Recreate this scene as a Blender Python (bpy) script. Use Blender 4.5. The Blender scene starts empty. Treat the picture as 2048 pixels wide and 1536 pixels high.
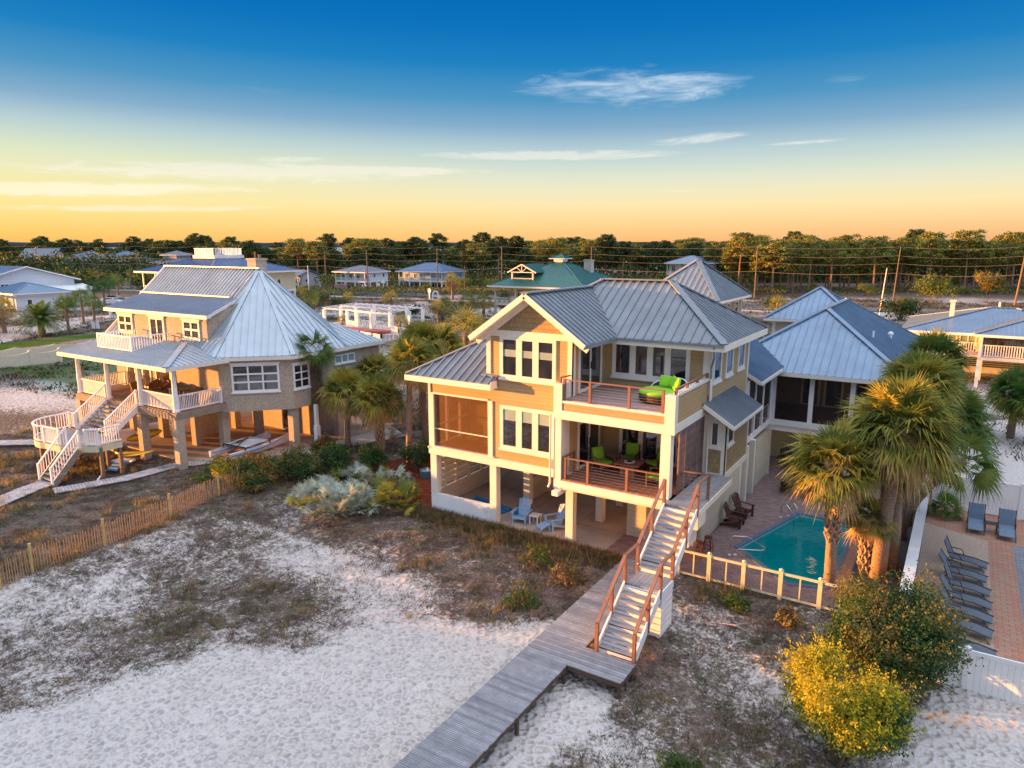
import bpy, bmesh, math, random
import numpy as np
from mathutils import Vector, Matrix
R_ = math.radians
scene = bpy.context.scene
COL = scene.collection
# ------------------------------------------------------------------ camera
cam_d = bpy.data.cameras.new("camera"); cam = bpy.data.objects.new("camera", cam_d); COL.objects.link(cam)
cam.location = (0, 0, 13.0)
cam.rotation_euler = (R_(90 - 11.07), 0, R_(32.3))
cam_d.sensor_width = 36; cam_d.lens = 1421 / 2048 * 36
cam_d.clip_start = 0.1; cam_d.clip_end = 30000
scene.camera = cam
# ------------------------------------------------------------------ world
SUN_AZ_TRAVEL = R_(19)      # direction the light travels, from +X towards +Y
SUN_EL = R_(3.0)
EXPOSURE = 2.2
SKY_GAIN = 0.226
def lin(c):
    return tuple((v/255/12.92 if v/255 <= 0.04045 else ((v/255+0.055)/1.055)**2.4) for v in c)
world = bpy.data.worlds.new("World"); scene.world = world; world.use_nodes = True
nt = world.node_tree; N = nt.nodes; L = nt.links; N.clear()
def wn(t, **k):
    n = N.new(t)
    for a, b in k.items(): setattr(n, a, b)
    return n
def wmath(op, a, b=None, c=None, clamp=False):
    n = N.new('ShaderNodeMath'); n.operation = op; n.use_clamp = clamp
    for i, v in enumerate((a, b, c)):
        if v is None: continue
        if isinstance(v, (int, float)): n.inputs[i].default_value = v
        else: L.new(v, n.inputs[i])
    return n.outputs[0]
tc = wn('ShaderNodeTexCoord'); sx = wn('ShaderNodeSeparateXYZ'); L.new(tc.outputs['Generated'], sx.inputs[0])
el = wmath('MULTIPLY', wmath('ARCSINE', sx.outputs[2]), 180/math.pi)
# azimuth, degrees, positive to the right of the view axis (view axis 32.3 deg left of +Y)
az = wmath('ADD', wmath('MULTIPLY', wmath('ARCTAN2', sx.outputs[0], sx.outputs[1]), 180/math.pi), 32.3)
warm = wmath('MULTIPLY', wmath('ADD', wmath('MULTIPLY', az, -1/35.0), 0.0), 1.0, clamp=False)
warmc = wmath('MINIMUM', wmath('MAXIMUM', warm, -1.0), 1.4)
eleff = wmath('SUBTRACT', el, wmath('MULTIPLY', wmath('MAXIMUM', warmc, -0.1), wmath('MULTIPLY', wmath('DIVIDE', wmath('SUBTRACT', el, 3.0), 3.0, clamp=True), wmath('SUBTRACT', 1.15, wmath('MULTIPLY', el, 0.03)))))
ramp = wn('ShaderNodeValToRGB'); cr = ramp.color_ramp; cr.interpolation = 'EASE'
stops = [(-2, (232,165,120)), (0.1, (246,184,122)), (0.7, (254,199,125)), (2.0, (254,219,152)), (3.1, (250,230,176)), (4.2, (238,231,194)), (5.2, (222,228,205)),
         (7.0, (186,208,211)), (8.8, (132,172,201)), (10.7, (80,150,194)), (13.1, (32,128,191)), (15.4, (14,114,186)), (18.0, (3,104,182)), (24,(30,100,165)), (38,(186,186,196))]
while len(cr.elements) < len(stops): cr.elements.new(0.5)
for e, (d, c) in zip(cr.elements, stops):
    e.position = (d + 2) / 40.0; e.color = (*lin(c), 1)
cr.interpolation = 'LINEAR'
L.new(wmath('DIVIDE', wmath('ADD', eleff, 2.0), 40.0, clamp=True), ramp.inputs[0])
# warm tint near the sunset side
tint = wn('ShaderNodeMix', data_type='RGBA'); tint.blend_type = 'MULTIPLY'
low = wmath('SUBTRACT', 1.0, wmath('DIVIDE', el, 9.0), clamp=True)
L.new(wmath('MULTIPLY', wmath('MAXIMUM', warmc, 0.0), low, clamp=True), tint.inputs[0])
L.new(ramp.outputs[0], tint.inputs[6]); tint.inputs[7].default_value = (1.0, 1.04, 0.69, 1)
tintr = wn('ShaderNodeMix', data_type='RGBA'); tintr.blend_type = 'MULTIPLY'
lowr = wmath('SUBTRACT', 1.0, wmath('DIVIDE', el, 3.0), clamp=True)
L.new(wmath('MULTIPLY', wmath('MULTIPLY', wmath('MINIMUM', warmc, 0.0), -1.0), lowr, clamp=True), tintr.inputs[0])
L.new(tint.outputs[2], tintr.inputs[6]); tintr.inputs[7].default_value = (0.93, 0.85, 1.08, 1)
# cirrus
skycol = tintr.outputs[2]
cloud_sum = None
def cloud(azc, elc, waz, wel, dens, sc, seed, tilt=0.0, thr=0.45):
    global cloud_sum
    da = wmath('DIVIDE', wmath('SUBTRACT', az, azc), waz)
    de = wmath('DIVIDE', wmath('SUBTRACT', wmath('SUBTRACT', el, elc), wmath('MULTIPLY', wmath('SUBTRACT', az, azc), tilt)), wel)
    r = wmath('ADD', wmath('MULTIPLY', da, da), wmath('MULTIPLY', de, de))
    m = wmath('SUBTRACT', 1.0, r, clamp=True)
    cv = wn('ShaderNodeCombineXYZ'); L.new(wmath('MULTIPLY', az, 0.13 * sc), cv.inputs[0])
    L.new(wmath('MULTIPLY', wmath('SUBTRACT', el, wmath('MULTIPLY', az, tilt)), 0.75 * sc), cv.inputs[1]); cv.inputs[2].default_value = seed
    no = wn('ShaderNodeTexNoise'); no.inputs['Scale'].default_value = 1.6; no.inputs['Detail'].default_value = 7; no.inputs['Roughness'].default_value = 0.62
    no.inputs['Distortion'].default_value = 1.3
    L.new(cv.outputs[0], no.inputs['Vector'])
    f = wmath('MULTIPLY', wmath('SUBTRACT', wmath('ADD', no.outputs[0], wmath('MULTIPLY', m, 0.42)), thr+0.40), 2.6, clamp=True)
    v = wmath('MULTIPLY', wmath('MULTIPLY', wmath('MULTIPLY', f, f), wmath('MULTIPLY', m, 5.0, clamp=True)), dens)
    cloud_sum = v if cloud_sum is None else wmath('ADD', cloud_sum, v)
cloud(9.5, 11.4, 10.5, 1.9, 0.95, 0.9, 1.3, -0.01, 0.24)
cloud(14.2, 11.0, 3.6, 0.9, 0.9, 1.2, 4.4, 0.12, 0.28)
cloud(23.8, 11.0, 2.8, 0.9, 0.5, 1.0, 7.7, 0.0, 0.34)
cloud(14.2, 7.75, 4.6, 0.45, 1.0, 1.2, 2.1, 0.05, 0.16)
cloud(3.0, 6.75, 11.0, 0.42, 1.0, 1.1, 3.6, 0.0, 0.05)
cloud(21.5, 7.2, 3.3, 0.2, 0.9, 1.0, 8.8, 0.02, 0.14)
cloud(-20.0, 5.2, 17.0, 0.8, 1.0, 1.3, 5.9, 0.012, 0.10)
cloud(-10.0, 5.6, 9.0, 0.35, 0.9, 1.0, 15.9, 0.0, 0.06)
cloud(-30.0, 3.7, 13.0, 0.55, 0.9, 0.8, 6.9, 0.03, 0.05)
cloud(-27.0, 2.5, 11.0, 0.3, 0.6, 0.8, 16.9, 0.02, 0.08)
cloud(-16.5, 6.2, 3.5, 0.3, 0.9, 1.3, 9.2, 0.03, 0.16)
cloud(-18.0, 10.9, 4.6, 0.5, 0.22, 1.0, 12.2, -0.05, 0.36)
cloud(12.5, 4.0, 3.0, 0.13, 0.5, 1.0, 14.2, 0.0, 0.25)
cmix = wn('ShaderNodeMix', data_type='RGBA'); L.new(wmath('MINIMUM', cloud_sum, 0.85), cmix.inputs[0]); L.new(skycol, cmix.inputs[6])
cc = wn('ShaderNodeMix', data_type='RGBA'); L.new(wmath('DIVIDE', wmath('SUBTRACT', el, 4.0), 6.0, clamp=True), cc.inputs[0])
cc.inputs[6].default_value = (*lin((255,246,214)), 1); cc.inputs[7].default_value = (*lin((190,212,232)), 1)
L.new(cc.outputs[2], cmix.inputs[7])
# physical sky adds light to the upper sky only
nish = wn('ShaderNodeTexSky'); nish.sky_type = 'NISHITA'; nish.sun_disc = False
nish.sun_elevation = SUN_EL; nish.sun_rotation = math.atan2(-math.cos(SUN_AZ_TRAVEL), -math.sin(SUN_AZ_TRAVEL))
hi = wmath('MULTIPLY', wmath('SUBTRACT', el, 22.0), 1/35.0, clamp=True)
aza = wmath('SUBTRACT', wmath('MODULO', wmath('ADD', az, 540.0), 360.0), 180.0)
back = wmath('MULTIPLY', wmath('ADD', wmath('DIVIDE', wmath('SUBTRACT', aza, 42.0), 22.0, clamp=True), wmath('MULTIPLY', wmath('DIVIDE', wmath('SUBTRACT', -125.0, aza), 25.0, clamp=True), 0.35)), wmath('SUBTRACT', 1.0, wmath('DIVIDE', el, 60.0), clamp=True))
boost = wmath('ADD', wmath('ADD', 1.0, wmath('MULTIPLY', hi, 1.95)), wmath('MULTIPLY', back, 1.7))  # unseen sky overhead, right and behind brightened, added as fill light
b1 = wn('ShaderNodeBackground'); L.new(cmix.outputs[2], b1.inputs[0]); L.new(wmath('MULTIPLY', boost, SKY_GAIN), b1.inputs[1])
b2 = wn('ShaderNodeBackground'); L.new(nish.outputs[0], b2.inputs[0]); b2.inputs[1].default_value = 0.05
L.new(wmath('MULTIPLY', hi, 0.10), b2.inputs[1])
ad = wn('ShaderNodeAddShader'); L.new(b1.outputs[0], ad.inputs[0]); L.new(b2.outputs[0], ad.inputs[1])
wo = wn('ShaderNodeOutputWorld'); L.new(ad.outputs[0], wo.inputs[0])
# ------------------------------------------------------------------ sun
sd = bpy.data.lights.new("sun", 'SUN'); sd.energy = 4.6; sd.angle = R_(0.6); sd.color = (1.0, 0.39, 0.08)
so = bpy.data.objects.new("sun", sd); COL.objects.link(so); so.location = (-60, -20, 30)
dv = Vector((math.cos(SUN_AZ_TRAVEL)*math.cos(SUN_EL), math.sin(SUN_AZ_TRAVEL)*math.cos(SUN_EL), -math.sin(SUN_EL)))
so.rotation_euler = dv.to_track_quat('-Z', 'Y').to_euler()
scene.view_settings.view_transform = 'Standard'; scene.view_settings.look = 'None'
scene.view_settings.exposure = EXPOSURE; scene.view_settings.gamma = 1.0
# ------------------------------------------------------------------ helpers
MATS = {}
def _n(nt, t, **k):
    n = nt.nodes.new(t)
    for a, b in k.items(): setattr(n, a, b)
    return n
def mat(name, col, rough=0.7, metal=0.0, var=0.12, vs=3.0, bump=0.0, bs=30.0, pat=None, axis='x', per=0.15, col2=None, transl=0.0, spec=0.35, alpha=None, emit=None, stain=0.0):
    if name in MATS: return MATS[name]
    m = bpy.data.materials.new(name); m.use_nodes = True; nt = m.node_tree; nt.nodes.clear(); LK = nt.links
    out = _n(nt, 'ShaderNodeOutputMaterial'); p = _n(nt, 'ShaderNodeBsdfPrincipled')
    p.inputs['Roughness'].default_value = rough; p.inputs['Metallic'].default_value = metal
    p.inputs['Specular IOR Level'].default_value = spec
    tc = _n(nt, 'ShaderNodeTexCoord'); V = tc.outputs['Object']
    def M(op, a, b=None, clamp=False):
        n = _n(nt, 'ShaderNodeMath', operation=op, use_clamp=clamp)
        for i, v in enumerate((a, b)):
            if v is None: continue
            if isinstance(v, (int, float)): n.inputs[i].default_value = v
            else: LK.new(v, n.inputs[i])
        return n.outputs[0]
    def mix(f, a, b, bt='MIX'):
        n = _n(nt, 'ShaderNodeMix', data_type='RGBA', blend_type=bt)
        if isinstance(f, (int, float)): n.inputs[0].default_value = f
        else: LK.new(f, n.inputs[0])
        for i, v in ((6, a), (7, b)):
            if isinstance(v, tuple): n.inputs[i].default_value = (*v[:3], 1)
            else: LK.new(v, n.inputs[i])
        return n.outputs[2]
    def noise(s, d=4, r=0.6, vec=None):
        n = _n(nt, 'ShaderNodeTexNoise'); n.inputs['Scale'].default_value = s; n.inputs['Detail'].default_value = d; n.inputs['Roughness'].default_value = r
        LK.new(vec or V, n.inputs['Vector']); return n.outputs[0]
    c = tuple(col)
    nz = noise(vs)
    base = mix(M('MULTIPLY', M('SUBTRACT', nz, 0.3), 2.2, True), tuple(x*(1-var) for x in c), tuple(min(1, x*(1+var)) for x in c))
    sep = _n(nt, 'ShaderNodeSeparateXYZ'); LK.new(V, sep.inputs[0])
    ax = {'x': sep.outputs[0], 'y': sep.outputs[1], 'z': sep.outputs[2]}
    height = None
    if pat == 'siding':
        fr = M('FRACT', M('DIVIDE', ax['z'], per))
        edge = M('LESS_THAN', fr, 0.10)
        base = mix(M('MULTIPLY', edge, 0.45), base, tuple(x*0.4 for x in c))
        cell = _n(nt, 'ShaderNodeTexWhiteNoise', noise_dimensions='1D'); LK.new(M('FLOOR', M('DIVIDE', ax['z'], per)), cell.inputs['W'])
        base = mix(M('MULTIPLY', cell.outputs[0], 0.16), base, tuple(x*0.6 for x in c))
        height = M('MULTIPLY', fr, -1.0); bump = bump or 0.5
    elif pat == 'planks':
        q = M('DIVIDE', ax[axis], per); fr = M('FRACT', q)
        edge = M('LESS_THAN', fr, 0.06)
        cell = _n(nt, 'ShaderNodeTexWhiteNoise', noise_dimensions='1D'); LK.new(M('FLOOR', q), cell.inputs['W'])
        base = mix(M('MULTIPLY', cell.outputs[0], 0.55), base, tuple((col2 or tuple(x*0.45 for x in c))))
        mp = _n(nt, 'ShaderNodeMapping'); LK.new(V, mp.inputs[0])
        mp.inputs['Scale'].default_value = (14, 1.2, 14) if axis == 'x' else ((1.2, 14, 14) if axis == 'y' else (1.5, 1.5, 14))
        g = noise(2.0, 5, 0.65, mp.outputs[0])
        base = mix(M('MULTIPLY', M('SUBTRACT', g, 0.4), 1.6, True), base, tuple(x*0.4 for x in c))
        base = mix(edge, base, tuple(x*0.1 for x in c)); height = g
        bump = bump or 0.2
    elif pat in ('shingle', 'paver'):
        br = _n(nt, 'ShaderNodeTexBrick'); cv = _n(nt, 'ShaderNodeCombineXYZ')
        if pat == 'shingle':
            LK.new(M('ADD', ax['x'], ax['y']), cv.inputs[0]); LK.new(ax['z'], cv.inputs[1])
        else:
            LK.new(ax['x'], cv.inputs[0]); LK.new(ax['y'], cv.inputs[1])
        LK.new(cv.outputs[0], br.inputs['Vector']); br.inputs['Scale'].default_value = 1.0
        br.inputs['Brick Width'].default_value = per; br.inputs['Row Height'].default_value = per * (1.15 if pat == 'shingle' else 0.5)
        br.inputs['Mortar Size'].default_value = 0.008 if pat == 'shingle' else 0.008
        c2 = col2 or tuple(x*0.75 for x in c)
        br.inputs['Color1'].default_value = (*c, 1); br.inputs['Color2'].default_value = (*c2, 1); br.inputs['Mortar'].default_value = (*(tuple(x*0.3 for x in c)), 1)
        br.inputs['Bias'].default_value = 0.0
        base = mix(0.82, base, br.outputs[0]); height = br.outputs[1]
        hm = M('MULTIPLY', br.outputs[1], -1.0); height = hm; bump = bump or 0.3
    elif pat == 'pebble':
        vo = _n(nt, 'ShaderNodeTexVoronoi'); vo.inputs['Scale'].default_value = 1/per; LK.new(V, vo.inputs['Vector'])
        n2 = noise(0.8/per, 3, 0.7)
        sv = _n(nt, 'ShaderNodeSeparateColor'); LK.new(vo.outputs[1], sv.inputs[0])
        base = mix(M('MULTIPLY', sv.outputs[0], 0.9), base, col2 or tuple(x*0.4 for x in c))
        base = mix(M('GREATER_THAN', n2, 0.62), base, tuple(x*0.35 for x in c))
        height = vo.outputs[0]; bump = bump or 0.35
    elif pat == 'trunk':
        w = _n(nt, 'ShaderNodeTexNoise'); w.inputs['Scale'].default_value = 6; w.inputs['Detail'].default_value = 6
        mp = _n(nt, 'ShaderNodeMapping'); LK.new(V, mp.inputs[0]); mp.inputs['Scale'].default_value = (2, 2, 5); LK.new(mp.outputs[0], w.inputs['Vector'])
        base = mix(M('MULTIPLY', M('SUBTRACT', w.outputs[0], 0.35), 3, True), tuple(x*0.45 for x in c), base); height = w.outputs[0]; bump = bump or 0.6
    if stain > 0:
        mp = _n(nt, 'ShaderNodeMapping'); LK.new(V, mp.inputs[0]); mp.inputs['Scale'].default_value = (1.3, 1.3, 0.35)
        st = noise(1.4, 6, 0.7, mp.outputs[0])
        base = mix(M('MULTIPLY', M('MULTIPLY', M('SUBTRACT', st, 0.45), 3, True), stain), base, tuple(x*0.45 for x in c))
    LK.new(base, p.inputs['Base Color'])
    if bump > 0:
        b = _n(nt, 'ShaderNodeBump'); b.inputs['Strength'].default_value = bump; b.inputs['Distance'].default_value = 0.02
        LK.new(height if height is not None else noise(bs), b.inputs['Height']); LK.new(b.outputs[0], p.inputs['Normal'])
    if emit:
        p.inputs['Emission Color'].default_value = (*emit[:3], 1); p.inputs['Emission Strength'].default_value = emit[3]
    sh = p.outputs[0]
    if transl > 0:
        t = _n(nt, 'ShaderNodeBsdfTranslucent'); LK.new(base, t.inputs[0]); ms = _n(nt, 'ShaderNodeMixShader'); ms.inputs[0].default_value = transl
        LK.new(sh, ms.inputs[1]); LK.new(t.outputs[0], ms.inputs[2]); sh = ms.outputs[0]
    if alpha is not None:
        t = _n(nt, 'ShaderNodeBsdfTransparent'); ms = _n(nt, 'ShaderNodeMixShader'); ms.inputs[0].default_value = alpha
        LK.new(t.outputs[0], ms.inputs[1]); LK.new(sh, ms.inputs[2]); sh = ms.outputs[0]
    LK.new(sh, out.inputs[0]); MATS[name] = m; return m

class MB:
    def __init__(s): s.v = []; s.f = []; s.m = []
    def add(s, vs, fs, m=0):
        o = len(s.v); s.v.extend([tuple(v) for v in vs]); s.f.extend([tuple(i+o for i in f) for f in fs]); s.m.extend([m]*len(fs)); return s
    def box(s, x0, y0, z0, x1, y1, z1, m=0):
        if x1 < x0: x0, x1 = x1, x0
        if y1 < y0: y0, y1 = y1, y0
        if z1 < z0: z0, z1 = z1, z0
        return s.add([(x0,y0,z0),(x1,y0,z0),(x1,y1,z0),(x0,y1,z0),(x0,y0,z1),(x1,y0,z1),(x1,y1,z1),(x0,y1,z1)],
              [(0,3,2,1),(4,5,6,7),(0,1,5,4),(1,2,6,5),(2,3,7,6),(3,0,4,7)], m)
    def bar(s, p0, p1, w, h=None, m=0, up=(0,0,1)):
        h = w if h is None else h
        p0 = Vector(p0); p1 = Vector(p1); d = (p1-p0)
        if d.length < 1e-6: return s
        d.normalize(); u = Vector(up)
        if abs(d.dot(u)) > 0.98: u = Vector((1,0,0)) if abs(d.x) < 0.9 else Vector((0,1,0))
        a = d.cross(u).normalized(); b = a.cross(d).normalized()
        vs = []
        for p in (p0, p1):
            for i, j in ((-1,-1),(1,-1),(1,1),(-1,1)): vs.append(p + a*(i*w/2) + b*(j*h/2))
        return s.add(vs, [(0,1,2,3),(7,6,5,4),(0,4,5,1),(1,5,6,2),(2,6,7,3),(3,7,4,0)], m)
    def tube(s, pts, r, n=8, m=0, cap=True):
        pts = [Vector(p) for p in pts]; rs = r if isinstance(r, (list, tuple)) else [r]*len(pts)
        prev = None; vs = []
        for i, p in enumerate(pts):
            d = (pts[min(i+1, len(pts)-1)] - pts[max(i-1, 0)]).normalized()
            if prev is None:
                a = d.cross(Vector((0,0,1)));
                if a.length < 1e-3: a = Vector((1,0,0))
                a.normalize()
            else:
                a = (prev - d*prev.dot(d))
                a = a.normalized() if a.length > 1e-5 else Vector((1,0,0))
            prev = a; b = d.cross(a)
            for k in range(n):
                t = 2*math.pi*k/n; vs.append(p + a*(math.cos(t)*rs[i]) + b*(math.sin(t)*rs[i]))
        fs = []
        for i in range(len(pts)-1):
            for k in range(n):
                k2 = (k+1) % n; fs.append((i*n+k, i*n+k2, (i+1)*n+k2, (i+1)*n+k))
        if cap: fs.append(tuple(range(n))[::-1]); fs.append(tuple((len(pts)-1)*n+k for k in range(n)))
        return s.add(vs, fs, m)
    def lathe(s, c, prof, n=16, m=0):
        vs = []; fs = []
        for (r, z) in prof:
            for k in range(n):
                t = 2*math.pi*k/n; vs.append((c[0]+r*math.cos(t), c[1]+r*math.sin(t), c[2]+z))
        for i in range(len(prof)-1):
            for k in range(n):
                k2 = (k+1) % n; fs.append((i*n+k, i*n+k2, (i+1)*n+k2, (i+1)*n+k))
        fs.append(tuple(range(n))[::-1]); fs.append(tuple((len(prof)-1)*n+k for k in range(n)))
        return s.add(vs, fs, m)
    def prism(s, poly, z0, z1, m=0):
        n = len(poly); vs = [(x,y,z0) for x,y in poly] + [(x,y,z1) for x,y in poly]
        return s.add(vs, [tuple(range(n))[::-1], tuple(range(n, 2*n))] + [(i,(i+1)%n,n+(i+1)%n,n+i) for i in range(n)], m)
    def slab(s, pts, t, m=0):
        """planar polygon thickened downward along its normal"""
        P = [Vector(p) for p in pts]; nrm = (P[1]-P[0]).cross(P[2]-P[0]).normalized()
        if nrm.z < 0: P.reverse(); nrm = -nrm
        n = len(P); vs = P + [p - nrm*t for p in P]
        return s.add(vs, [tuple(range(n)), tuple(range(n, 2*n))[::-1]] + [((i+1)%n,i,n+i,n+(i+1)%n) for i in range(n)], m)
    def xf(s, M, start=0):
        for i in range(start, len(s.v)): s.v[i] = tuple(M @ Vector(s.v[i]))
        return s
    def build(s, name, mats, parent=None, smooth=False, loc=None):
        me = bpy.data.meshes.new(name); me.from_pydata(s.v, [], s.f)
        mats = mats if isinstance(mats, (list, tuple)) else [mats]
        for m in mats: me.materials.append(m)
        if len(mats) > 1: me.polygons.foreach_set('material_index', s.m)
        me.update()
        if smooth: me.polygons.foreach_set('use_smooth', [True]*len(me.polygons))
        o = bpy.data.objects.new(name, me); COL.objects.link(o)
        if parent is not None: o.parent = parent
        if loc is not None: o.location = loc
        return o
def npmesh(name, V, F, mats, midx=None, parent=None, nper=3, loc=None):
    V = np.asarray(V, dtype=np.float32); F = np.asarray(F, dtype=np.int32)
    me = bpy.data.meshes.new(name); me.vertices.add(len(V)); me.vertices.foreach_set('co', V.ravel())
    nf = len(F); me.loops.add(nf*nper); me.loops.foreach_set('vertex_index', F.ravel())
    me.polygons.add(nf); me.polygons.foreach_set('loop_start', np.arange(0, nf*nper, nper, dtype=np.int32))
    me.polygons.foreach_set('loop_total', np.full(nf, nper, dtype=np.int32))
    for m in (mats if isinstance(mats, (list, tuple)) else [mats]): me.materials.append(m)
    if midx is not None: me.polygons.foreach_set('material_index', np.asarray(midx, dtype=np.int32))
    me.update(calc_edges=True)
    o = bpy.data.objects.new(name, me); COL.objects.link(o)
    if parent is not None: o.parent = parent
    if loc is not None: o.location = loc
    return o
def tag(o, label=None, cat=None, group=None, kind=None):
    if label: o['label'] = label
    if cat: o['category'] = cat
    if group: o['group'] = group
    if kind: o['kind'] = kind
    return o
def thing(name, label, cat, loc=(0,0,0), rz=0.0, group=None):
    o = bpy.data.objects.new(name, None); COL.objects.link(o); o.empty_display_size = 0.3
    o.location = loc; o.rotation_euler = (0, 0, rz)
    return tag(o, label, cat, group)
KIDS = {}
def dup(root, loc=None, rz=None, label=None, group=None, scale=None):
    """copy of a thing with copies of its parts and sub-parts (shared meshes)"""
    def cp(o, par):
        c = o.copy(); COL.objects.link(c); c.parent = par
        for ch in list(o.children): cp(ch, c)
        return c
    r = cp(root, None)
    if loc is not None: r.location = loc
    if rz is not None: r.rotation_euler = (0, 0, rz)
    if label: r['label'] = label
    if group: r['group'] = group
    if scale is not None: r.scale = (scale,)*3 if isinstance(scale, (int, float)) else scale
    return r
def clip_line(poly2, x):
    ys = []
    n = len(poly2)
    for i in range(n):
        (x0, y0), (x1, y1) = poly2[i], poly2[(i+1) % n]
        if (x0 - x) * (x1 - x) < 0: ys.append(y0 + (y1-y0)*(x-x0)/(x1-x0))
    return (min(ys), max(ys)) if len(ys) >= 2 else None
def roof_face(mb, pts, seam=0.45, thick=0.12, sw=0.035, sh=0.05, m=0, ms=0, off=0.0):
    """metal roof plane with standing seams running up the slope"""
    mb.slab(pts, thick, m)
    P = [Vector(p) for p in pts]; nrm = (P[1]-P[0]).cross(P[2]-P[0]).normalized()
    if nrm.z < 0: nrm = -nrm
    s = (Vector((0,0,1)) - nrm*nrm.z); 
    if s.length < 1e-4: return
    s.normalize(); e = s.cross(nrm).normalized(); o = P[0]
    q = [((p-o).dot(e), (p-o).dot(s)) for p in P]
    x0 = min(a for a, b in q); x1 = max(a for a, b in q); x = x0 + seam*(0.5+off)
    while x < x1 - 0.02:
        c = clip_line(q, x)
        if c and c[1]-c[0] > 0.08:
            a = o + e*x + s*(c[0]+0.0) + nrm*(sh/2); b = o + e*x + s*(c[1]-0.03) + nrm*(sh/2)
            mb.bar(a, b, sw, sh, ms, up=tuple(nrm))
        x += seam
def cap(mb, p0, p1, w=0.3, h=0.05, m=0):
    mb.bar(Vector(p0)+Vector((0,0,h*0.6)), Vector(p1)+Vector((0,0,h*0.6)), w, h, m)
def hip_roof(mb, x0, y0, x1, y1, z, slope, seam=0.45, thick=0.14, m=0, mc=0, mf=None, capw=0.3, fasc=0.18):
    w = x1-x0; d = y1-y0; h = min(w, d)/2
    if w >= d: ra = (x0+h, (y0+y1)/2, z+h*slope); rb = (x1-h, (y0+y1)/2, z+h*slope)
    else: ra = ((x0+x1)/2, y0+h, z+h*slope); rb = ((x0+x1)/2, y1-h, z+h*slope)
    A = (x0,y0,z); B = (x1,y0,z); Cc = (x1,y1,z); D = (x0,y1,z)
    same = (Vector(ra)-Vector(rb)).length < 0.05
    def F(*p): roof_face(mb, p, seam, thick, m=m, ms=m)
    if w >= d:
        F(*((A,B,ra) if same else (A,B,rb,ra))); F(B,Cc,rb); F(*((Cc,D,ra) if same else (Cc,D,ra,rb))); F(D,A,ra)
        hips = ((A,ra),(D,ra),(B,rb),(Cc,rb))
    else:
        F(A,B,ra); F(B,Cc,rb,ra); F(Cc,D,rb); F(D,A,ra,rb); hips = ((A,ra),(B,ra),(Cc,rb),(D,rb))
    for a, b in hips: cap(mb, a, b, capw, 0.06, mc)
    if not same: cap(mb, ra, rb, capw, 0.06, mc)
    if mf is not None:
        t = 0.03; zz0 = z-thick-fasc+0.02; zz1 = z-0.015
        mb.box(x0-t,y0-t,zz0,x1+t,y0,zz1,mf); mb.box(x0-t,y1,zz0,x1+t,y1+t,zz1,mf); mb.box(x0-t,y0,zz0,x0,y1,zz1,mf); mb.box(x1,y0,zz0,x1+t,y1,zz1,mf)
        mb.box(x0,y0,zz0+0.03,x1,y1,zz0+0.06,mf)
    return ra, rb
def frame_pts(P0, u, w, h):
    P0 = Vector(P0); u = Vector(u).normalized(); n = u.cross(Vector((0,0,1))).normalized()
    return P0, u, n
def ubox(mb, P0, u, n, a0, a1, z0, z1, d0, d1, m=0):
    """box in wall coordinates: a along the wall, z height, d outwards"""
    vs = []
    for z in (z0, z1):
        for a, d in ((a0,d0),(a1,d0),(a1,d1),(a0,d1)):
            q = P0 + u*a + n*d; vs.append((q.x, q.y, q.z+z))
    fs = [(0,3,2,1),(4,5,6,7),(0,1,5,4),(1,2,6,5),(2,3,7,6),(3,0,4,7)]
    if u.cross(n).z < 0: fs = [f[::-1] for f in fs]
    mb.add(vs, fs, m)
def window(parent, P0, u, w, h, cols=1, rows=1, fw=0.11, mw=0.09, proud=0.07, name='window', glass='glass', trim='trim', blind=None, sill=True, head=False, splits=None, door=False, label=None, band=None, curtain=True):
    P0, u, n = frame_pts(P0, u, w, h); mb = MB()
    ubox(mb, P0, u, n, 0, fw, 0, h, 0, proud); ubox(mb, P0, u, n, w-fw, w, 0, h, 0, proud)
    ubox(mb, P0, u, n, fw, w-fw, h-fw, h, 0, proud); ubox(mb, P0, u, n, fw, w-fw, 0, fw, 0, proud)
    iw = w-2*fw; ih = h-2*fw
    for c in range(1, cols):
        x = fw + iw*c/cols; ubox(mb, P0, u, n, x-mw/2, x+mw/2, fw, h-fw, 0, proud-0.008)
    for r in range(1, rows):
        z = fw + ih*r/rows; ubox(mb, P0, u, n, fw, w-fw, z-mw/2, z+mw/2, 0, proud-0.02)
    if sill: ubox(mb, P0, u, n, -0.05, w+0.05, -0.09, 0.0, 0, proud+0.04)
    if head: ubox(mb, P0, u, n, -0.08, w+0.08, h, h+0.1, 0, proud+0.03)
    f = mb.build(name, MATS[trim], parent)
    if label: f['label'] = label
    g = MB(); ubox(g, P0, u, n, fw, w-fw, fw, h-fw, 0.002, 0.02, 0)
    if blind: ubox(g, P0, u, n, fw+0.01, w-fw-0.01, fw+ih*(1-blind), h-fw-0.01, 0.012, 0.026, 1)
    if band: ubox(g, P0, u, n, fw+0.01, w-fw-0.01, fw+ih*band[0], fw+ih*band[1], 0.012, 0.024, 1)
    if curtain and not blind and w > 1.5:
        cw = iw/cols
        for cc in range(cols):
            if (cc*7+int(w*13)+int(h*5)) % 3 != 1: ubox(g, P0, u, n, fw+cw*cc+mw/2, fw+cw*cc+mw/2+0.16*cw, fw+0.02, h-fw-0.02, 0.012, 0.022, 2)
    g.build('pane', [MATS[glass], MATS['blind'], MATS['curtain']], f)
    if door:
        hb = MB(); x = fw + iw*(cols-1)/cols + 0.0
        ubox(hb, P0, u, n, x-0.03, x+0.01, 0.95, 1.25, proud-0.01, proud+0.05); hb.build('handle', MATS['dark_metal'], f)
    return f
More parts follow.
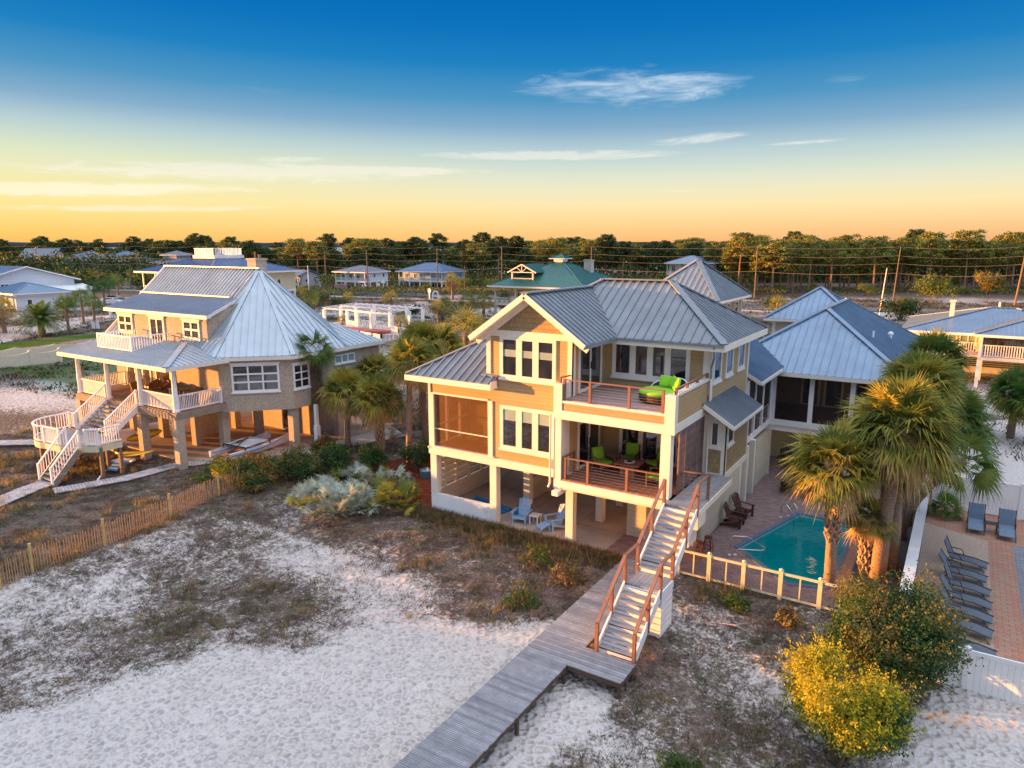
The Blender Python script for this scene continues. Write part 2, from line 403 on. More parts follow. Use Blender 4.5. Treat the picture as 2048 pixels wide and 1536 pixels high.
def railing(mb, p0, p1, h=0.95, bal=0.11, bw=0.035, rail=0.07, bottom=0.1, m=0, posts=True, pw=0.1):
    p0 = Vector(p0); p1 = Vector(p1); Ln = (p1-p0).length; up = Vector((0,0,1))
    mb.bar(p0+up*h, p1+up*h, rail*1.5, rail, m); mb.bar(p0+up*bottom, p1+up*bottom, rail*0.8, rail, m)
    n = max(1, int(math.hypot(p1.x-p0.x, p1.y-p0.y)/bal))
    for i in range(1, n):
        q = p0.lerp(p1, i/n); mb.bar(q+up*bottom, q+up*h, bw, bw, m)
    if posts:
        for q in (p0, p1): mb.bar(q, q+up*(h+0.06), pw, pw, m)
# ------------------------------------------------------------------ materials
mat('trim', (0.74,0.70,0.62), 0.55, var=0.05, vs=1.5, stain=0.12)
mat('white', (0.80,0.80,0.80), 0.5, var=0.05, vs=1.2, stain=0.10)
mat('blind', (0.22,0.33,0.34), 0.6); mat('curtain', (0.13,0.11,0.10), 0.8, pat='planks', axis='z', per=9)
def glass_mat(name, col, rough=0.03):
    m = mat(name, col, rough, var=0.6, vs=1.6, spec=0.9, bump=0.04, bs=1.2); [n for n in m.node_tree.nodes if n.type=='BSDF_PRINCIPLED'][0].inputs['IOR'].default_value = 1.9; return m
glass_mat('glass', (0.020,0.020,0.024)); glass_mat('glass_blue', (0.02,0.07,0.17)); glass_mat('glass_warm', (0.06,0.035,0.02))
mat('siding', (0.44,0.30,0.145), 0.6, var=0.06, vs=1.0, pat='siding', per=0.16)
mat('siding_pale', (0.58,0.53,0.41), 0.6, var=0.06, vs=1.0, pat='siding', per=0.2)
mat('shingle_tan', (0.36,0.27,0.14), 0.75, pat='shingle', per=0.2, var=0.15)
mat('roof_metal', (0.215,0.245,0.275), 0.42, metal=0.12, var=0.14, vs=0.9, bump=0.05, bs=4.0, stain=0.35)
mat('roof_metal_blue', (0.20,0.29,0.40), 0.34, metal=0.35, var=0.12, vs=0.8, bump=0.05, bs=4.0, stain=0.22)
mat('roof_metal_pale', (0.43,0.50,0.55), 0.36, metal=0.3, var=0.09, vs=0.7, bump=0.04, bs=3.0, stain=0.2)
mat('roof_navy', (0.10,0.16,0.30), 0.35, metal=0.3, var=0.1)
mat('roof_green', (0.03,0.14,0.13), 0.4, metal=0.2, var=0.12)
mat('roof_shingle_grey', (0.20,0.23,0.27), 0.8, var=0.15, vs=2)
mat('brown_wood', (0.24,0.12,0.08), 0.6, var=0.2, vs=6, bump=0.1)
mat('grey_planks_x', (0.36,0.35,0.36), 0.85, pat='planks', axis='x', per=0.14, var=0.18)
mat('grey_planks_y', (0.36,0.35,0.36), 0.85, pat='planks', axis='y', per=0.14, var=0.18)
mat('pink_planks_y', (0.36,0.27,0.26), 0.8, pat='planks', axis='y', per=0.14, var=0.18, stain=0.3)
mat('red_planks_x', (0.33,0.17,0.12), 0.75, pat='planks', axis='x', per=0.14, var=0.18)
mat('louver_wood', (0.30,0.21,0.19), 0.8, pat='planks', axis='z', per=0.09, var=0.25)
mat('old_wood', (0.33,0.27,0.21), 0.85, pat='planks', axis='z', per=0.14, var=0.2)
mat('deck_wood', (0.36,0.22,0.13), 0.8, pat='planks', axis='y', per=0.14, var=0.2)
mat('concrete', (0.46,0.40,0.33), 0.85, var=0.18, vs=0.7, bump=0.1)
mat('pale_concrete', (0.45,0.42,0.38), 0.85, var=0.12, vs=0.6, bump=0.1)
mat('paver', (0.34,0.23,0.21), 0.85, pat='paver', per=0.24, col2=(0.17,0.13,0.14), var=0.3)
mat('paver_red', (0.38,0.17,0.11), 0.85, pat='paver', per=0.36, col2=(0.34,0.25,0.18), var=0.2)
mat('paver_grey', (0.22,0.24,0.27), 0.85, pat='paver', per=0.3, var=0.2)
mat('tabby', (0.52,0.43,0.34), 0.9, pat='pebble', per=0.055, col2=(0.32,0.27,0.21), var=0.1)
mat('black', (0.015,0.015,0.017), 0.7); mat('dark_metal', (0.03,0.03,0.03), 0.4, metal=0.5)
mat('steel', (0.6,0.6,0.6), 0.15, metal=1.0, var=0.02)
mat('cable', (0.35,0.30,0.28), 0.4, metal=0.6)
mat('fence_yellow', (0.58,0.56,0.38), 0.7, var=0.12, vs=4, bump=0.1)
mat('green_fabric', (0.22,0.52,0.03), 0.8, var=0.08); mat('olive_fabric', (0.42,0.36,0.05), 0.8)
mat('wicker_dark', (0.04,0.025,0.018), 0.7, var=0.4, vs=30, bump=0.4); mat('wicker', (0.22,0.10,0.03), 0.7, var=0.4, vs=30, bump=0.4)
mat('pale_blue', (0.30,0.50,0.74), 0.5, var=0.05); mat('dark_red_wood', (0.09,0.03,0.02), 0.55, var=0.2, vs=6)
mat('teal_tub', (0.05,0.18,0.30), 0.5, var=0.15)
mat('tan_wall', (0.56,0.46,0.31), 0.7, var=0.06); mat('yellow_wall', (0.88,0.60,0.08), 0.7, var=0.06, pat='siding', per=0.25)
mat('white_wall', (0.72,0.74,0.76), 0.7, var=0.05, pat='siding', per=0.3); mat('blue_wall', (0.36,0.55,0.66), 0.7, var=0.05, pat='siding', per=0.3)
mat('grey_wall', (0.42,0.42,0.44), 0.7, var=0.05, pat='siding', per=0.3)
mat('orange_floor', (0.40,0.16,0.05), 0.6, pat='planks', axis='x', per=0.12)
mat('pole_wood', (0.28,0.19,0.12), 0.85, pat='trunk')
mat('asphalt', (0.11,0.115,0.13), 0.85, var=0.12, vs=0.4, bump=0.1)
# ------------------------------------------------------------------ terrain
rng = np.random.default_rng(7)
def smooth(t): t = np.clip(t, 0, 1); return t*t*(3-2*t)
def vnoise(x, y, s, seed=0):
    """cheap smooth value noise, numpy"""
    x = np.asarray(x, float)/s + seed*17.13; y = np.asarray(y, float)/s + seed*9.71
    xi = np.floor(x).astype(np.int64); yi = np.floor(y).astype(np.int64); fx = smooth(x-xi); fy = smooth(y-yi)
    def hsh(a, b):
        h = (a*374761393 + b*668265263 + seed*982451653) & 0xffffffff
        h = ((h ^ (h >> 13)) * 1274126177) & 0xffffffff
        return ((h ^ (h >> 16)) & 0xffff)/65535.0
    a = hsh(xi, yi); b = hsh(xi+1, yi); c = hsh(xi, yi+1); d = hsh(xi+1, yi+1)
    return a+(b-a)*fx+(c-a)*fy+(a-b-c+d)*fx*fy
def fbm(x, y, s, seed=0, o=4):
    v = 0; a = 0.5; t = 0
    for i in range(o): v = v + a*vnoise(x, y, s/2**i, seed+i); t += a; a *= 0.5
    return v/t
def inpoly(x, y, poly):
    x = np.asarray(x, float); y = np.asarray(y, float); r = np.zeros(x.shape, bool); n = len(poly)
    for i in range(n):
        x0, y0 = poly[i]; x1, y1 = poly[(i+1) % n]
        c = ((y0 > y) != (y1 > y)) & (x < (x1-x0)*(y-y0)/((y1-y0) if y1 != y0 else 1e-9)+x0); r ^= c
    return r
def dpoly(x, y, poly):
    """signed distance-ish: positive inside"""
    x = np.asarray(x, float); y = np.asarray(y, float); d = np.full(x.shape, 1e9); n = len(poly)
    for i in range(n):
        x0, y0 = poly[i]; x1, y1 = poly[(i+1) % n]; dx = x1-x0; dy = y1-y0
        t = np.clip(((x-x0)*dx+(y-y0)*dy)/(dx*dx+dy*dy), 0, 1); d = np.minimum(d, np.hypot(x-x0-t*dx, y-y0-t*dy))
    return np.where(inpoly(x, y, poly), d, -d)
SAND_A = [(-26,3),(-22.4,7.6),(-21.4,9.5),(-20.5,11.5),(-19.4,13.5),(-17.4,14.8),(-16.5,17.2),(-15.3,18.6),(-13.1,19.2),(-11.5,20.4),(-10.5,20.5),(-10.3,16.6),(-10.4,12.2),(-10,4)]
SAND_C = [(-9.9,12.5),(-10.0,15.2),(-9.4,17.6),(-7.9,18.0),(-7.5,16.9),(-8.6,14.5),(-8.7,12.1),(-9.4,10.7)]
SAND_R = [(-0.2,21.4),(0.4,23.1),(1.7,23.4),(3.2,23.3),(3.4,18),(-0.7,17.5)]
DENSE = [(-22.1,25.7),(-17.6,26.3),(-11.6,26.5),(-10.4,23.5),(-10.6,21.0),(-12.6,20.6),(-14.0,23.2),(-18.9,24.4)]
MULCH = [(-29.7,29.0),(-28.1,36),(-21.3,36),(-21.3,26.6),(-23.4,26.2),(-26.7,27.6)]
HOUSES = [(-22.2,26.0,-2.2,62), (-52,26,-35,40), (0.3,24,12,60)]
def terr(x, y):
    x = np.asarray(x, float); y = np.asarray(y, float)
    z = -0.06 - 0.55*smooth((24.5-y)/6)*smooth((x+30.5)/5)
    dep = -0.5344*x+0.8453*y
    amp = 0.10*smooth((26.0-y)/3)*smooth((x+60)/10)*smooth((30-x)/10)
    z = z + amp*(fbm(x, y, 3.0, 3)-0.5)*2 + 0.02*smooth((25.5-y)/3)*(fbm(x, y, 0.7, 5, 3)-0.5)*smooth((40-np.hypot(x,y))/8)
    # low dunes between the houses and the road
    g = smooth((dep-62)/15)*smooth((142-dep)/10)*smooth((-60-x)/-1.0+0)
    z = z + 0.25*smooth((dep-62)/15)*smooth((142-dep)/10)*(fbm(x, y, 9, 8)-0.5)
    # dune ridge added out of view at left to shade the foreground
    z = z + 4.2*np.exp(-((x+66)/9.0)**2)*smooth((0.3-y)/6.0+0.5)*smooth((y+60)/15)
    # pool pit (hidden under the paved deck) and the bay
    pit = (x > -7.9) & (x < -2.4) & (y > 26.9) & (y < 37.0)
    z = np.where(pit, -2.4, z)
    lat = 0.8453*x+0.5344*y
    shore = np.where(lat < -60, 430, 318) + 14*(vnoise(x, y, 60, 2)-0.5)
    z = z - 6.0*smooth((dep-shore)/18)
    return z
def cover(x, y):
    """0 bare sand .. 1 fully overgrown"""
    x = np.asarray(x, float); y = np.asarray(y, float); dep = -0.5344*x+0.8453*y
    c = 0.66 + 0.36*(fbm(x, y, 3.2, 11)-0.5)*2
    c = np.where(y > 21, c+0.12, c)
    right = smooth((x+8.6)/0.8); c = c*(1-right) + right*(0.76+0.35*(fbm(x, y, 2.6, 21)-0.5)*2)
    leftf = smooth((-30.2-0.33*(y-12)*0-x)/1.2); c = c*(1-leftf) + leftf*(0.92+0.3*(fbm(x, y, 4, 31)-0.5)*2)
    far = smooth((dep-50)/8); c = c*(1-far) + far*(0.72+0.9*(fbm(x, y, 11, 41)-0.5))
    woods = smooth((dep-178)/8); c = c*(1-woods)+woods*(1.02+0.4*(fbm(x,y,8,43)-0.5))
    n = 0.7*(fbm(x, y, 1.6, 51)-0.5)
    for poly, v, w in ((DENSE, 0.98, 0.6), (SAND_A, -0.15, 0.7), (SAND_C, -0.1, 0.5), (SAND_R, 0.05, 0.4)):
        t = smooth((dpoly(x, y, poly)+n*1.2)/w*0.5+0.5); c = c*(1-t)+v*t
    return np.clip(c, -0.2, 1.1)
def axis_pts(lo, hi, flo, fhi, fine, growth=1.16, mx=900):
    a = list(np.arange(flo, fhi+1e-6, fine)); s = fine
    while a[-1] < hi: s = min(s*growth, mx); a.append(a[-1]+s)
    s = fine; b = [a[0]]
    while b[-1] > lo: s = min(s*growth, mx); b.append(b[-1]-s)
    return np.array(b[1:][::-1]+a)
gx = axis_pts(-9000, 6000, -46, 6, 0.24, 1.05); gy = axis_pts(-300, 9000, 5, 40, 0.24, 1.05)
GX, GY = np.meshgrid(gx, gy); GZ = terr(GX, GY)
nx, ny = len(gx), len(gy)
idx = np.arange(nx*ny).reshape(ny, nx)
F = np.stack([idx[:-1,:-1], idx[:-1,1:], idx[1:,1:], idx[1:,:-1]], -1).reshape(-1, 4)
def ground_mat():
    m = bpy.data.materials.new('sand_and_dune_scrub'); m.use_nodes = True; nt = m.node_tree; nt.nodes.clear(); LK = nt.links
    out = _n(nt, 'ShaderNodeOutputMaterial'); p = _n(nt, 'ShaderNodeBsdfPrincipled'); p.inputs['Roughness'].default_value = 0.95; p.inputs['Specular IOR Level'].default_value = 0.1
    tc = _n(nt, 'ShaderNodeTexCoord'); V = tc.outputs['Object']
    def M(op, a, b=None, clamp=False):
        n = _n(nt, 'ShaderNodeMath', operation=op, use_clamp=clamp)
        for i, v in enumerate((a, b)):
            if v is None: continue
            if isinstance(v, (int, float)): n.inputs[i].default_value = v
            else: LK.new(v, n.inputs[i])
        return n.outputs[0]
    def mix(f, a, b):
        n = _n(nt, 'ShaderNodeMix', data_type='RGBA')
        if isinstance(f, (int, float)): n.inputs[0].default_value = f
        else: LK.new(f, n.inputs[0])
        for i, v in ((6, a), (7, b)):
            if isinstance(v, tuple): n.inputs[i].default_value = (*v, 1)
            else: LK.new(v, n.inputs[i])
        return n.outputs[2]
    def noise(s, d=5, r=0.65):
        n = _n(nt, 'ShaderNodeTexNoise'); n.inputs['Scale'].default_value = s; n.inputs['Detail'].default_value = d; n.inputs['Roughness'].default_value = r
        LK.new(V, n.inputs['Vector']); return n.outputs[0]
    at = _n(nt, 'ShaderNodeAttribute', attribute_name='zone'); sp = _n(nt, 'ShaderNodeSeparateColor'); LK.new(at.outputs[0], sp.inputs[0])
    cov, mul, lawn = sp.outputs[0], sp.outputs[1], sp.outputs[2]
    sand = mix(M('MULTIPLY', M('SUBTRACT', noise(0.5), 0.3), 2.2, True), (0.56,0.525,0.49), (0.64,0.605,0.57))
    sand = mix(M('MULTIPLY', M('SUBTRACT', noise(9, 6), 0.5), 1.6, True), sand, (0.36,0.32,0.29))
    n1 = noise(3.4, 8, 0.78); n2 = noise(10, 8, 0.78); n3 = noise(0.35, 4)
    litter = mix(M('MULTIPLY', M('SUBTRACT', noise(2.2, 7, 0.7), 0.4), 3.5, True), (0.15,0.11,0.095), (0.07,0.07,0.038))
    litter = mix(M('MULTIPLY', M('SUBTRACT', noise(12, 6, 0.7), 0.46), 4, True), litter, (0.25,0.20,0.175))
    f = M('SUBTRACT', M('ADD', M('MULTIPLY', n1, 0.55), M('MULTIPLY', n2, 0.45)), M('SUBTRACT', 0.70, M('MULTIPLY', cov, 0.38)))
    mk = M('MULTIPLY', M('MULTIPLY', f, 11.0, True), M('MULTIPLY', cov, 6.0, True))
    col = mix(mk, sand, litter)
    mulc = mix(M('MULTIPLY', M('SUBTRACT', noise(7, 6), 0.4), 3, True), (0.17,0.045,0.02), (0.08,0.025,0.015))
    col = mix(mul, col, mulc)
    lw = mix(M('MULTIPLY', M('SUBTRACT', noise(3, 5), 0.35), 3, True), (0.045,0.11,0.012), (0.08,0.15,0.02)); col = mix(lawn, col, lw)
    LK.new(col, p.inputs['Base Color'])
    vo = _n(nt, 'ShaderNodeTexVoronoi', feature='SMOOTH_F1'); vo.inputs['Scale'].default_value = 5.2; LK.new(V, vo.inputs['Vector'])
    try: vo.inputs['Smoothness'].default_value = 0.9
    except Exception: pass
    hgt = M('ADD', M('MULTIPLY', vo.outputs[0], 1.1), M('ADD', M('MULTIPLY', noise(3, 2), 0.5), M('MULTIPLY', noise(20, 4), 0.12)))
    b = _n(nt, 'ShaderNodeBump'); b.inputs['Strength'].default_value = 1.0; b.inputs['Distance'].default_value = 0.26
    LK.new(hgt, b.inputs['Height']); LK.new(b.outputs[0], p.inputs['Normal'])
    LK.new(p.outputs[0], out.inputs[0]); MATS['ground'] = m; return m
ground = npmesh('ground', np.stack([GX.ravel(), GY.ravel(), GZ.ravel()], -1), F, ground_mat(), nper=4)
ground.data.polygons.foreach_set('use_smooth', np.ones(len(F), bool))
tag(ground, kind='structure', label='pale dune sand patched with low brown and green scrub')
LAWN = [(-108,41.5),(-112,62),(-105,57.5),(-97,37)]
LAWN2 = [(-95,30),(-100,52),(-84,44),(-60,40),(-70,34)]
zone = np.zeros((nx*ny, 4), np.float32); zone[:, 3] = 1
cx_, cy_ = GX.ravel(), GY.ravel()
zone[:, 0] = np.clip(cover(cx_, cy_), 0, 1)
zone[:, 1] = smooth(dpoly(cx_, cy_, MULCH)/0.8+0.5+1.2*(fbm(cx_, cy_, 1.2, 61)-0.5))
zone[:, 2] = np.maximum(smooth(dpoly(cx_, cy_, LAWN)/0.5+0.5), 0.8*smooth(dpoly(cx_, cy_, LAWN2)/2+0.5)*(fbm(cx_, cy_, 5, 71) > 0.42))
at = ground.data.color_attributes.new('zone', 'FLOAT_COLOR', 'POINT'); at.data.foreach_set('color', zone.ravel())
# bay and far shore
def water_mat(name, c, rough):
    m = mat(name, c, rough, var=0.1, vs=0.05, bump=0.25, bs=0.6, spec=0.8); return m
mb = MB(); mb.add([(-9000,-2000,-0.9),(9000,-2000,-0.9),(9000,14000,-0.9),(-9000,14000,-0.9)], [(0,1,2,3)])
bay = mb.build('bay_water', water_mat('bay', (0.10,0.16,0.22), 0.22)); tag(bay, kind='structure', label='calm blue bay water beyond the pine trees')
bay.location.z = -0.9
def cam_xy(lat, dep): return (0.8453*lat-0.5344*dep, 0.5344*lat+0.8453*dep)
vs = []; fs = []; n = 260
for i in range(n+1):
    lat = -5200+10400*i/n; d = 4600+300*math.sin(i*0.21); h = 22+10*float(vnoise(i*3.0, 0, 7, 4))+6*float(vnoise(i*9.0, 3, 7, 5))
    for dd, z in ((0,-3),(30,h),(500,h*0.8),(700,-3)):
        x, y = cam_xy(lat, d+dd); vs.append((x, y, z))
for i in range(n):
    for k in range(3): fs.append((i*4+k, (i+1)*4+k, (i+1)*4+k+1, i*4+k+1))
mb = MB(); mb.add(vs, fs); o = mb.build('hills', mat('far_shore', (0.035,0.05,0.075), 0.95, var=0.3, vs=0.01)); tag(o, kind='structure', label='dark wooded far shore across the bay')
# roads, drives and paths: sheets with real width
def ribbon(name, pts, w, m, z=0.04, label=None, t=0.06):
    mb = MB(); P = [Vector((x, y, 0)) for x, y in pts]; Lp = []; Rp = []
    for i, p in enumerate(P):
        d = (P[min(i+1, len(P)-1)]-P[max(i-1, 0)]).normalized(); nn = Vector((-d.y, d.x, 0)); ww = w[i] if isinstance(w, list) else w
        Lp.append(p+nn*ww/2); Rp.append(p-nn*ww/2)
    for i in range(len(P)-1):
        mb.slab([(Rp[i].x,Rp[i].y,z),(Rp[i+1].x,Rp[i+1].y,z),(Lp[i+1].x,Lp[i+1].y,z),(Lp[i].x,Lp[i].y,z)], t)
    o = mb.build(name, m); tag(o, kind='structure', label=label); return o
ROAD = [(150,186),(60,175),(-15,163),(-60,156.5),(-139,144.5),(-200,132),(-262,116),(-420,66),(-560,10)]
ribbon('road', ROAD, 9.5, MATS['asphalt'], 0.10, 'two lane asphalt coast road', 0.3)
mb = MB()
for i in range(len(ROAD)-1):
    a = Vector((*ROAD[i], 0.135)); b = Vector((*ROAD[i+1], 0.135)); d = (b-a).normalized(); nn = Vector((-d.y, d.x, 0))
    mb.bar(a+nn*0.12, b+nn*0.12, 0.12, 0.01, 1); mb.bar(a-nn*0.12, b-nn*0.12, 0.12, 0.01, 1)
    for s in (-4.2, 4.2): mb.bar(a+nn*s, b+nn*s, 0.12, 0.01, 0)
o = mb.build('road_marking', [mat('line_white', (0.6,0.6,0.6)), mat('line_yellow', (0.5,0.36,0.05))]); tag(o, kind='structure', label='painted lines of the coast road')
ribbon('path', [(x+1.5, y-13.5) for x, y in ROAD], 2.4, MATS['pale_concrete'], 0.09, 'pale cycle path beside the coast road', 0.25)
ribbon('driveway', [(-93,30),(-98,44),(-99,53),(-96,64)], 7.0, mat('red_paver_drive', (0.26,0.15,0.17), 0.85, pat='paver', per=0.6), 0.05, 'purple brick paved drive behind the porch house', 0.3)
ribbon('path', [(-112,40),(-122,52),(-131,67),(-135,84)], [9,12,9,5], mat('gravel_pale', (0.40,0.38,0.38), 0.9, var=0.2, vs=2), 0.05, 'pale concrete drive behind the palms', 0.3)
ribbon('driveway', [(-160,84),(-176,104),(-196,124)], [12,7,6], mat('gravel_drive', (0.33,0.31,0.31), 0.9, var=0.2, vs=1), 0.06, 'grey sand drive beside the white barn house', 0.3)
ribbon('path', [(-80,100),(-95,115),(-108,131)], 3.0, mat('dirt_track', (0.33,0.27,0.23), 0.95, var=0.25, vs=0.5), 0.05, 'sandy track leading to the coast road', 0.3)
ribbon('driveway', [(-68,87),(-80,96),(-90,104)], 6.0, mat('red_paver_drive2', (0.32,0.26,0.27), 0.85, pat='paver', per=0.6), 0.05, 'pinkish paved yard behind the pergola', 0.3)
ribbon('driveway', [(-105,140),(-114,150)], 8.0, mat('pink_drive', (0.36,0.25,0.22), 0.9), 0.13, 'pinkish drive mouth by the coast road', 0.3)
ribbon('driveway', [(2.0,66),(5,74),(6,88)], 8.5, MATS['pale_concrete'], 0.03, 'concrete apron under the house on the right', 0.3)
mb = MB(); mb.prism([(0.2,44.5),(6.5,41.5),(9,54),(5,66),(0.4,60),(0.8,50)], -0.1, 0.02); o = mb.build('gravel_yard', mat('shell_gravel', (0.50,0.47,0.45), 0.95, var=0.25, vs=9, bump=0.4, bs=25)); tag(o, kind='structure', label='pale shell gravel yard behind the white fence')
# ================================================================== MAIN HOUSE
T = MATS
H = thing('beach_house', 'three level tan beach house with grey metal roofs, green cushioned decks and a shingled gable', 'house', (-15, 29, 0))
def HB(mb, name, m, parent=None, label=None):
    """build in world coordinates under the house empty"""
    par = parent or H
    o = mb.build(name, m, None)
    if par is H: o.parent = H; o.location = (15, -29, 0)
    else: o.parent = par
    if label: o['label'] = label
    return o
_hw = window
def HW(P0, u, w, h, **k):
    P0 = (P0[0]+15, P0[1]-29, P0[2]); return _hw(H, P0, u, w, h, **k)
X, Y = (1,0,0), (0,1,0)
YF, YM, YB = 26.47, 29.8, 36.0
XL, XG, XC, XR = -21.5, -18.0, -13.7, -8.8
wt = 0.18
# ---- ground level
mb = MB(); mb.box(XL-0.05, YF-0.12, -0.5, -11.95, 40.5, 0.0); HB(mb, 'floor_slab', T['concrete'], label='tan concrete slab with saw cut joints under the house')
mb = MB()
for yy in (28.6, 31.0, 33.4): mb.box(XL, yy, 0.0, -12, yy+0.02, 0.004)
for xx in (-19.6, -17.1, -14.4): mb.box(xx, YF, 0.0, xx+0.02, 40, 0.005)
HB(mb, 'floor_joint', mat('joint', (0.12,0.10,0.08), 0.9))
for (x, y) in [(-17.97,YF),(-13.93,YF),(-17.9,29.4),(-13.85,29.4),(-17.9,31.8),(-13.85,31.8),(-21.45,31.8),(-13.85,35.5),(-17.9,35.5),(-21.45,35.5)]:
    mb = MB(); mb.box(x, y, 0, x+0.36, y+0.36, 2.9); HB(mb, 'pier', T['trim'])
# screened ground room, left front: low wall, corner post, slatted left wall
mb = MB(); mb.box(XL, YF, -0.4, -17.97, YF+0.15, 0.88); HB(mb, 'low_wall', T['white'])
mb = MB(); mb.box(XL, YF-0.01, 0.88, XL+0.36, YF+0.36, 2.9); HB(mb, 'pier', T['trim'])
mb = MB(); mb.box(XL, YF+0.15, -0.4, XL+0.14, YB, 0.9)
for k in range(6):
    z = 1.02+k*0.31; mb.box(XL+0.03, YF+0.36, z, XL+0.09, YB, z+0.255)
for yy in (27.3, 28.3, 29.4, 30.6, 31.9, 33.4, 34.9): mb.box(XL+0.09, yy, 0.9, XL+0.2, yy+0.14, 2.9)
HB(mb, 'slatted_wall', T['siding_pale'], label='cream slatted wall of the ground floor room')
mb = MB(); mb.box(-17.97, 29.6, -0.1, -17.85, 36.0, 1.2); HB(mb, 'low_wall', T['siding_pale'])
# garage block under the right side
mb = MB(); mb.box(-11.9, 28.6, -0.2, -11.0, 28.75, 2.88); mb.box(-11.9, 28.75, -0.2, -11.75, YB, 2.88)
mb.box(-11.0, 29.0, -0.2, -8.85, 29.15, 2.88); mb.box(-11.1, 28.75, -0.2, -11.0, 29.0, 2.88); mb.box(-11.9, YB-0.15, -0.2, -8.85, YB, 2.88)
HB(mb, 'storage_wall', T['siding_pale'])
mb = MB(); mb.box(-8.85, 29.3, -0.2, -8.68, 35.2, 2.88); HB(mb, 'storage_wall', T['siding_pale'], label='pale boarded ground floor wall facing the pool')
mb = MB(); mb.box(-10.7, 28.97, 0, -9.5, 29.0, 2.1); HB(mb, 'door', T['trim'])
mb = MB(); mb.box(-9.05, 35.2, 0, -8.65, 35.6, 2.9); HB(mb, 'pier', T['trim'])
mb = MB(); mb.box(-9.3, 26.6, 0, -8.95, 26.95, 2.8); HB(mb, 'pier', T['trim'])
mb = MB(); mb.box(-9.2, 28.9, 0, -8.9, 29.2, 2.85); HB(mb, 'pier', T['trim'])
# ---- first floor box
mb = MB()
mb.box(XL-0.06, YF-0.06, 2.9, XC+0.0, YF+0.2, 3.27); mb.box(XL-0.06, YF+0.2, 2.9, XL+0.1, YB, 3.27); mb.box(XL-0.1, YF-0.1, 3.27, XG+0.3, YF+0.2, 3.33)
mb.box(XL-0.1, YF-0.1, 3.2, XL, YF, 3.33)
HB(mb, 'band', T['trim'])
mb = MB(); mb.box(XL, YF+0.2, 3.0, XR, YB, 3.18); HB(mb, 'floor', T['concrete'])
w = MB()
w.box(XL, YF, 5.99, -17.9, YF+wt, 6.85)                # over the screen
w.box(-17.9, YF, 3.27, XC, YF+wt, 9.05)                # main front, two storeys
w.box(-18.02, YF+0.004, 6.86, -17.9, YF+wt, 9.05)
w.box(XL, 29.6, 3.2, XG, 29.6+wt, 6.85)                # back wall of screen porch
w.box(XG, YF+wt, 3.2, XG+wt, 29.6, 6.85)
w.box(XC-wt, YF+wt, 3.2, XC, YM, 9.0)                  # side wall to the decks
w.box(XC, YM, 3.2, XR, YM+wt, 8.85)                    # recessed wall, both storeys
w.box(XR-wt, YM+wt, 2.9, XR, YB, 8.85)                 # right wall
w.box(XL, 29.6+wt, 3.2, XL+wt, YB, 6.85)               # left wall
w.box(XL, YB-wt, 3.2, XR-wt, YB, 8.85)                 # back
w.box(-18.02, YF+wt, 6.85, -17.9, YB-wt, 9.1)          # left side of the upper storey
HB(w, 'wall', T['siding'])
c = MB()                                               # corner boards and casing
c.box(XL-0.04, YF-0.04, 5.99, XL+0.1, YF+0.1, 6.85); c.box(XL-0.04, YF-0.04, 3.33, XL+0.27, YF+0.22, 5.99)
c.box(-18.03, YF-0.05, 3.33, -17.78, YF+0.22, 5.97); c.box(XL+0.27, YF-0.05, 5.93, -18.03, YF+0.2, 6.03)
c.box(-18.08, YF-0.05, 7.25, -17.86, YF, 9.0); c.box(-13.92, YF-0.05, 6.2, XC+0.05, YF+0.0, 9.0); c.box(XC, YF-0.05, 6.2, XC+0.05, YF+0.2, 9.0)
c.box(-18.08, YF-0.07, 9.0, XC+0.05, YF+0.0, 9.28)
c.box(XR-0.32, YM-0.05, 6.65, XR+0.05, YM, 8.8); c.box(XR, YM-0.05, 3.0, XR+0.05, YM+0.22, 8.8)
c.box(XR, YB-0.2, 2.9, XR+0.05, YB+0.04, 8.8); c.box(XR-0.3, YM-0.05, 3.2, XR, YM, 5.85)
for q in range(0, len(c.v), 8):
    c1 = MB(); c1.add(c.v[q:q+8], c.f[:6]); HB(c1, 'corner_board', T['trim'])
# gable
g = MB(); ap = (-15.85, 10.93-0.3)
g.add([(-18.3,YF-0.02,9.28),(-13.4,YF-0.02,9.28),(-15.85,YF-0.02,10.78),(-18.3,YF+0.1,9.28),(-13.4,YF+0.1,9.28),(-15.85,YF+0.1,10.78)], [(0,1,2),(5,4,3),(0,3,4,1),(1,4,5,2),(2,5,3,0)])
HB(g, 'gable', T['shingle_tan'], label='gable wall covered in tan square shingles')
# windows of the front
WK = dict(cols=3, rows=1, fw=0.17, mw=0.30, proud=0.06)
f = HW((-17.36, YF, 3.82), X, 2.88, 2.04, blind=0.3, **WK)
f = HW((-17.36, YF, 7.12), X, 2.88, 1.92, band=(0.52,0.72), curtain=False, **WK)
HW((-13.36, YM, 7.08), X, 3.66, 1.66, cols=4, fw=0.18, mw=0.28, proud=0.06)
# lower deck doors (recessed wall): three leaves
HW((-12.9, YM, 3.2), X, 3.9, 2.2, cols=4, fw=0.16, mw=0.24, proud=0.05, name='glass_door', sill=False, door=True)
HW((XC, 27.05, 3.2), Y, 2.25, 2.2, cols=2, fw=0.14, mw=0.12, proud=0.05, name='glass_door', sill=False, door=True)
HW((XC, 27.0, 6.68), Y, 2.3, 2.05, cols=2, fw=0.14, mw=0.12, proud=0.05, name='glass_door', sill=False, door=True)
# right wall windows
for y0 in (30.08, 31.95, 34.0): HW((XR, y0, 7.12), Y, 1.2, 1.6, cols=1, fw=0.15, proud=0.06, glass='glass_blue')
HW((XR, 32.2, 4.4), Y, 0.01, 0.01) if False else None
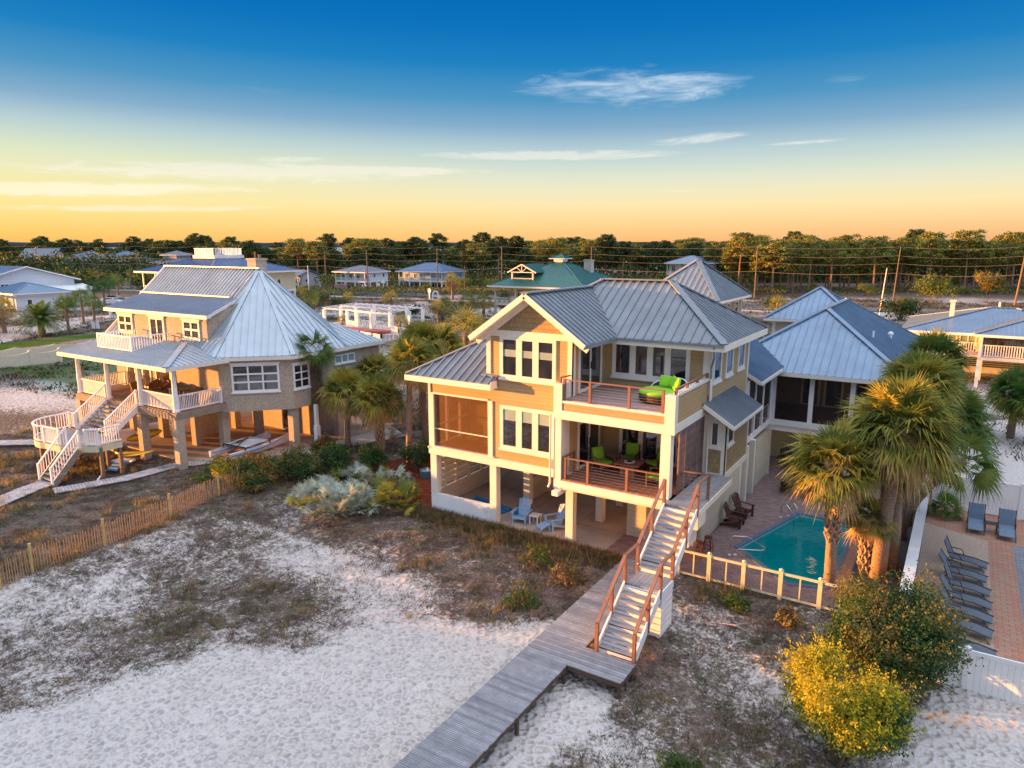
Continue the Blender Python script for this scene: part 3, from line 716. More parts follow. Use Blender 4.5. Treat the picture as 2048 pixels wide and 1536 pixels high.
# bay box on the right
b = MB(); b.box(XR, YM+0.0, 3.05, -8.0, 33.5, 5.95); HB(b, 'bay_window_box', T['shingle_tan'])
b = MB(); b.box(XR-0.0, YM-0.04, 2.98, -7.96, YM, 3.24); b.box(-8.0, YM-0.04, 2.98, -7.95, 33.54, 3.24); b.box(-8.16, YM-0.04, 3.24, -7.95, YM, 5.9); b.box(-8.0, YM-0.04, 3.24, -7.95, YM+0.12, 5.9)
b.box(XR+0.05, YM-0.03, 4.28, -8.16, YM, 5.9); b.box(-8.0, 33.42, 3.24, -7.96, 33.54, 5.6); HB(b, 'bay_trim', T['trim'])
HW((-8.66, YM-0.03, 4.42), X, 0.42, 1.15, fw=0.1, proud=0.03)
HW((-8.0, YM+0.2, 4.45), Y, 1.0, 1.15, fw=0.12, proud=0.05)
b = MB(); b.box(-7.99, 31.5, 5.0, -7.9, 31.72, 5.3); b.box(-7.92, 31.53, 5.05, -7.84, 31.69, 5.25); HB(b, 'wall_lamp', T['trim'])
r = MB(); roof_face(r, [(-7.45,29.05,5.62),(-7.45,33.75,5.62),(XR,33.75,6.45),(XR,29.05,6.45)], 0.22, 0.07); 
r.box(-7.47, 29.03, 5.45, -7.42, 33.77, 5.60, 1); r.bar((-7.45,29.02,5.5),(XR,29.02,6.33),0.05,0.16,1); HB(r, 'bay_roof', [T['roof_metal'], T['trim']])
# ---- lower deck
XD0, XD1, YD = -13.75, -8.85, 25.65
d = MB(); d.box(XD0, YD, 3.12, XD1, YM, 3.2); HB(d, 'deck_floor', T['red_planks_x'], label='reddish board floor of the lower deck')
d = MB(); d.box(-14.05, YD-0.06, 2.82, XD1+0.05, YD+0.02, 3.13); d.box(-14.05, YD+0.02, 2.72, XD1, YD+0.2, 3.1); d.box(XD1-0.02, YD+0.02, 2.82, XD1+0.05, YM, 3.1)
d.box(-14.0, 25.3, 2.5, -13.7, 27.2, 2.72); 
for x in (-12.6, -11.4, -10.2): d.box(x, YD+0.2, 2.9, x+0.06, YM, 3.1)
HB(d, 'deck_beam', T['trim'])
mb = MB(); mb.box(-9.36, YD-0.02, 3.2, -8.96, YD+0.36, 5.86); HB(mb, 'column', T['trim'])
mb = MB(); mb.box(-14.1, YD-0.02, 2.75, -13.75, YF-0.06, 6.15); HB(mb, 'column', T['trim'])
# upper deck
u_ = MB(); u_.box(XD0, YD+0.1, 6.55, XD1-0.1, YM, 6.65); HB(u_, 'roof_deck_floor', T['pink_planks_y'], label='weathered pinkish grey board floor of the upper deck')
u_ = MB(); u_.box(-14.12, YD-0.05, 5.82, XD1+0.03, YD+0.12, 6.2); u_.box(XD1-0.12, YD+0.12, 5.86, XD1+0.04, YM-0.05, 6.2); u_.box(-13.75, YD-0.04, 6.52, -9.25, YD+0.12, 6.62)
u_.box(-9.25, YD-0.05, 6.2, XD1+0.02, YD+0.3, 7.36); u_.box(-14.12, YD-0.05, 6.2, -13.72, YF-0.06, 7.34); u_.box(XD1-0.2, YD+0.3, 7.32, XD1+0.06, YM-0.02, 7.42)
HB(u_, 'deck_trim', T['trim'])
u_ = MB(); u_.box(-13.72, YD-0.02, 6.2, -9.25, YD+0.1, 6.52); u_.box(XD1-0.14, YD+0.3, 6.2, XD1, YM-0.05, 7.32); u_.box(XD0, YD+0.12, 5.9, XD1-0.12, YM, 6.0)
HB(u_, 'parapet', T['siding'])
def cable_rail(x0, y0, x1, y1, z, h, posts, name='railing', top=0.09, cables=6, zc=None):
    m_ = MB(); m_.bar((x0,y0,z+h),(x1,y1,z+h),0.09,0.045); 
    for t in posts:
        px_, py_ = x0+(x1-x0)*t, y0+(y1-y0)*t; m_.box(px_-0.05, py_-0.05, z-0.02, px_+0.05, py_+0.05, z+h+0.03)
    for k in range(cables):
        zz = z+0.12+(h-0.2)*k/cables; m_.bar((x0,y0,zz),(x1,y1,zz),0.008,0.008,1)
    return HB(m_, name, [T['brown_wood'], T['cable']])
cable_rail(XD0+0.1, YD+0.05, -9.3, YD+0.05, 6.65, 0.86, [0.0,0.27,0.665,0.985])
cable_rail(-13.9, YD+0.1, -13.75, YF+0.2, 7.34, 0.22, [0.02,0.98], cables=0)
cable_rail(XD1-0.06, YD+0.2, XD1-0.06, YM-0.1, 7.4, 0.2, [0.0,0.33,0.66,1.0], cables=0)
cable_rail(XD0+0.08, YD+0.08, -9.4, YD+0.08, 3.2, 0.93, [0.02,0.27,0.68])
cable_rail(XD0+0.08, YD+0.1, XD0+0.08, YF+0.3, 3.2, 0.93, [0.0,0.9])
# louvered privacy screen on the right of the lower deck
for k, (ya, yb, zb) in enumerate(((26.35,27.05,3.2),(27.08,27.85,3.2),(27.88,28.65,3.2),(28.68,29.5,3.2))):
    m_ = MB(); m_.box(XD1-0.06, ya, zb, XD1, ya+0.06, 5.85); m_.box(XD1-0.06, yb-0.06, zb, XD1, yb, 5.85)
    z = zb+0.1
    while z < 5.8: m_.bar((XD1-0.03,ya+0.06,z),(XD1-0.03,yb-0.06,z),0.014,0.098,0, up=(0.35,0,0.93)); z += 0.088
    HB(m_, 'louver_panel', T['louver_wood'])
# roofs
slope = 0.56; e0 = -22.45; ez = 6.87; ey = 25.85
r = MB()
tt = (XG+0.02-e0)
roof_face(r, [(e0,ey,ez),(XG+0.5,ey,ez),(XG+0.5,YF-0.06,ez+slope*(YF-0.06-ey)),(XG-0.06,YF-0.06,ez+slope*(YF-0.06-ey)),(XG-0.06,ey+tt,ez+slope*tt)], 0.42, 0.12, sw=0.06, sh=0.08)
roof_face(r, [(e0,ey,ez),(XG-0.06,ey+tt,ez+slope*tt),(XG-0.06,YB+0.5,ez+slope*tt),(e0,YB+0.5,ez)], 0.42, 0.12)
cap(r, (e0,ey,ez), (XG-0.06,ey+tt,ez+slope*tt), 0.28, 0.06)
r.box(e0-0.03, ey-0.04, ez-0.28, XG+0.53, ey, ez-0.02, 1); r.box(e0-0.04, ey, ez-0.28, e0, YB+0.5, ez-0.02, 1); r.box(XG+0.5, ey, ez-0.26, XG+0.53, YF-0.1, ez+0.1, 1)
r.box(e0, ey, ez-0.26, XL, YB+0.5, ez-0.22, 1); r.box(XL, ey, ez-0.26, XG+0.5, YF, ez-0.22, 1)
r.box(XG-0.3, YF-0.2, ez+slope*0.45, XG+0.56, YF-0.02, ez+slope*0.6, 0)
HB(r, 'porch_roof', [T['roof_metal'], T['trim']])
# main hip and gable
mz = 8.96; ms_ = 0.635
r = MB()
hip_roof(r, -19.0, 29.1, -8.08, 36.5, mz, ms_, 0.42, 0.14, 0, 0, 1, 0.34)
HB(r, 'main_roof', [T['roof_metal'], T['trim']])
r = MB(); gz = 10.97; gs = 0.70; gy0 = 25.85; gx = -15.73; hwid = 2.85
yr = 29.1+(gz-mz)/ms_
zl = gz-gs*hwid
for s in (-1, 1):
    ze = gz-gs*hwid
    yv = 29.1+max(0, (ze-mz)/ms_)
    roof_face(r, [(gx,gy0,gz),(gx,yr,gz),(gx+s*hwid,yv,ze),(gx+s*hwid,gy0,ze)], 0.40, 0.12)
    a = Vector((gx,gy0-0.02,gz-0.10)); b = Vector((gx+s*(hwid+0.03),gy0-0.02,ze-0.10)); r.bar(a, b, 0.05, 0.24, 1)
    a = Vector((gx,gy0+0.25,gz-0.22)); b = Vector((gx+s*(hwid-0.1),gy0+0.25,ze-0.16)); 
    r.slab([(gx,gy0,gz-0.16),(gx,YF,gz-0.16),(gx+s*hwid,YF,ze-0.16),(gx+s*hwid,gy0,ze-0.16)], 0.03, 1)
    r.bar((gx,YF-0.1,gz-0.3),(gx+s*(hwid-0.05),YF-0.1,ze-0.3),0.12,0.22,1)
    r.bar((gx+s*(hwid+0.02),gy0,ze-0.1),(gx+s*(hwid+0.02),29.1,ze-0.1),0.05,0.16,0)
cap(r, (gx,gy0,gz), (gx,yr,gz), 0.34, 0.06)
HB(r, 'gable_roof', [T['roof_metal'], T['trim']])
# gutter and downpipes
for (x, y, z0, z1) in ((-14.25, 25.6, 2.75, 6.0), (-8.72, 29.65, 2.9, 8.6)):
    m_ = MB(); m_.tube([(x,y,z1),(x,y,z0+0.2),(x-0.05,y-0.08,z0)], 0.045, 8); HB(m_, 'downpipe', T['trim'])
m_ = MB(); m_.bar((-12.9,29.05,8.9),(-8.08,29.05,8.9),0.1,0.1); m_.tube([(-8.5,29.08,8.85),(-8.5,29.2,8.4),(-8.72,29.62,7.9),(-8.72,29.65,7.4)], 0.045, 8); HB(m_, 'gutter', T['roof_metal'])
# screen of the porch and its mid rail
m_ = MB(); m_.box(XL+0.27, YF+0.06, 3.33, -18.03, YF+0.07, 5.93)
sc_ = mat('screen', (0.16,0.07,0.02), 0.8, alpha=0.42, var=0.02)
HB(m_, 'screen', sc_)
m_ = MB(); m_.box(XL+0.27, YF+0.04, 4.17, -18.03, YF+0.1, 4.22); HB(m_, 'screen_rail', T['trim'])
m_ = MB(); m_.box(XL+0.1, YF+0.2, 3.18, XG, 29.6, 3.215); HB(m_, 'porch_floor', T['orange_floor'])
m_ = MB()
for yy in (YF+1.2, YF+2.3): m_.box(XL+0.02, yy, 3.2, XL+0.16, yy+0.14, 6.7)
m_.box(XL+0.04, YF+0.2, 4.2, XL+0.1, 29.6, 4.28); HB(m_, 'porch_post', T['trim'])
m_ = MB(); m_.box(XL+0.02, YF+0.2, 3.2, XL+0.05, 29.6, 6.7); HB(m_, 'screen', sc_)
HW((-20.2, 29.6, 3.22), X, 1.7, 2.2, cols=2, fw=0.14, mw=0.12, name='glass_door', sill=False, glass='glass_warm', door=True)
# small propane/electric boxes
m_ = MB(); m_.box(-18.3, YF-0.06, 0.55, -18.14, YF, 0.75); HB(m_, 'socket', T['white'])
# ================================================================== OUTSIDE STAIRCASE (main)
S = thing('staircase', 'white and brown outside staircase climbing from the boardwalk to the lower deck', 'staircase', (-8.3, 22, 0))
def SB(mb, name, m): 
    o = mb.build(name, m, S, loc=(8.3, -22, 0)); return o
sx0, sx1 = -8.92, -7.64
SB(MB().box(sx0-0.1, 25.15, 3.1, sx1, 26.3, 3.2), 'top_landing', T['grey_planks_x'])
SB(MB().box(sx0, 26.3, 3.1, sx1, 29.7, 3.2), 'top_landing', T['grey_planks_x'])
m_ = MB(); m_.box(sx1-0.02, 25.12, 2.9, sx1+0.05, 29.7, 3.12); m_.box(sx0, 25.1, 2.9, sx1, 25.15, 3.1); m_.box(sx1-0.5, 25.6, 2.2, sx1-0.1, 26.6, 2.9); m_.box(sx1-0.5,25.6,1.4,sx1-0.42,26.6,2.2); SB(m_, 'landing_beam', T['trim'])
SB(MB().box(sx0+0.05, 21.47, 1.42, sx1, 22.6, 1.5), 'middle_landing', T['grey_planks_x'])
SB(MB().box(sx0, 21.4, 1.22, sx1+0.04, 21.47, 1.42), 'landing_beam', T['white'])
SB(MB().box(sx1, 21.47, 1.2, sx1+0.06, 22.62, 1.46), 'landing_beam', T['white'])
def flight(y0, z0, y1, z1, n):
    run = (y1-y0)/n; rise = (z1-z0)/n
    for i in range(n):
        ya = y0+run*i; z = z0+rise*(i+1)
        if i < n-1: SB(MB().box(sx0+0.06, ya-0.03, z-0.045, sx1-0.06, ya+run+0.0, z), 'tread', T['grey_planks_y'])
        SB(MB().box(sx0+0.06, ya+0.0, z-rise-0.0, sx1-0.06, ya+0.02, z-0.05), 'riser', T['white'])
    for xx in (sx0, sx1):
        m_ = MB(); d = Vector((0, y1-y0, z1-z0)).normalized()
        m_.slab([(xx-0.03,y0-0.05,z0+0.26),(xx+0.03,y0-0.05,z0+0.26),(xx+0.03,y1,z1+0.13),(xx-0.03,y1,z1+0.13)], 0.36); SB(m_, 'stringer', T['white'])
flight(19.35, 0.0, 21.47, 1.5, 9); flight(22.6, 1.5, 25.15, 3.2, 10)
for xx, tp in ((sx0-0.02, 0), (sx1+0.0, 1)):
    pts = [(19.3, 0.0), (20.4, 0.75), (21.45, 1.5), (22.62, 1.5), (23.9, 2.35), (25.1, 3.2)]
    for (yy, zz) in pts: SB(MB().box(xx-0.055, yy-0.055, zz-0.25, xx+0.055, yy+0.055, zz+0.98), 'post', T['brown_wood'])
    m_ = MB(); ps = [pts[0], pts[2], pts[3], pts[5]]
    for a, b in zip(ps[:-1], ps[1:]): m_.bar((xx,a[0],a[1]+1.0),(xx,b[0],b[1]+1.0),0.12,0.05)
    for k in range(5):
        for a, b in zip(ps[:-1], ps[1:]): m_.bar((xx,a[0],a[1]+0.2+k*0.15),(xx,b[0],b[1]+0.2+k*0.15),0.007,0.007,1)
    SB(m_, 'handrail', [T['brown_wood'], T['cable']])
for (xx, yy) in ((sx1-0.03,26.5),(sx0+0.05,26.45)): SB(MB().box(xx-0.05, yy-0.05, 3.1, xx+0.05, yy+0.05, 4.22), 'post', T['brown_wood'])
m_ = MB(); m_.bar((sx0+0.05,26.45,4.2),(sx1-0.03,26.5,4.2),0.1,0.045); m_.bar((sx1-0.03,25.15,4.2),(sx1-0.03,26.5,4.2),0.1,0.045)
for k in range(6): m_.bar((sx1-0.03,25.15,3.35+k*0.14),(sx1-0.03,26.5,3.35+k*0.14),0.007,0.007,1); m_.bar((sx0+0.05,26.45,3.35+k*0.14),(sx1-0.03,26.5,3.35+k*0.14),0.007,0.007,1)
SB(m_, 'handrail', [T['brown_wood'], T['cable']])
# slatted skirt box under the middle landing
m_ = MB()
for k in range(6):
    z0 = -0.22+k*0.245; m_.box(sx1+0.0, 21.55, z0, sx1+0.045, 22.6, z0+0.205)
    m_.box(sx0+0.1, 21.5, z0, sx1+0.045, 21.55, z0+0.205)
m_.box(sx1-0.1, 22.5, -0.5, sx1, 22.6, 1.4); m_.box(sx1-0.1, 21.56, -0.4, sx1-0.01, 21.66, 1.4); m_.box(sx0+0.1, 21.56, -0.6, sx0+0.2, 21.66, 1.4)
SB(m_, 'skirt', T['white'])
# ================================================================== BOARDWALK
Bk = thing('boardwalk', 'grey weathered board walk over the sand with a landing at the stair foot', 'boardwalk', (-10.3, 16, 0))
def plankrun(name, x0, x1, y0, y1, axis, parent, off, m, z=0.0, w=0.14, gap=0.012, t=0.04, seed=1):
    rr = random.Random(seed); mb = MB(); a, b = (y0, y1) if axis == 'y' else (x0, x1); k = a
    while k < b-0.02:
        e = min(k+w-gap, b); dz = rr.uniform(-0.003, 0.003); j0 = rr.uniform(-0.012, 0.012); j1 = rr.uniform(-0.012, 0.012)
        if axis == 'y': mb.box(x0+j0, k, z-t+dz, x1+j1, e, z+dz)
        else: mb.box(k, y0+j0, z-t+dz, e, y1+j1, z+dz)
        k += w
    return mb.build(name, m, parent, loc=off)
bo = (10.3, -16, 0)
plank_m = mat('boardwalk_plank', (0.36,0.365,0.385), 0.85, pat='planks', axis='y', per=0.14, var=0.25, stain=0.5, col2=(0.10,0.10,0.12))
plankrun('planks', -11.0, -9.38, 4.0, 18.1, 'y', Bk, bo, plank_m, seed=1)
plankrun('planks', -11.0, -7.55, 18.1, 19.3, 'y', Bk, bo, plank_m, seed=2)
plankrun('planks', -11.0, -9.35, 19.3, 26.6, 'y', Bk, bo, plank_m, seed=3)
m_ = MB()
for xx in (-10.95, -9.43): m_.box(xx-0.02, 4, -0.2, xx+0.02, 26.4, -0.045)
m_.box(-9.4, 18.12, -0.2, -7.6, 18.16, -0.045); m_.box(-7.6, 18.12, -0.2, -7.56, 19.3, -0.045); m_.box(-9.35,19.24,-0.2,-7.6,19.28,-0.045)
m_.build('joist', mat('dark_wood', (0.10,0.065,0.045), 0.85, var=0.2), Bk, loc=bo)
for (x, y) in [(-9.45,12.6),(-9.45,15.2),(-9.45,9.8),(-10.9,9.8),(-10.9,12.6),(-10.9,15.2),(-7.65,18.2),(-7.65,19.2),(-9.45,18.0),(-10.9,18.0),(-10.9,21.0),(-9.45,21.0),(-10.9,24.0),(-9.45,24.0),(-9.45,7),(-10.9,7)]:
    MB().box(x-0.05, y-0.05, -1.1, x+0.05, y+0.05, -0.045).build('post', T['dark_wood'], Bk, loc=bo)
# ================================================================== POOL WING
W = thing('pool_wing', 'blue grey hip roofed wing with a dark screened porch standing behind the pool', 'house', (-7, 45, 0))
wo_ = (7, -45, 0)
def WB(mb, name, m, label=None):
    o = mb.build(name, m, W, loc=wo_)
    if label: o['label'] = label
    return o
r = MB(); hip_roof(r, -11.9, 40.7, -1.7, 58.8, 6.1, 0.63, 0.42, 0.12, 0, 0, 1, 0.32, 0.12); WB(r, 'roof', [T['roof_metal_blue'], T['trim']])
r = MB(); r.tube([(-4.2,46,7.2),(-4.2,46,8.1)],0.05,8); WB(r, 'vent_pipe', T['white'])
r = MB(); r.tube([(-3.6,50,6.9),(-3.6,50,7.5)],0.09,8); r.lathe((-3.6,50,7.5),[(0.16,0),(0.16,0.1),(0.05,0.2)],10); WB(r, 'vent_pipe', T['white'])
r = MB(); hip_roof(r, -12.8, 56.5, -6.06, 63.2, 7.5, 0.68, 0.42, 0.12, 0, 0, 1, 0.3, 0.1); WB(r, 'tower_roof', [T['roof_metal_blue'], T['trim']])
r = MB(); r.box(-12.2, 57.0, 0, -6.6, 62.7, 7.35); WB(r, 'tower_wall', T['tan_wall'])
r = MB(); r.box(-12.24, 56.95, 0, -12.0, 57.1, 7.35); r.box(-6.8,56.95,0,-6.56,57.1,7.35); WB(r, 'corner_board', T['trim'])
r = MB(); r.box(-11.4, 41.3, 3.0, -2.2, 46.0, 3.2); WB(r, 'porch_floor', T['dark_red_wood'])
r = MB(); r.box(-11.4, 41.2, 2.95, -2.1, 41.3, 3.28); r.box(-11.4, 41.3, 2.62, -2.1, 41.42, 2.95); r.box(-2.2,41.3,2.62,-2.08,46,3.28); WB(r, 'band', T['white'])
r = MB(); r.box(-11.4, 46.0, 0, -2.2, 46.2, 6.0); r.box(-2.4,46.2,0,-2.2,57,6.0); r.box(-11.4,46.2,0,-11.2,57,6); WB(r, 'wall', mat('wall_dark_tan', (0.30,0.25,0.18), 0.7, pat='siding', per=0.18))  # even dark tan siding of the wing
for x in (-7.9, -6.6, -4.9, -3.4):
    f_ = window(W, (x+7, 46.0-45, 3.25), X, 1.1, 2.2, cols=1, fw=0.13, proud=0.05, name='glass_door', sill=False)
for x in (-8.66, -6.66, -4.6, -2.3):
    r = MB(); r.box(x, 41.28, 3.2, x+0.24, 41.52, 6.05); WB(r, 'column', T['white'])
r = MB()
r.box(-8.5, 41.36, 4.2, -2.2, 41.44, 4.28); 
for k in range(9): r.box(-8.5, 41.395, 3.3+k*0.1, -2.2, 41.405, 3.31+k*0.1)
WB(r, 'railing', T['brown_wood'])
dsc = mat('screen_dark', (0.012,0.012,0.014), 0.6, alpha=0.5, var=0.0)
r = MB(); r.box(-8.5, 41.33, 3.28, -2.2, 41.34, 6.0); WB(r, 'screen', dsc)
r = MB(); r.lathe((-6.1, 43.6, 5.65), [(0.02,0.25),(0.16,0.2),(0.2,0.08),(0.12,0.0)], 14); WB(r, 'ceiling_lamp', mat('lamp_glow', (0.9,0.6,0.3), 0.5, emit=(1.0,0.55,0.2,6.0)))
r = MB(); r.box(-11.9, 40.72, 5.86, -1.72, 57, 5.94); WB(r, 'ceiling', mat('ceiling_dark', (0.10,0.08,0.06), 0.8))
# ground level of the wing
r = MB(); r.box(-8.78, 38.4, -0.1, -8.62, 41.3, 2.64); r.box(-8.62, 41.15, -0.1, -8.5, 41.3, 2.64)
r.box(-11.4, 38.2, -0.1, -8.78, 38.4, 2.9); WB(r, 'storage_wall', T['siding_pale'])
r = MB(); r.box(-11.3, 45.0, 0, -7.1, 45.15, 2.6); r.box(-6.1,45.0,0,-2.2,45.15,2.6); r.box(-7.1,45.0,0,-6.1,45.15,1.5)
for k in range(3): r.box(-7.1,45.02,1.62+k*0.34,-6.1,45.1,1.84+k*0.34)
WB(r, 'back_wall', mat('cream_wall', (0.60,0.50,0.28), 0.7, var=0.05))
for (x, y) in ((-8.75, 35.75), (-8.75, 37.2), (-4.6, 41.4), (-2.4, 41.4), (-6.6, 45.2)):
    r = MB(); r.box(x, y, -0.1, x+0.3, y+0.3, 2.95); WB(r, 'pier', T['trim'])
# covered walkway between the two houses
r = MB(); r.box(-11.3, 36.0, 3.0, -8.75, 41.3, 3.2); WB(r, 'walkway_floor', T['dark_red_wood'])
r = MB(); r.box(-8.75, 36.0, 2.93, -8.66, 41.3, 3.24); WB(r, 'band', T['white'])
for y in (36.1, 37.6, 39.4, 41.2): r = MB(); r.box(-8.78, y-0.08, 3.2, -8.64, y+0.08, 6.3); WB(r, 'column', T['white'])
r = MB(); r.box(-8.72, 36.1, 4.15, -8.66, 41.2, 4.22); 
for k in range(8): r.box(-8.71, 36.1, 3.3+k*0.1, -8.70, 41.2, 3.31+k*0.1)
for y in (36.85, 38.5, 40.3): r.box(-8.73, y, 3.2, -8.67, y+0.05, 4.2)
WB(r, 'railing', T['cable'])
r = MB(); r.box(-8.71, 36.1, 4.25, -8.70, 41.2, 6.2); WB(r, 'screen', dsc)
r = MB(); r.box(-11.3,36.0,3.2,-11.1,41.3,6.6); WB(r, 'wall', T['siding'])
r = MB(); roof_face(r, [(-8.05,35.95,6.32),(-8.05,41.5,6.32),(-10.4,43.4,7.72),(-10.4,35.95,7.72)], 0.24, 0.08); roof_face(r, [(-12.7,35.95,6.32),(-12.7,42,6.32),(-10.4,43.4,7.72),(-10.4,35.95,7.72)], 0.24, 0.08)
cap(r, (-10.4,35.95,7.72), (-10.4,43.4,7.72), 0.3); r.box(-8.05,35.95,6.12,-8.0,40.7,6.3,1); r.bar((-8.05,35.93,6.2),(-10.4,35.93,7.6),0.05,0.16,1)
WB(r, 'walkway_roof', [T['roof_metal_blue'], T['trim']])
# ================================================================== TAN HOUSE BEHIND
Q = thing('tan_house', 'tan house with a steep grey pyramid roof standing behind the beach house', 'house', (-18.5, 57.5, 0))
qo = (18.5, -57.5, 0)
A_=(-21.8,52.7,8.9); B_=(-15.3,52.7,8.9); C_=(-15.3,62.3,8.9); D_=(-21.8,62.3,8.9); E_=(-18.45,57.3,11.85)
r = MB()
for p in ((A_,B_,E_),(B_,C_,E_),(C_,D_,E_),(D_,A_,E_)): roof_face(r, p, 0.45, 0.12)
for p in (A_,B_,C_,D_): cap(r, p, E_, 0.42)
r.box(-21.85,52.65,8.66,-15.25,52.7,8.86,1); r.box(-15.3,52.7,8.66,-15.25,62.3,8.86,1); r.box(-21.8,52.7,8.68,-15.3,62.3,8.72,1)
r.build('roof', [T['roof_metal'], T['trim']], Q, loc=qo)
r = MB(); r.box(-21.2,53.3,0,-15.9,61.7,8.7); r.build('wall', T['siding'], Q, loc=qo)
r = MB(); r.box(-15.92,53.26,0,-15.86,53.5,8.7); r.box(-15.92,61.5,0,-15.86,61.72,8.7); r.box(-15.92,53.4,6.9,-15.86,61.6,7.25); r.build('corner_board', T['trim'], Q, loc=qo)
for y_ in (54.6, 57.0, 59.4): window(Q, (-15.9+18.5, y_-57.5, 7.35), Y, 1.1, 1.1, fw=0.1, name='window')
# ================================================================== POOL TERRACE
PF = [(-5.69,35.49),(-3.27,35.26),(-3.38,28.0),(-4.6,27.6),(-5.6,28.5),(-7.15,29.98)]
def ring_sheet(name, outer, hole, z, t, m, label):
    """sheet with a hole: bmesh triangulated between two loops"""
    bm = bmesh.new(); vo = [bm.verts.new((x,y,z)) for x,y in outer]; vi = [bm.verts.new((x,y,z)) for x,y in hole]
    es = [bm.edges.new((vo[i], vo[(i+1)%len(vo)])) for i in range(len(vo))]+[bm.edges.new((vi[i], vi[(i+1)%len(vi)])) for i in range(len(vi))]
    bmesh.ops.triangle_fill(bm, use_beauty=True, use_dissolve=False, edges=es)
    for f in bm.faces:
        if f.normal.z < 0: f.normal_flip()
    me = bpy.data.meshes.new(name); bm.to_mesh(me); bm.free(); me.materials.append(m); o = bpy.data.objects.new(name, me); COL.objects.link(o)
    tag(o, kind='structure', label=label); return o
ring_sheet('pool_terrace', [(-12.0,26.35),(-1.9,26.35),(-1.0,26.5),(-1.0,46.0),(-12.0,46.0),(-12.0,41.4),(-8.6,41.4),(-8.6,29.0),(-12.0,28.6)], PF, 0.012, 0, T['paver'], 'reddish brick paved terrace round the pool')
pl = thing('swimming_pool', 'teal water swimming pool with corner steps sunk in the brick terrace', 'pool', (-5, 31, 0)); po = (5, -31, 0)
mb = MB(); n = len(PF)
def inset(poly, d):
    c = (sum(p[0] for p in poly)/len(poly), sum(p[1] for p in poly)/len(poly)); out = []
    for i, p in enumerate(poly):
        a = Vector(poly[i-1]); b = Vector(p); c2 = Vector(poly[(i+1)%len(poly)]); e1 = (b-a).normalized(); e2 = (c2-b).normalized()
        n1 = Vector((e1.y,-e1.x)); n2 = Vector((e2.y,-e2.x)); nn = (n1+n2); nn = nn/max(0.3, nn.dot(n1)); out.append((p[0]+nn.x*d, p[1]+nn.y*d))
    return out
P2 = [(p[0],p[1]) for p in PF]
vs = [(x,y,0.0) for x,y in P2]+[(x,y,-1.45) for x,y in P2]
mb.add(vs, [tuple(range(n,2*n))]+[(i,n+i,n+(i+1)%n,(i+1)%n) for i in range(n)], 0)
mb.build('basin', mat('pool_plaster', (0.22,0.62,0.62), 0.6, var=0.15, vs=1.5), pl, loc=po)
ar = sum(P2[i][0]*P2[(i+1)%n][1]-P2[(i+1)%n][0]*P2[i][1] for i in range(n)); sgn = 1 if ar < 0 else -1
outp = inset(P2, -0.22*sgn); 
if abs(outp[0][0]) > 99: outp = P2
inn = inset(P2, 0.12*sgn)
mb = MB()
for i in range(n):
    j = (i+1)%n; mb.slab([(*P2[i],0.045),(*P2[j],0.045),(*outp[j],0.045),(*outp[i],0.045)], 0.05)
mb.build('coping', mat('coping_blue', (0.10,0.15,0.22), 0.6, var=0.2, vs=8), pl, loc=po)
mb = MB(); a = Vector(P2[5]); b = Vector(P2[4]); nn = Vector((0.69,0.72))
for k in range(3):
    w_ = 0.5*(k+1); z = -0.25-0.28*k
    mb.prism([(a.x,a.y),(b.x,b.y),(b.x+nn.x*w_,b.y+nn.y*w_),(a.x+nn.x*w_,a.y+nn.y*w_)], -1.4, z)
mb.build('steps', mat('pool_step', (0.28,0.55,0.53), 0.6), pl, loc=po)
def pool_water():
    m = bpy.data.materials.new('pool_water'); m.use_nodes = True; nt = m.node_tree; nt.nodes.clear(); LK = nt.links
    o = _n(nt,'ShaderNodeOutputMaterial'); tr = _n(nt,'ShaderNodeBsdfTransparent'); tr.inputs[0].default_value = (0.16,0.66,0.66,1)
    g = _n(nt,'ShaderNodeBsdfGlossy'); g.inputs['Roughness'].default_value = 0.04; fr = _n(nt,'ShaderNodeFresnel'); fr.inputs[0].default_value = 1.33
    nz = _n(nt,'ShaderNodeTexNoise'); nz.inputs['Scale'].default_value = 2.2; nz.inputs['Detail'].default_value = 3; tc = _n(nt,'ShaderNodeTexCoord'); LK.new(tc.outputs['Object'], nz.inputs['Vector'])
    b = _n(nt,'ShaderNodeBump'); b.inputs['Strength'].default_value = 0.25; b.inputs['Distance'].default_value = 0.05; LK.new(nz.outputs[0], b.inputs['Height']); LK.new(b.outputs[0], g.inputs['Normal']); LK.new(b.outputs[0], fr.inputs['Normal'])
    df = _n(nt,'ShaderNodeBsdfDiffuse'); df.inputs[0].default_value = (0.0,0.38,0.42,1); m1 = _n(nt,'ShaderNodeMixShader'); m1.inputs[0].default_value = 0.45; LK.new(tr.outputs[0], m1.inputs[1]); LK.new(df.outputs[0], m1.inputs[2])
    m2 = _n(nt,'ShaderNodeMixShader'); LK.new(fr.outputs[0], m2.inputs[0]); LK.new(m1.outputs[0], m2.inputs[1]); LK.new(g.outputs[0], m2.inputs[2]); LK.new(m2.outputs[0], o.inputs[0]); return m
mb = MB(); mb.add([(x,y,-0.10) for x,y in P2][::-1], [tuple(range(n))]); mb.build('water', pool_water(), pl, loc=po)
mb = MB(); mb.slab([(-3.22,27.4,0.02),(-2.72,27.4,0.02),(-2.75,36.0,0.02),(-3.05,36.0,0.02)], 0.02); o = mb.build('terrace_edge', T['paver_red']); tag(o, kind='structure', label='red brick border along the right side of the pool')
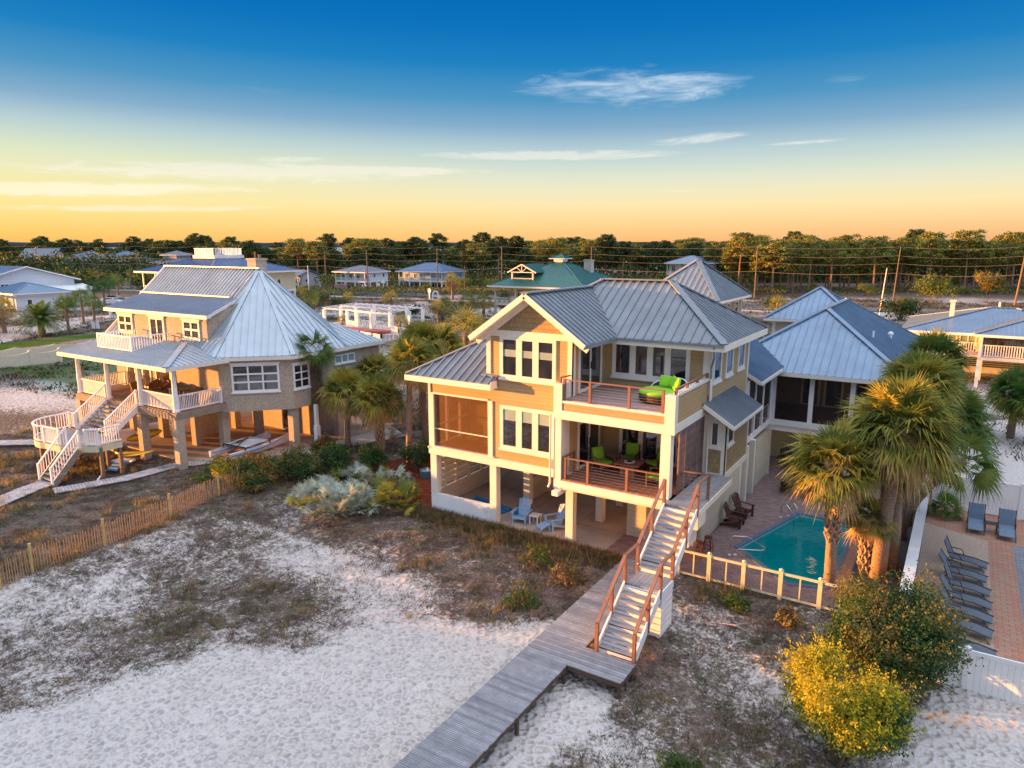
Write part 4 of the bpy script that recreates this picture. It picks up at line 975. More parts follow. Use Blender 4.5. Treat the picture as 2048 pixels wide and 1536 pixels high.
mb = MB(); mb.slab([(-2.7,26.4,0.022),(-0.86,26.4,0.022),(-0.8,46,0.022),(-2.6,46,0.022)], 0.02); o = mb.build('planting_strip', mat('dark_gravel', (0.06,0.065,0.075), 0.9, var=0.6, vs=25, bump=0.5, bs=30)); tag(o, kind='structure', label='dark gravel bed between the pool and the white wall')
# handrails of the pool
def pool_rail(lbl, pts, base):
    t_ = thing('pool_handrail', lbl, 'handrail', (base[0], base[1], 0))
    for pp in pts:
        m_ = MB(); m_.tube([(x-base[0], y-base[1], z) for x,y,z in pp], 0.024, 8); m_.build('rail', T['steel'], t_, smooth=True)
        for q in (pp[0], pp[-1]):
            if q[2] >= 0: m_ = MB(); m_.lathe((q[0]-base[0], q[1]-base[1], 0.012), [(0.07,0),(0.06,0.03),(0.03,0.04)], 10); m_.build('anchor', T['white'], t_)
def arc(x0,y0,x1,y1,z0,z1,h,n=9):
    P = [(x0,y0,z0)]
    for i in range(n): 
        t = i/(n-1); a = math.pi*t; P.append((x0+(x1-x0)*(0.08+0.84*t), y0+(y1-y0)*(0.08+0.84*t), (z0*(1-t)+max(z1,0)*t)+h*(0.75+0.25*math.sin(a))*(1 if t<0.7 else 1-(t-0.7)*1.6)))
    P.append((x1,y1,z1)); return P
pool_rail('low steel grab rail over the pool steps beside the yellow fence', [[(-7.32,28.95,0.0),(-7.3,28.97,0.75),(-7.2,29.05,0.86),(-6.7,29.3,0.84),(-6.05,29.55,0.45),(-6.0,29.55,0.35),(-6.15,29.45,0.3),(-7.0,29.15,0.27),(-7.12,29.1,0.22),(-7.12,29.1,0.0)]], (-7,29))
pool_rail('pair of steel ladder rails at the far end of the pool', [[(-6.41,34.57,0.0),(-6.4,34.56,0.6),(-6.3,34.5,0.76),(-6.1,34.4,0.72),(-5.75,34.25,0.3),(-5.7,34.22,-0.6)], [(-6.13,34.95,0.0),(-6.12,34.94,0.6),(-6.02,34.88,0.76),(-5.85,34.78,0.72),(-5.5,34.63,0.3),(-5.45,34.6,-0.6)]], (-6,34.6))
# ================================================================== FENCES AND WALLS
F1 = thing('mesh_fence', 'low yellow timber fence with wire mesh panels closing off the pool', 'fence', (-5, 26.2, 0)); fo = (5, -26.2, 0)
fx = [-8.62,-7.37,-6.04,-4.68,-3.31,-1.95]
for x in fx: m_ = MB(); m_.box(x-0.075,26.12,-0.5,x+0.075,26.27,1.10); m_.lathe((x,26.195,1.10),[(0.09,0),(0.09,0.04),(0.02,0.08)],4); m_.build('post', T['fence_yellow'], F1, loc=fo)
for a, b in zip(fx[:-1], fx[1:]):
    m_ = MB(); m_.box(a+0.075,26.15,0.95,b-0.075,26.23,1.03); m_.box(a+0.075,26.16,0.02,b-0.075,26.22,0.09); mx = (a+b)/2; m_.box(mx-0.025,26.17,0.09,mx+0.025,26.21,0.95); m_.build('rail', T['fence_yellow'], F1, loc=fo)
    m_ = MB(); k = a+0.09
    while k < b-0.08: m_.box(k,26.193,0.09,k+0.004,26.197,0.95); k += 0.05
    z = 0.12
    while z < 0.95: m_.box(a+0.075,26.193,z,b-0.075,26.197,z+0.004); z += 0.05
    m_.build('mesh_panel', T['dark_metal'], F1, loc=fo)
Wl = thing('garden_wall', 'white capped boundary wall running from the bushes to the palms', 'wall', (-0.6, 31, 0))
m_ = MB(); m_.slab([(-0.16,-5.0,1.42),(0.10,-5.0,1.42),(0.16,9.8,1.42),(-0.10,9.8,1.42)], 1.8); m_.build('wall', mat('pink_render', (0.60,0.47,0.42), 0.85, var=0.1, stain=0.2), Wl)
m_ = MB(); m_.slab([(-0.22,-5.05,1.50),(0.16,-5.05,1.50),(0.22,9.85,1.50),(-0.16,9.85,1.50)], 0.08); m_.build('cap', T['white'], Wl)
def panel_fence(name, label, x0, x1, y, z0, z1, step, group=None, loc=None):
    t_ = thing(name, label, 'fence', (x0, y, 0)); x = 0.0; Ln = x1-x0
    while x <= Ln+0.01:
        m_ = MB(); m_.box(x-0.07,-0.07,z0-0.3,x+0.07,0.07,z1+0.05); m_.lathe((x,0,z1+0.05),[(0.1,0),(0.1,0.03),(0.01,0.09)],4); m_.build('post', T['white'], t_)
        if x+step <= Ln+0.5:
            m_ = MB(); m_.box(x+0.07,-0.03,z0+0.05,x+step-0.07,0.03,z0+0.2); m_.box(x+0.07,-0.03,z1-0.14,x+step-0.07,0.03,z1)
            k = x+0.08
            while k < x+step-0.1: m_.box(k,-0.018,z0+0.2,min(k+0.15,x+step-0.07),0.018,z1-0.14); k += 0.158
            m_.build('panel', T['white'], t_)
        x += step
    return t_
panel_fence('vinyl_fence', 'white board fence in the bottom right corner behind the big green bush', -0.9, 5.4, 23.55, -0.35, 1.17, 2.1)
panel_fence('vinyl_fence', 'tall white board fence behind the pair of blue sun loungers', -0.25, 7.0, 40.4, 0, 1.72, 1.8)
# neighbour terrace, right
mb = MB(); mb.prism([(-0.45,23.8),(2.05,23.8),(2.05,36.6),(-0.45,37.6)], -0.2, 0.006); o = mb.build('gravel_bed', mat('tan_gravel', (0.40,0.31,0.24), 0.95, var=0.5, vs=22, bump=0.5, bs=40)); tag(o, kind='structure', label='tan shell gravel bed under the row of loungers')
mb = MB(); mb.prism([(2.05,23.8),(2.95,23.8),(2.95,36.6),(2.05,36.6)], -0.2, 0.016); mb.prism([(-0.45,37.6),(2.05,36.6),(6,36.6),(6,40.35),(-0.3,40.35)], -0.2, 0.016); o = mb.build('terrace', T['paver_red']); tag(o, kind='structure', label='red and tan brick paving beside the loungers')
mb = MB(); mb.prism([(2.95,23.8),(7,23.8),(7,36.6),(2.95,36.6)], -0.2, 0.02); o = mb.build('terrace', T['paver_grey']); tag(o, kind='structure', label='blue grey stone paving at the right edge')
# ================================================================== LEFT PORCH HOUSE
K = thing('porch_house', 'tabby walled house on piers with a pale metal roof, white railed porch and octagonal end', 'house', (-42, 30, 0)); ko = (42, -30, 0)
def KB(mb, name, m, label=None, parent=None):
    o = mb.build(name, m, parent or K, loc=ko if parent is None else None)
    if label: o['label'] = label
    return o
def KW(P0, u, w, h, **k): return window(K, (P0[0]+42, P0[1]-30, P0[2]), u, w, h, **k)
tb = T['tabby']
oc = (-40.6, 32.1); ap_ = 5.3; side = ap_*2*math.tan(math.pi/8)
def octp(a): 
    rr = a/math.cos(math.pi/8); return [(oc[0]+rr*math.cos(R_(-112.5+45*i)), oc[1]+rr*math.sin(R_(-112.5+45*i))) for i in range(8)]
O = octp(ap_)   # 0:front-left,1:front-right,2:right-front,3:right-back ...
w = MB(); w.prism([O[0],O[1],O[2],O[3],O[4],O[5]], 2.75, 6.2); w.box(-50.0, 26.9, 3.3, -42.8, 37.2, 6.2); w.box(-42.8,O[0][1]+0.0,3.3,O[0][0],37.2,6.2)
w.box(-42.8, 37.2, 2.75, -35.35, 37.9, 6.2); w.box(-37.5, 34.0, 2.75, -35.31, 37.85, 6.2)
KB(w, 'wall', tb)
w = MB(); w.prism([(-50,27.3),(-39.9,27.3),(-39.9,30.9),(-50,30.9)], 6.3, 8.55)
w.add([(-39.9,27.3,8.55),(-39.9,30.0,9.35),(-39.9,30.9,9.35),(-39.9,30.9,8.55),(-50,27.3,8.55),(-50,30.0,9.35),(-50,30.9,9.35),(-50,30.9,8.55)], [(0,3,2,1),(4,5,6,7)])
KB(w, 'dormer_wall', tb)
# roofs
ez_ = 6.25; az_ = 11.42; E8 = octp(ap_+0.35); apx = (oc[0], oc[1], az_)
r = MB()
for i in range(0, 5):
    a, b = E8[i], E8[(i+1) % 8]; roof_face(r, [(a[0],a[1],ez_),(b[0],b[1],ez_),apx], 0.42, 0.12)
    cap(r, (a[0],a[1],ez_), apx, 0.26, 0.05)
    d = Vector((b[0]-a[0], b[1]-a[1], 0)).normalized(); nn = Vector((d.y,-d.x,0))*0.02
    r.bar(Vector((a[0],a[1],ez_-0.14))+nn, Vector((b[0],b[1],ez_-0.14))+nn, 0.04, 0.22, 1)
    r.slab([(a[0],a[1],ez_-0.22),(b[0],b[1],ez_-0.22),(oc[0],oc[1],ez_-0.22)], 0.02, 1)
KB(r, 'octagon_roof', [T['roof_metal_pale'], T['trim']])
sl = (az_-ez_)/(ap_+0.35); fy = oc[1]-(ap_+0.35); xl = -51.3
r = MB()
def zs(y): return ez_+sl*(y-fy)
yb_ = 30.05
roof_face(r, [(xl,yb_,zs(yb_)),(-40.6,yb_,zs(yb_)),(-40.6,oc[1],az_),(xl,oc[1],az_)], 0.36, 0.12, sh=0.1, sw=0.07)
roof_face(r, [(xl+0.3,fy,ez_),(-49.9,fy,ez_),(-49.9,yb_,zs(yb_)),(xl+0.1,yb_,zs(yb_))], 0.4, 0.12)
roof_face(r, [(-40.0,fy,ez_),(O[0][0]-0.2,fy,ez_),(-40.6,yb_,zs(yb_)),(-40.6,yb_-0.1,zs(yb_-0.1))], 0.4, 0.12)
roof_face(r, [(xl,oc[1],az_),(-40.6,oc[1],az_),(-40.6,37.75,ez_),(xl,37.75,ez_)], 0.42, 0.12)
cap(r, (xl,oc[1],az_), (-40.4,oc[1],az_), 0.4, 0.08); r.bar((xl,yb_-0.05,zs(yb_)+0.07),(-41.0,yb_-0.05,zs(yb_)+0.07),0.25,0.08)
r.bar((xl,fy,ez_),(xl,oc[1],az_),0.12,0.2,1)
KB(r, 'main_roof', [T['roof_metal_pale'], T['trim']])
w = MB(); w.add([(xl+0.5,26.9,6.2),(xl+0.5,37.2,6.2),(xl+0.5,32.1,az_-0.3),(xl+0.7,26.9,6.2),(xl+0.7,37.2,6.2),(xl+0.7,32.1,az_-0.3)],[(0,2,1),(3,4,5),(0,3,5,2),(1,2,5,4),(0,1,4,3)]); KB(w, 'gable', tb)
r = MB(); roof_face(r, [(-50.7,26.85,8.72),(-39.2,26.85,8.72),(-40.4,yb_+0.1,zs(yb_)+0.0),(-51.0,yb_+0.1,zs(yb_)+0.0)], 0.30, 0.12, sh=0.09, sw=0.05)
r.box(-50.75,26.8,8.5,-39.15,26.85,8.72,1); r.bar((-39.2,26.85,8.6),(-40.35,yb_,zs(yb_)-0.1),0.06,0.18,1); r.box(-50.7,26.85,8.52,-39.3,27.3,8.56,1)
KB(r, 'dormer_roof', [mat('roof_metal_mid', (0.28,0.36,0.46), 0.34, metal=0.35, var=0.1, vs=0.8), T['trim']])
r = MB(); px0, px1, py0, pz = -49.6, -37.65, 22.95, 6.17; ps = 0.19; h_ = 3.75
roof_face(r, [(px0,py0,pz),(px1,py0,pz),(px1-h_,py0+h_,pz+ps*h_),(px0,py0+h_,pz+ps*h_)], 0.36, 0.1, sh=0.07)
roof_face(r, [(px1,py0,pz),(px1,py0+h_+0.35,pz),(px1-h_,py0+h_,pz+ps*h_)], 0.36, 0.1)
cap(r, (px1,py0,pz), (px1-h_,py0+h_,pz+ps*h_), 0.36, 0.07)
r.box(px0-0.04,py0-0.04,pz-0.24,px1+0.04,py0,pz-0.02,1); r.box(px1,py0,pz-0.24,px1+0.04,py0+h_+0.4,pz-0.02,1); r.box(px0,py0,pz-0.22,px1,26.85,pz-0.18,1)
KB(r, 'porch_roof', [T['roof_metal_pale'], T['trim']])
# low hip roof of the right rear wing
r = MB(); roof_face(r, [(-35.0,33.2,6.27),(-35.0,38.1,6.27),(-38.6,36.4,7.5),(-38.6,34.6,7.5)], 0.42, 0.12); roof_face(r, [(-35.0,38.1,6.27),(-42,38.1,6.27),(-42,36.4,7.5),(-38.6,36.4,7.5)], 0.42, 0.12)
r.box(-35.0,33.2,6.02,-34.96,38.1,6.24,1); KB(r, 'rear_roof', [T['roof_metal_pale'], T['trim']])
# chimney
m_ = MB(); m_.box(-46.75,35.9,6,-45.75,36.9,11.85); m_.box(-46.82,35.83,11.85,-45.68,36.97,12.0); KB(m_, 'chimney', tb)
m_ = MB(); m_.tube([(-46.4,36.4,11.9),(-46.4,36.4,12.5)],0.07,8); m_.tube([(-46.0,36.5,11.9),(-46.0,36.5,12.3)],0.12,8); KB(m_, 'chimney_pot', T['pole_wood'])
# porch deck, rails, columns
m_ = MB(); m_.box(-49.0,23.6,3.28,-38.0,26.9,3.4); KB(m_, 'porch_floor', T['deck_wood'])
m_ = MB(); m_.box(-49.05,23.5,2.95,-45.35,23.6,3.34); m_.box(-41.85,23.5,2.95,-37.95,23.6,3.34); m_.box(-45.35,23.52,3.1,-41.85,23.6,3.34); m_.box(-38.0,23.6,2.95,-37.95,26.8,3.34); m_.box(-49.05,23.6,2.95,-49,26.9,3.3); KB(m_, 'rim_beam', T['old_wood'])
for x in (-48.85,-45.4,-41.78,-38.25):
    m_ = MB(); m_.lathe((x,23.75,3.4),[(0.2,0),(0.2,0.08),(0.145,0.14),(0.155,0.9),(0.12,2.35),(0.16,2.42),(0.18,2.56)],16); KB(m_, 'column', T['white'])
def KR(p0, p1, **k):
    m_ = MB(); railing(m_, p0, p1, **k); KB(m_, 'railing', T['white'])
KR((-48.85,23.75,3.4),(-45.45,23.75,3.4), posts=False); KR((-41.75,23.75,3.4),(-38.35,23.75,3.4), posts=False); KR((-38.15,23.8,3.4),(-38.15,26.7,3.4)); KR((-48.9,23.8,3.4),(-48.9,26.8,3.4))
# doors, windows on the porch
for (x, w_, c_) in ((-48.7,2.9,3),(-45.3,3.4,2),(-41.4,2.6,3)):
    KW((x,26.9,3.42), X, w_, 2.35, cols=c_, fw=0.13, mw=0.16, glass='glass_warm', name='glass_door', sill=False, proud=0.05)
KW((-49.85,27.3,7.08), X, 1.75, 1.2, cols=2, rows=2, fw=0.14, mw=0.13, head=True)
KW((-42.35,27.3,7.08), X, 1.75, 1.2, cols=2, rows=2, fw=0.14, mw=0.13, head=True)
KW((-46.1,27.3,6.35), X, 1.7, 1.95, cols=2, fw=0.16, mw=0.12, head=True, name='glass_door', sill=False)
a = Vector((*O[1],0)); b = Vector((*O[2],0)); d_ = (b-a).normalized()
q = a+d_*0.75; KW((q.x,q.y,3.98), tuple(d_), 2.85, 1.75, cols=3, rows=3, fw=0.12, mw=0.1, proud=0.06, head=True, trim='white')
KW((-35.31,29.95,4.0), Y, 1.3, 1.6, cols=2, rows=3, fw=0.1, mw=0.08, head=True, trim='white')
KW((-35.31,33.6,5.2), Y, 1.75, 0.5, cols=3, fw=0.08, mw=0.08, trim='white', glass='glass_green') if False else KW((-35.31,33.5,5.12), Y, 1.85, 0.6, cols=3, fw=0.08, mw=0.09, trim='white', blind=0.98)
# balcony
bz = 6.42; m_ = MB(); m_.box(-47.3,24.35,bz-0.1,-43.4,27.3,bz); KB(m_, 'balcony_floor', T['white'])
KR((-47.25,24.4,bz),(-43.45,24.4,bz), bal=0.17); KR((-43.45,24.4,bz),(-43.45,27.2,bz), posts=False, bal=0.17); KR((-47.25,24.4,bz),(-47.25,27.2,bz), posts=False, bal=0.17)
# piers and ground floor
for (x, y) in ((-38.2,23.75),(-41.9,23.75),(-45.4,23.75),(-48.9,23.75),(-38.95,27.3),(-41.9,27.3),(-45.6,27.3),(-49.2,27.3),(-35.7,30.1),(-35.7,34.0),(-40.6,31.2),(-36.0,37.0),(-43.5,31.5)):
    m_ = MB(); m_.box(x-0.24,y-0.24,-0.4,x+0.24,y+0.24,2.96 if y < 26 else (3.3 if x < -39 else 2.76)); KB(m_, 'pier', tb)
m_ = MB(); m_.box(-43.6,33.0,-0.2,-37.5,33.2,2.76); m_.box(-37.6,33.2,-0.2,-37.5,37,2.76); m_.box(-44.5,28.6,-0.2,-43.4,30.2,3.0); KB(m_, 'ground_wall', tb)
window(K, (-40.3+42,33.0-30,0.1), X, 1.0, 2.2, cols=1, fw=0.14, name='door', sill=False, glass='glass_warm')
m_ = MB(); m_.prism([(-50,24.6),(-38.5,24.6),(-34.9,29.2),(-34.6,38.5),(-50,38.5)], -0.5, 0.03); KB(m_, 'slab', mat('brown_slab', (0.36,0.27,0.20), 0.9, var=0.25, vs=0.8, bump=0.1))
m_ = MB(); m_.prism([(-34.9,29.6),(-34.0,29.9),(-31.8,36.5),(-34.6,38)], -0.5, -0.01); KB(m_, 'slab', T['pale_concrete'])
m_ = MB(); m_.box(-34.75,30.9,0,-34.45,31.2,1.5); m_.box(-34.72,30.95,1.5,-34.5,31.15,2.9); KB(m_, 'meter_box', T['white'])
# staircase of the porch house
S2 = thing('porch_staircase', 'white railed wooden staircase with a rounded landing beside the porch house', 'staircase', (-42.5, 21, 0)); s2o = (42.5, -21, 0)
def S2B(mb, name, m): return mb.build(name, m, S2, loc=s2o)
n_ = 8
for i in range(n_):
    t0 = i/n_; y = 23.5-1.95*t0; z = 3.3-1.45*(i+1)/n_; S2B(MB().box(-45.3,y-0.27,z-0.05,-41.95,y,z), 'tread', T['grey_planks_y'])
for xx in (-45.35,-41.9):
    m_ = MB(); m_.slab([(xx-0.03,21.5,1.95),(xx+0.03,21.5,1.95),(xx+0.03,23.5,3.42),(xx-0.03,23.5,3.42)],0.34); S2B(m_, 'stringer', T['white'])
    m_ = MB(); railing(m_, (xx,21.5,1.95),(xx,23.5,3.42), h=0.9); S2B(m_, 'railing', T['white'])
pc = (-44.3,20.6); Rr = 1.75; arcp = [(pc[0]+Rr*math.cos(R_(a)), pc[1]+Rr*math.sin(R_(a))) for a in range(180, 291, 11)]
plat = [(-46.05,21.5)]+arcp+[(-42.15,19.05),(-40.35,20.2),(-40.3,21.5)]
m_ = MB(); m_.prism(plat, 1.78, 1.88); S2B(m_, 'landing', T['grey_planks_y'])
m_ = MB()
for a, b in zip(plat[:-1], plat[1:]): m_.bar((*a,1.68),(*b,1.68),0.06,0.34)
S2B(m_, 'rim_beam', T['fence_yellow'])
for a, b, ps_ in [(plat[0],arcp[0],False)]+[(arcp[i],arcp[i+1],False) for i in range(len(arcp)-1)]+[(arcp[-1],(-42.3,19.1),True),((-40.9,19.8),(-40.35,20.2),True),((-40.35,20.32),(-40.3,21.5),False),((-46.05,21.5),(-45.4,21.6),True)]:
    m_ = MB(); railing(m_, (*a,1.88),(*b,1.88), h=0.95, posts=ps_, bal=0.13); S2B(m_, 'railing', T['white'])
n_ = 9; a0 = Vector((-41.6,19.45,1.88)); a1 = Vector((-41.7,17.9,0.12)); 
for i in range(n_):
    t0 = (i+0.0)/n_; q = a0.lerp(a1, t0); S2B(MB().box(q.x-0.65,q.y-0.28,q.z-0.24,q.x+0.65,q.y,q.z-0.19), 'tread', T['grey_planks_y'])
for s in (-0.7,0.7):
    p = a0+Vector((s,0,0)); q = a1+Vector((s,0,0)); m_ = MB(); m_.bar(p-Vector((0,0,0.15)),q-Vector((0,0,0.1)),0.06,0.34); S2B(m_, 'stringer', T['old_wood'])
    m_ = MB(); railing(m_, p, q, h=0.95, bal=0.13); S2B(m_, 'railing', T['white'])
for (x, y) in ((-45.9,20.6),(-40.4,20.3),(-40.4,21.4),(-42.3,19.2),(-44.3,19.0),(-45.3,21.5),(-42.0,21.5)):
    S2B(MB().box(x-0.09,y-0.09,-0.5,x+0.09,y+0.09,1.78), 'post', T['pole_wood'])
# boardwalks of the porch house (slightly crooked runs)
def walk(label, pts, w, z):
    t_ = thing('boardwalk', label, 'boardwalk', (pts[0][0], pts[0][1], 0)); rr = random.Random(5); mb = MB(); jb = MB(); o0 = Vector((*pts[0],0))
    for a, b in zip(pts[:-1], pts[1:]):
        a = Vector((*a,0))-o0; b = Vector((*b,0))-o0; d = (b-a).normalized(); nn = Vector((-d.y,d.x,0)); Ln = (b-a).length; k = 0.0
        while k < Ln:
            c = a+d*(k+0.08); jw = w/2+rr.uniform(-0.02,0.02); z_ = z+rr.uniform(-0.008,0.008); mb.bar(c-nn*jw+Vector((0,0,z_)), c+nn*jw+Vector((0,0,z_)), 0.15, 0.04); k += 0.168
        for s in (-1,1): jb.bar(a+nn*s*(w/2-0.05)+Vector((0,0,z-0.12)), b+nn*s*(w/2-0.05)+Vector((0,0,z-0.12)), 0.05, 0.2)
    mb.build('planks', mat('pale_planks', (0.42,0.42,0.44), 0.85, var=0.3, vs=2.5, bump=0.2), t_); jb.build('joist', T['dark_wood'], t_); return t_
walk('grey board path along the piers of the porch house', [(-40.2,17.55),(-39.0,20.9),(-38.9,23.6),(-37.2,26.5)], 1.0, 0.05)
walk('pale board path leading from the foot of the white porch stairs', [(-41.9,18.3),(-41.5,16.9),(-40.2,14.2),(-38.5,10.6)], 1.25, 0.10)
walk('board path crossing the dunes left of the rounded landing', [(-49.5,22.8),(-54,19.5),(-62,15.0)], 1.2, 0.15)
# ================================================================== SAND FENCE
SF = thing('sand_fence', 'orange lit wooden slat sand fence snaking across the dune', 'fence', (-31, 16, 0))
pts = [(-30.2,6.5),(-30.29,10.92),(-30.80,12.3),(-30.95,15.29),(-31.46,18.74),(-32.3,22.0),(-32.5,23.4)]
rr = random.Random(3); fm = mat('sand_fence_wood', (0.40,0.24,0.13), 0.85, var=0.3, vs=6)
for a, b in zip(pts[:-1], pts[1:]):
    a = Vector(a); b = Vector(b); L_ = (b-a).length; mb = MB(); k = 0.0
    while k < L_:
        q = a.lerp(b, k/L_); z = float(terr(q.x, q.y)); ww = rr.uniform(-0.02,0.02); tl = rr.uniform(-0.03,0.03); hh = rr.uniform(1.0,1.14)
        mb.bar((q.x+31+ww,q.y-16,z-0.1),(q.x+31+ww+tl,q.y-16+rr.uniform(-0.03,0.03),z+hh),0.035,0.012,up=(1,0,0)); k += 0.118
    za = float(terr(a.x,a.y)); zb = float(terr(b.x,b.y))
    for hh in (0.25,0.55,0.9): mb.bar((a.x+31,a.y-16,za+hh),(b.x+31,b.y-16,zb+hh),0.008,0.008)
    mb.build('slat_panel', fm, SF)
for q in pts[1:6]+[pts[6]]:
    z = float(terr(*q)); m_ = MB(); m_.tube([(q[0]+31,q[1]-16,z-0.3),(q[0]+31.02,q[1]-16,z+1.28)],0.06,8); m_.build('post', mat('post_yellow_wood', (0.5,0.36,0.14), 0.8, var=0.2), SF)
# ================================================================== FURNITURE
def adirondack(label, loc, rz, m, group=None, name='adirondack_chair'):
    t = thing(name, label, 'chair', loc, rz, group); mm = T[m]
    b = MB(); b.slab([(-0.28,-0.30,0.38),(0.28,-0.30,0.38),(0.28,0.22,0.27),(-0.28,0.22,0.27)], 0.025); b.box(-0.29,-0.33,0.26,0.29,-0.30,0.38); b.build('seat', mm, t)
    for i in range(5):
        x = -0.22+0.11*i; h = 1.0+0.10*(1-abs(i-2)/2.0); a = Vector((x*0.9,0.20,0.28)); c = Vector((x*1.25,0.52,h)); b = MB(); b.bar(a, c, 0.095, 0.022, up=(0,1,0.3)); b.build('back_slat', mm, t)
    b = MB(); b.bar((-0.3,0.33,0.6),(0.3,0.33,0.6),0.06,0.03); b.bar((-0.28,0.44,0.88),(0.28,0.44,0.88),0.05,0.03); b.build('back_rail', mm, t)
    for s in (-1,1):
        b = MB(); b.box(s*0.36-0.07,-0.40,0.55,s*0.36+0.07,0.34,0.575); b.build('armrest', mm, t)
        b = MB(); b.box(s*0.32-0.02,-0.36,0,s*0.32+0.02,-0.26,0.55); b.build('leg', mm, t)
        b = MB(); b.bar((s*0.30,-0.30,0.30),(s*0.30,0.62,0.04),0.03,0.12); b.build('leg', mm, t)
    return t
ag = 'pale blue wooden chairs under the beach house'
adirondack('pale blue slatted garden chair nearest the low white wall, left of the small white table', (-16.75,27.35,0), R_(8), 'pale_blue')
adirondack('pale blue slatted garden chair with a footstool in front, right of the small white table', (-15.05,27.55,0), R_(-28), 'pale_blue')
t = thing('footstool', 'pale blue slatted footstool in front of the right garden chair', 'footstool', (-15.35,26.95,0), R_(-28))
b = MB(); 
for k in range(5): b.slab([(-0.25,-0.22+k*0.1,0.22+k*0.03),(0.25,-0.22+k*0.1,0.22+k*0.03),(0.25,-0.14+k*0.1,0.245+k*0.03),(-0.25,-0.14+k*0.1,0.245+k*0.03)],0.02)
b.build('top', T['pale_blue'], t)
for s in (-1,1): b = MB(); b.bar((s*0.22,-0.22,0.2),(s*0.22,-0.26,0.0),0.04,0.05); b.bar((s*0.22,0.22,0.32),(s*0.22,0.24,0),0.04,0.05); b.build('leg', T['pale_blue'], t)
t = thing('side_table', 'small white square table between the two pale blue garden chairs', 'table', (-16.1,27.55,0), R_(5))
b = MB(); b.box(-0.25,-0.25,0.42,0.25,0.25,0.45); b.build('table_top', T['white'], t)
for s in (-1,1):
    for q in (-1,1): b = MB(); b.box(s*0.2-0.025,q*0.2-0.025,0,s*0.2+0.025,q*0.2+0.025,0.42); b.build('leg', T['white'], t)
# green cushioned armchairs and the fire table
def lounge_chair(label, loc, rz, fab='green_fabric', group=None, m='dark_red_wood', name='armchair'):
    t = thing(name, label, 'armchair', loc, rz, group)
    b = MB(); b.box(-0.33,-0.34,0.26,0.33,0.34,0.31); b.box(-0.36,-0.36,0.2,0.36,-0.32,0.3); b.bar((-0.33,0.34,0.3),(-0.33,0.46,0.85),0.04,0.04); b.bar((0.33,0.34,0.3),(0.33,0.46,0.85),0.04,0.04); b.bar((-0.33,0.46,0.85),(0.33,0.46,0.85),0.04,0.05); b.build('frame', T[m], t)
    b = MB(); b.box(-0.30,-0.34,0.31,0.30,0.30,0.43); o = b.build('seat_cushion', T[fab], t); bev(o, 0.04)
    b = MB(); b.slab([(-0.29,0.28,0.42),(0.29,0.28,0.42),(0.29,0.44,0.95),(-0.29,0.44,0.95)],0.12); o = b.build('back_cushion', T[fab], t); bev(o, 0.04)
    for s in (-1,1):
        b = MB(); b.box(s*0.37-0.045,-0.38,0.56,s*0.37+0.045,0.42,0.59); b.build('armrest', T[m], t)
        for y in (-0.33,0.33): b = MB(); b.box(s*0.37-0.025,y-0.025,0,s*0.37+0.025,y+0.025,0.56); b.build('leg', T[m], t)
    return t
def bev(o, w, seg=3):
    md = o.modifiers.new('bevel', 'BEVEL'); md.width = w; md.segments = seg; o.data.polygons.foreach_set('use_smooth', [True]*len(o.data.polygons))
g_ = 'green cushioned armchairs around the fire table'
lounge_chair('green cushioned armchair on the left side of the fire table', (-12.75,27.75,3.2), R_(62), m='brown_wood')
lounge_chair('green cushioned armchair behind the fire table, left of the two by the doors', (-12.0,28.95,3.2), R_(8), m='dark_red_wood')
lounge_chair('green cushioned armchair behind the fire table, nearest the louvered screen', (-10.7,28.85,3.2), R_(-20), m='dark_red_wood')
lounge_chair('yellow green cushioned armchair in the sun beside the front column', (-10.05,27.15,3.2), R_(-82), m='brown_wood')
t = thing('fire_table', 'square brown fire table with a white ring burner in the middle of the lower deck', 'table', (-11.45,27.6,3.2), R_(4))
b = MB(); b.box(-0.55,-0.5,0.56,0.55,0.5,0.62); b.build('table_top', T['brown_wood'], t)
b = MB(); b.box(-0.32,-0.3,0,0.32,0.3,0.56); b.build('base', T['brown_wood'], t)
b = MB(); b.lathe((0,0,0.62),[(0.24,0),(0.24,0.015),(0.17,0.02),(0.16,0.005)],20); b.build('burner', T['white'], t)
b = MB(); b.lathe((0,0,0.625),[(0.14,0),(0.10,0.05),(0.03,0.06)],10); b.build('fire_stone', T['dark_metal'], t)
# daybed
t = thing('daybed', 'round dark wicker daybed with bright green cushion on the upper deck', 'daybed', (-10.15,27.6,6.65), R_(0))
b = MB(); b.lathe((0,0,0),[(0.78,0.0),(0.9,0.1),(0.92,0.3),(0.88,0.34)],28); b.build('base', T['wicker_dark'], t, smooth=False)
b = MB(); b.lathe((-0.02,-0.02,0.34),[(0.86,0.0),(0.9,0.05),(0.88,0.12),(0.78,0.16),(0.2,0.17)],28); b.build('mattress', T['green_fabric'], t, smooth=True)
vs = []; fs = []; n_ = 16
for i in range(n_+1):
    a = R_(-25+ (165)*i/n_); h = 0.34+0.5*math.sin(math.pi*i/n_)**0.6
    for (rr_, zz) in ((0.90,0.3),(1.02,h),(0.97,h+0.02),(0.86,0.32)): vs.append((rr_*math.cos(a), rr_*math.sin(a), zz))
for i in range(n_):
    for k in range(3): fs.append((i*4+k,(i+1)*4+k,(i+1)*4+k+1,i*4+k+1))
b = MB(); b.add(vs, fs); b.build('backrest', T['wicker_dark'], t)
b = MB(); b.tube([(1.0*math.cos(R_(-25+165*i/n_)), 1.0*math.sin(R_(-25+165*i/n_)), 0.37+0.5*math.sin(math.pi*i/n_)**0.6) for i in range(n_+1)], 0.025, 6); b.build('edge_piping', T['white'], t)
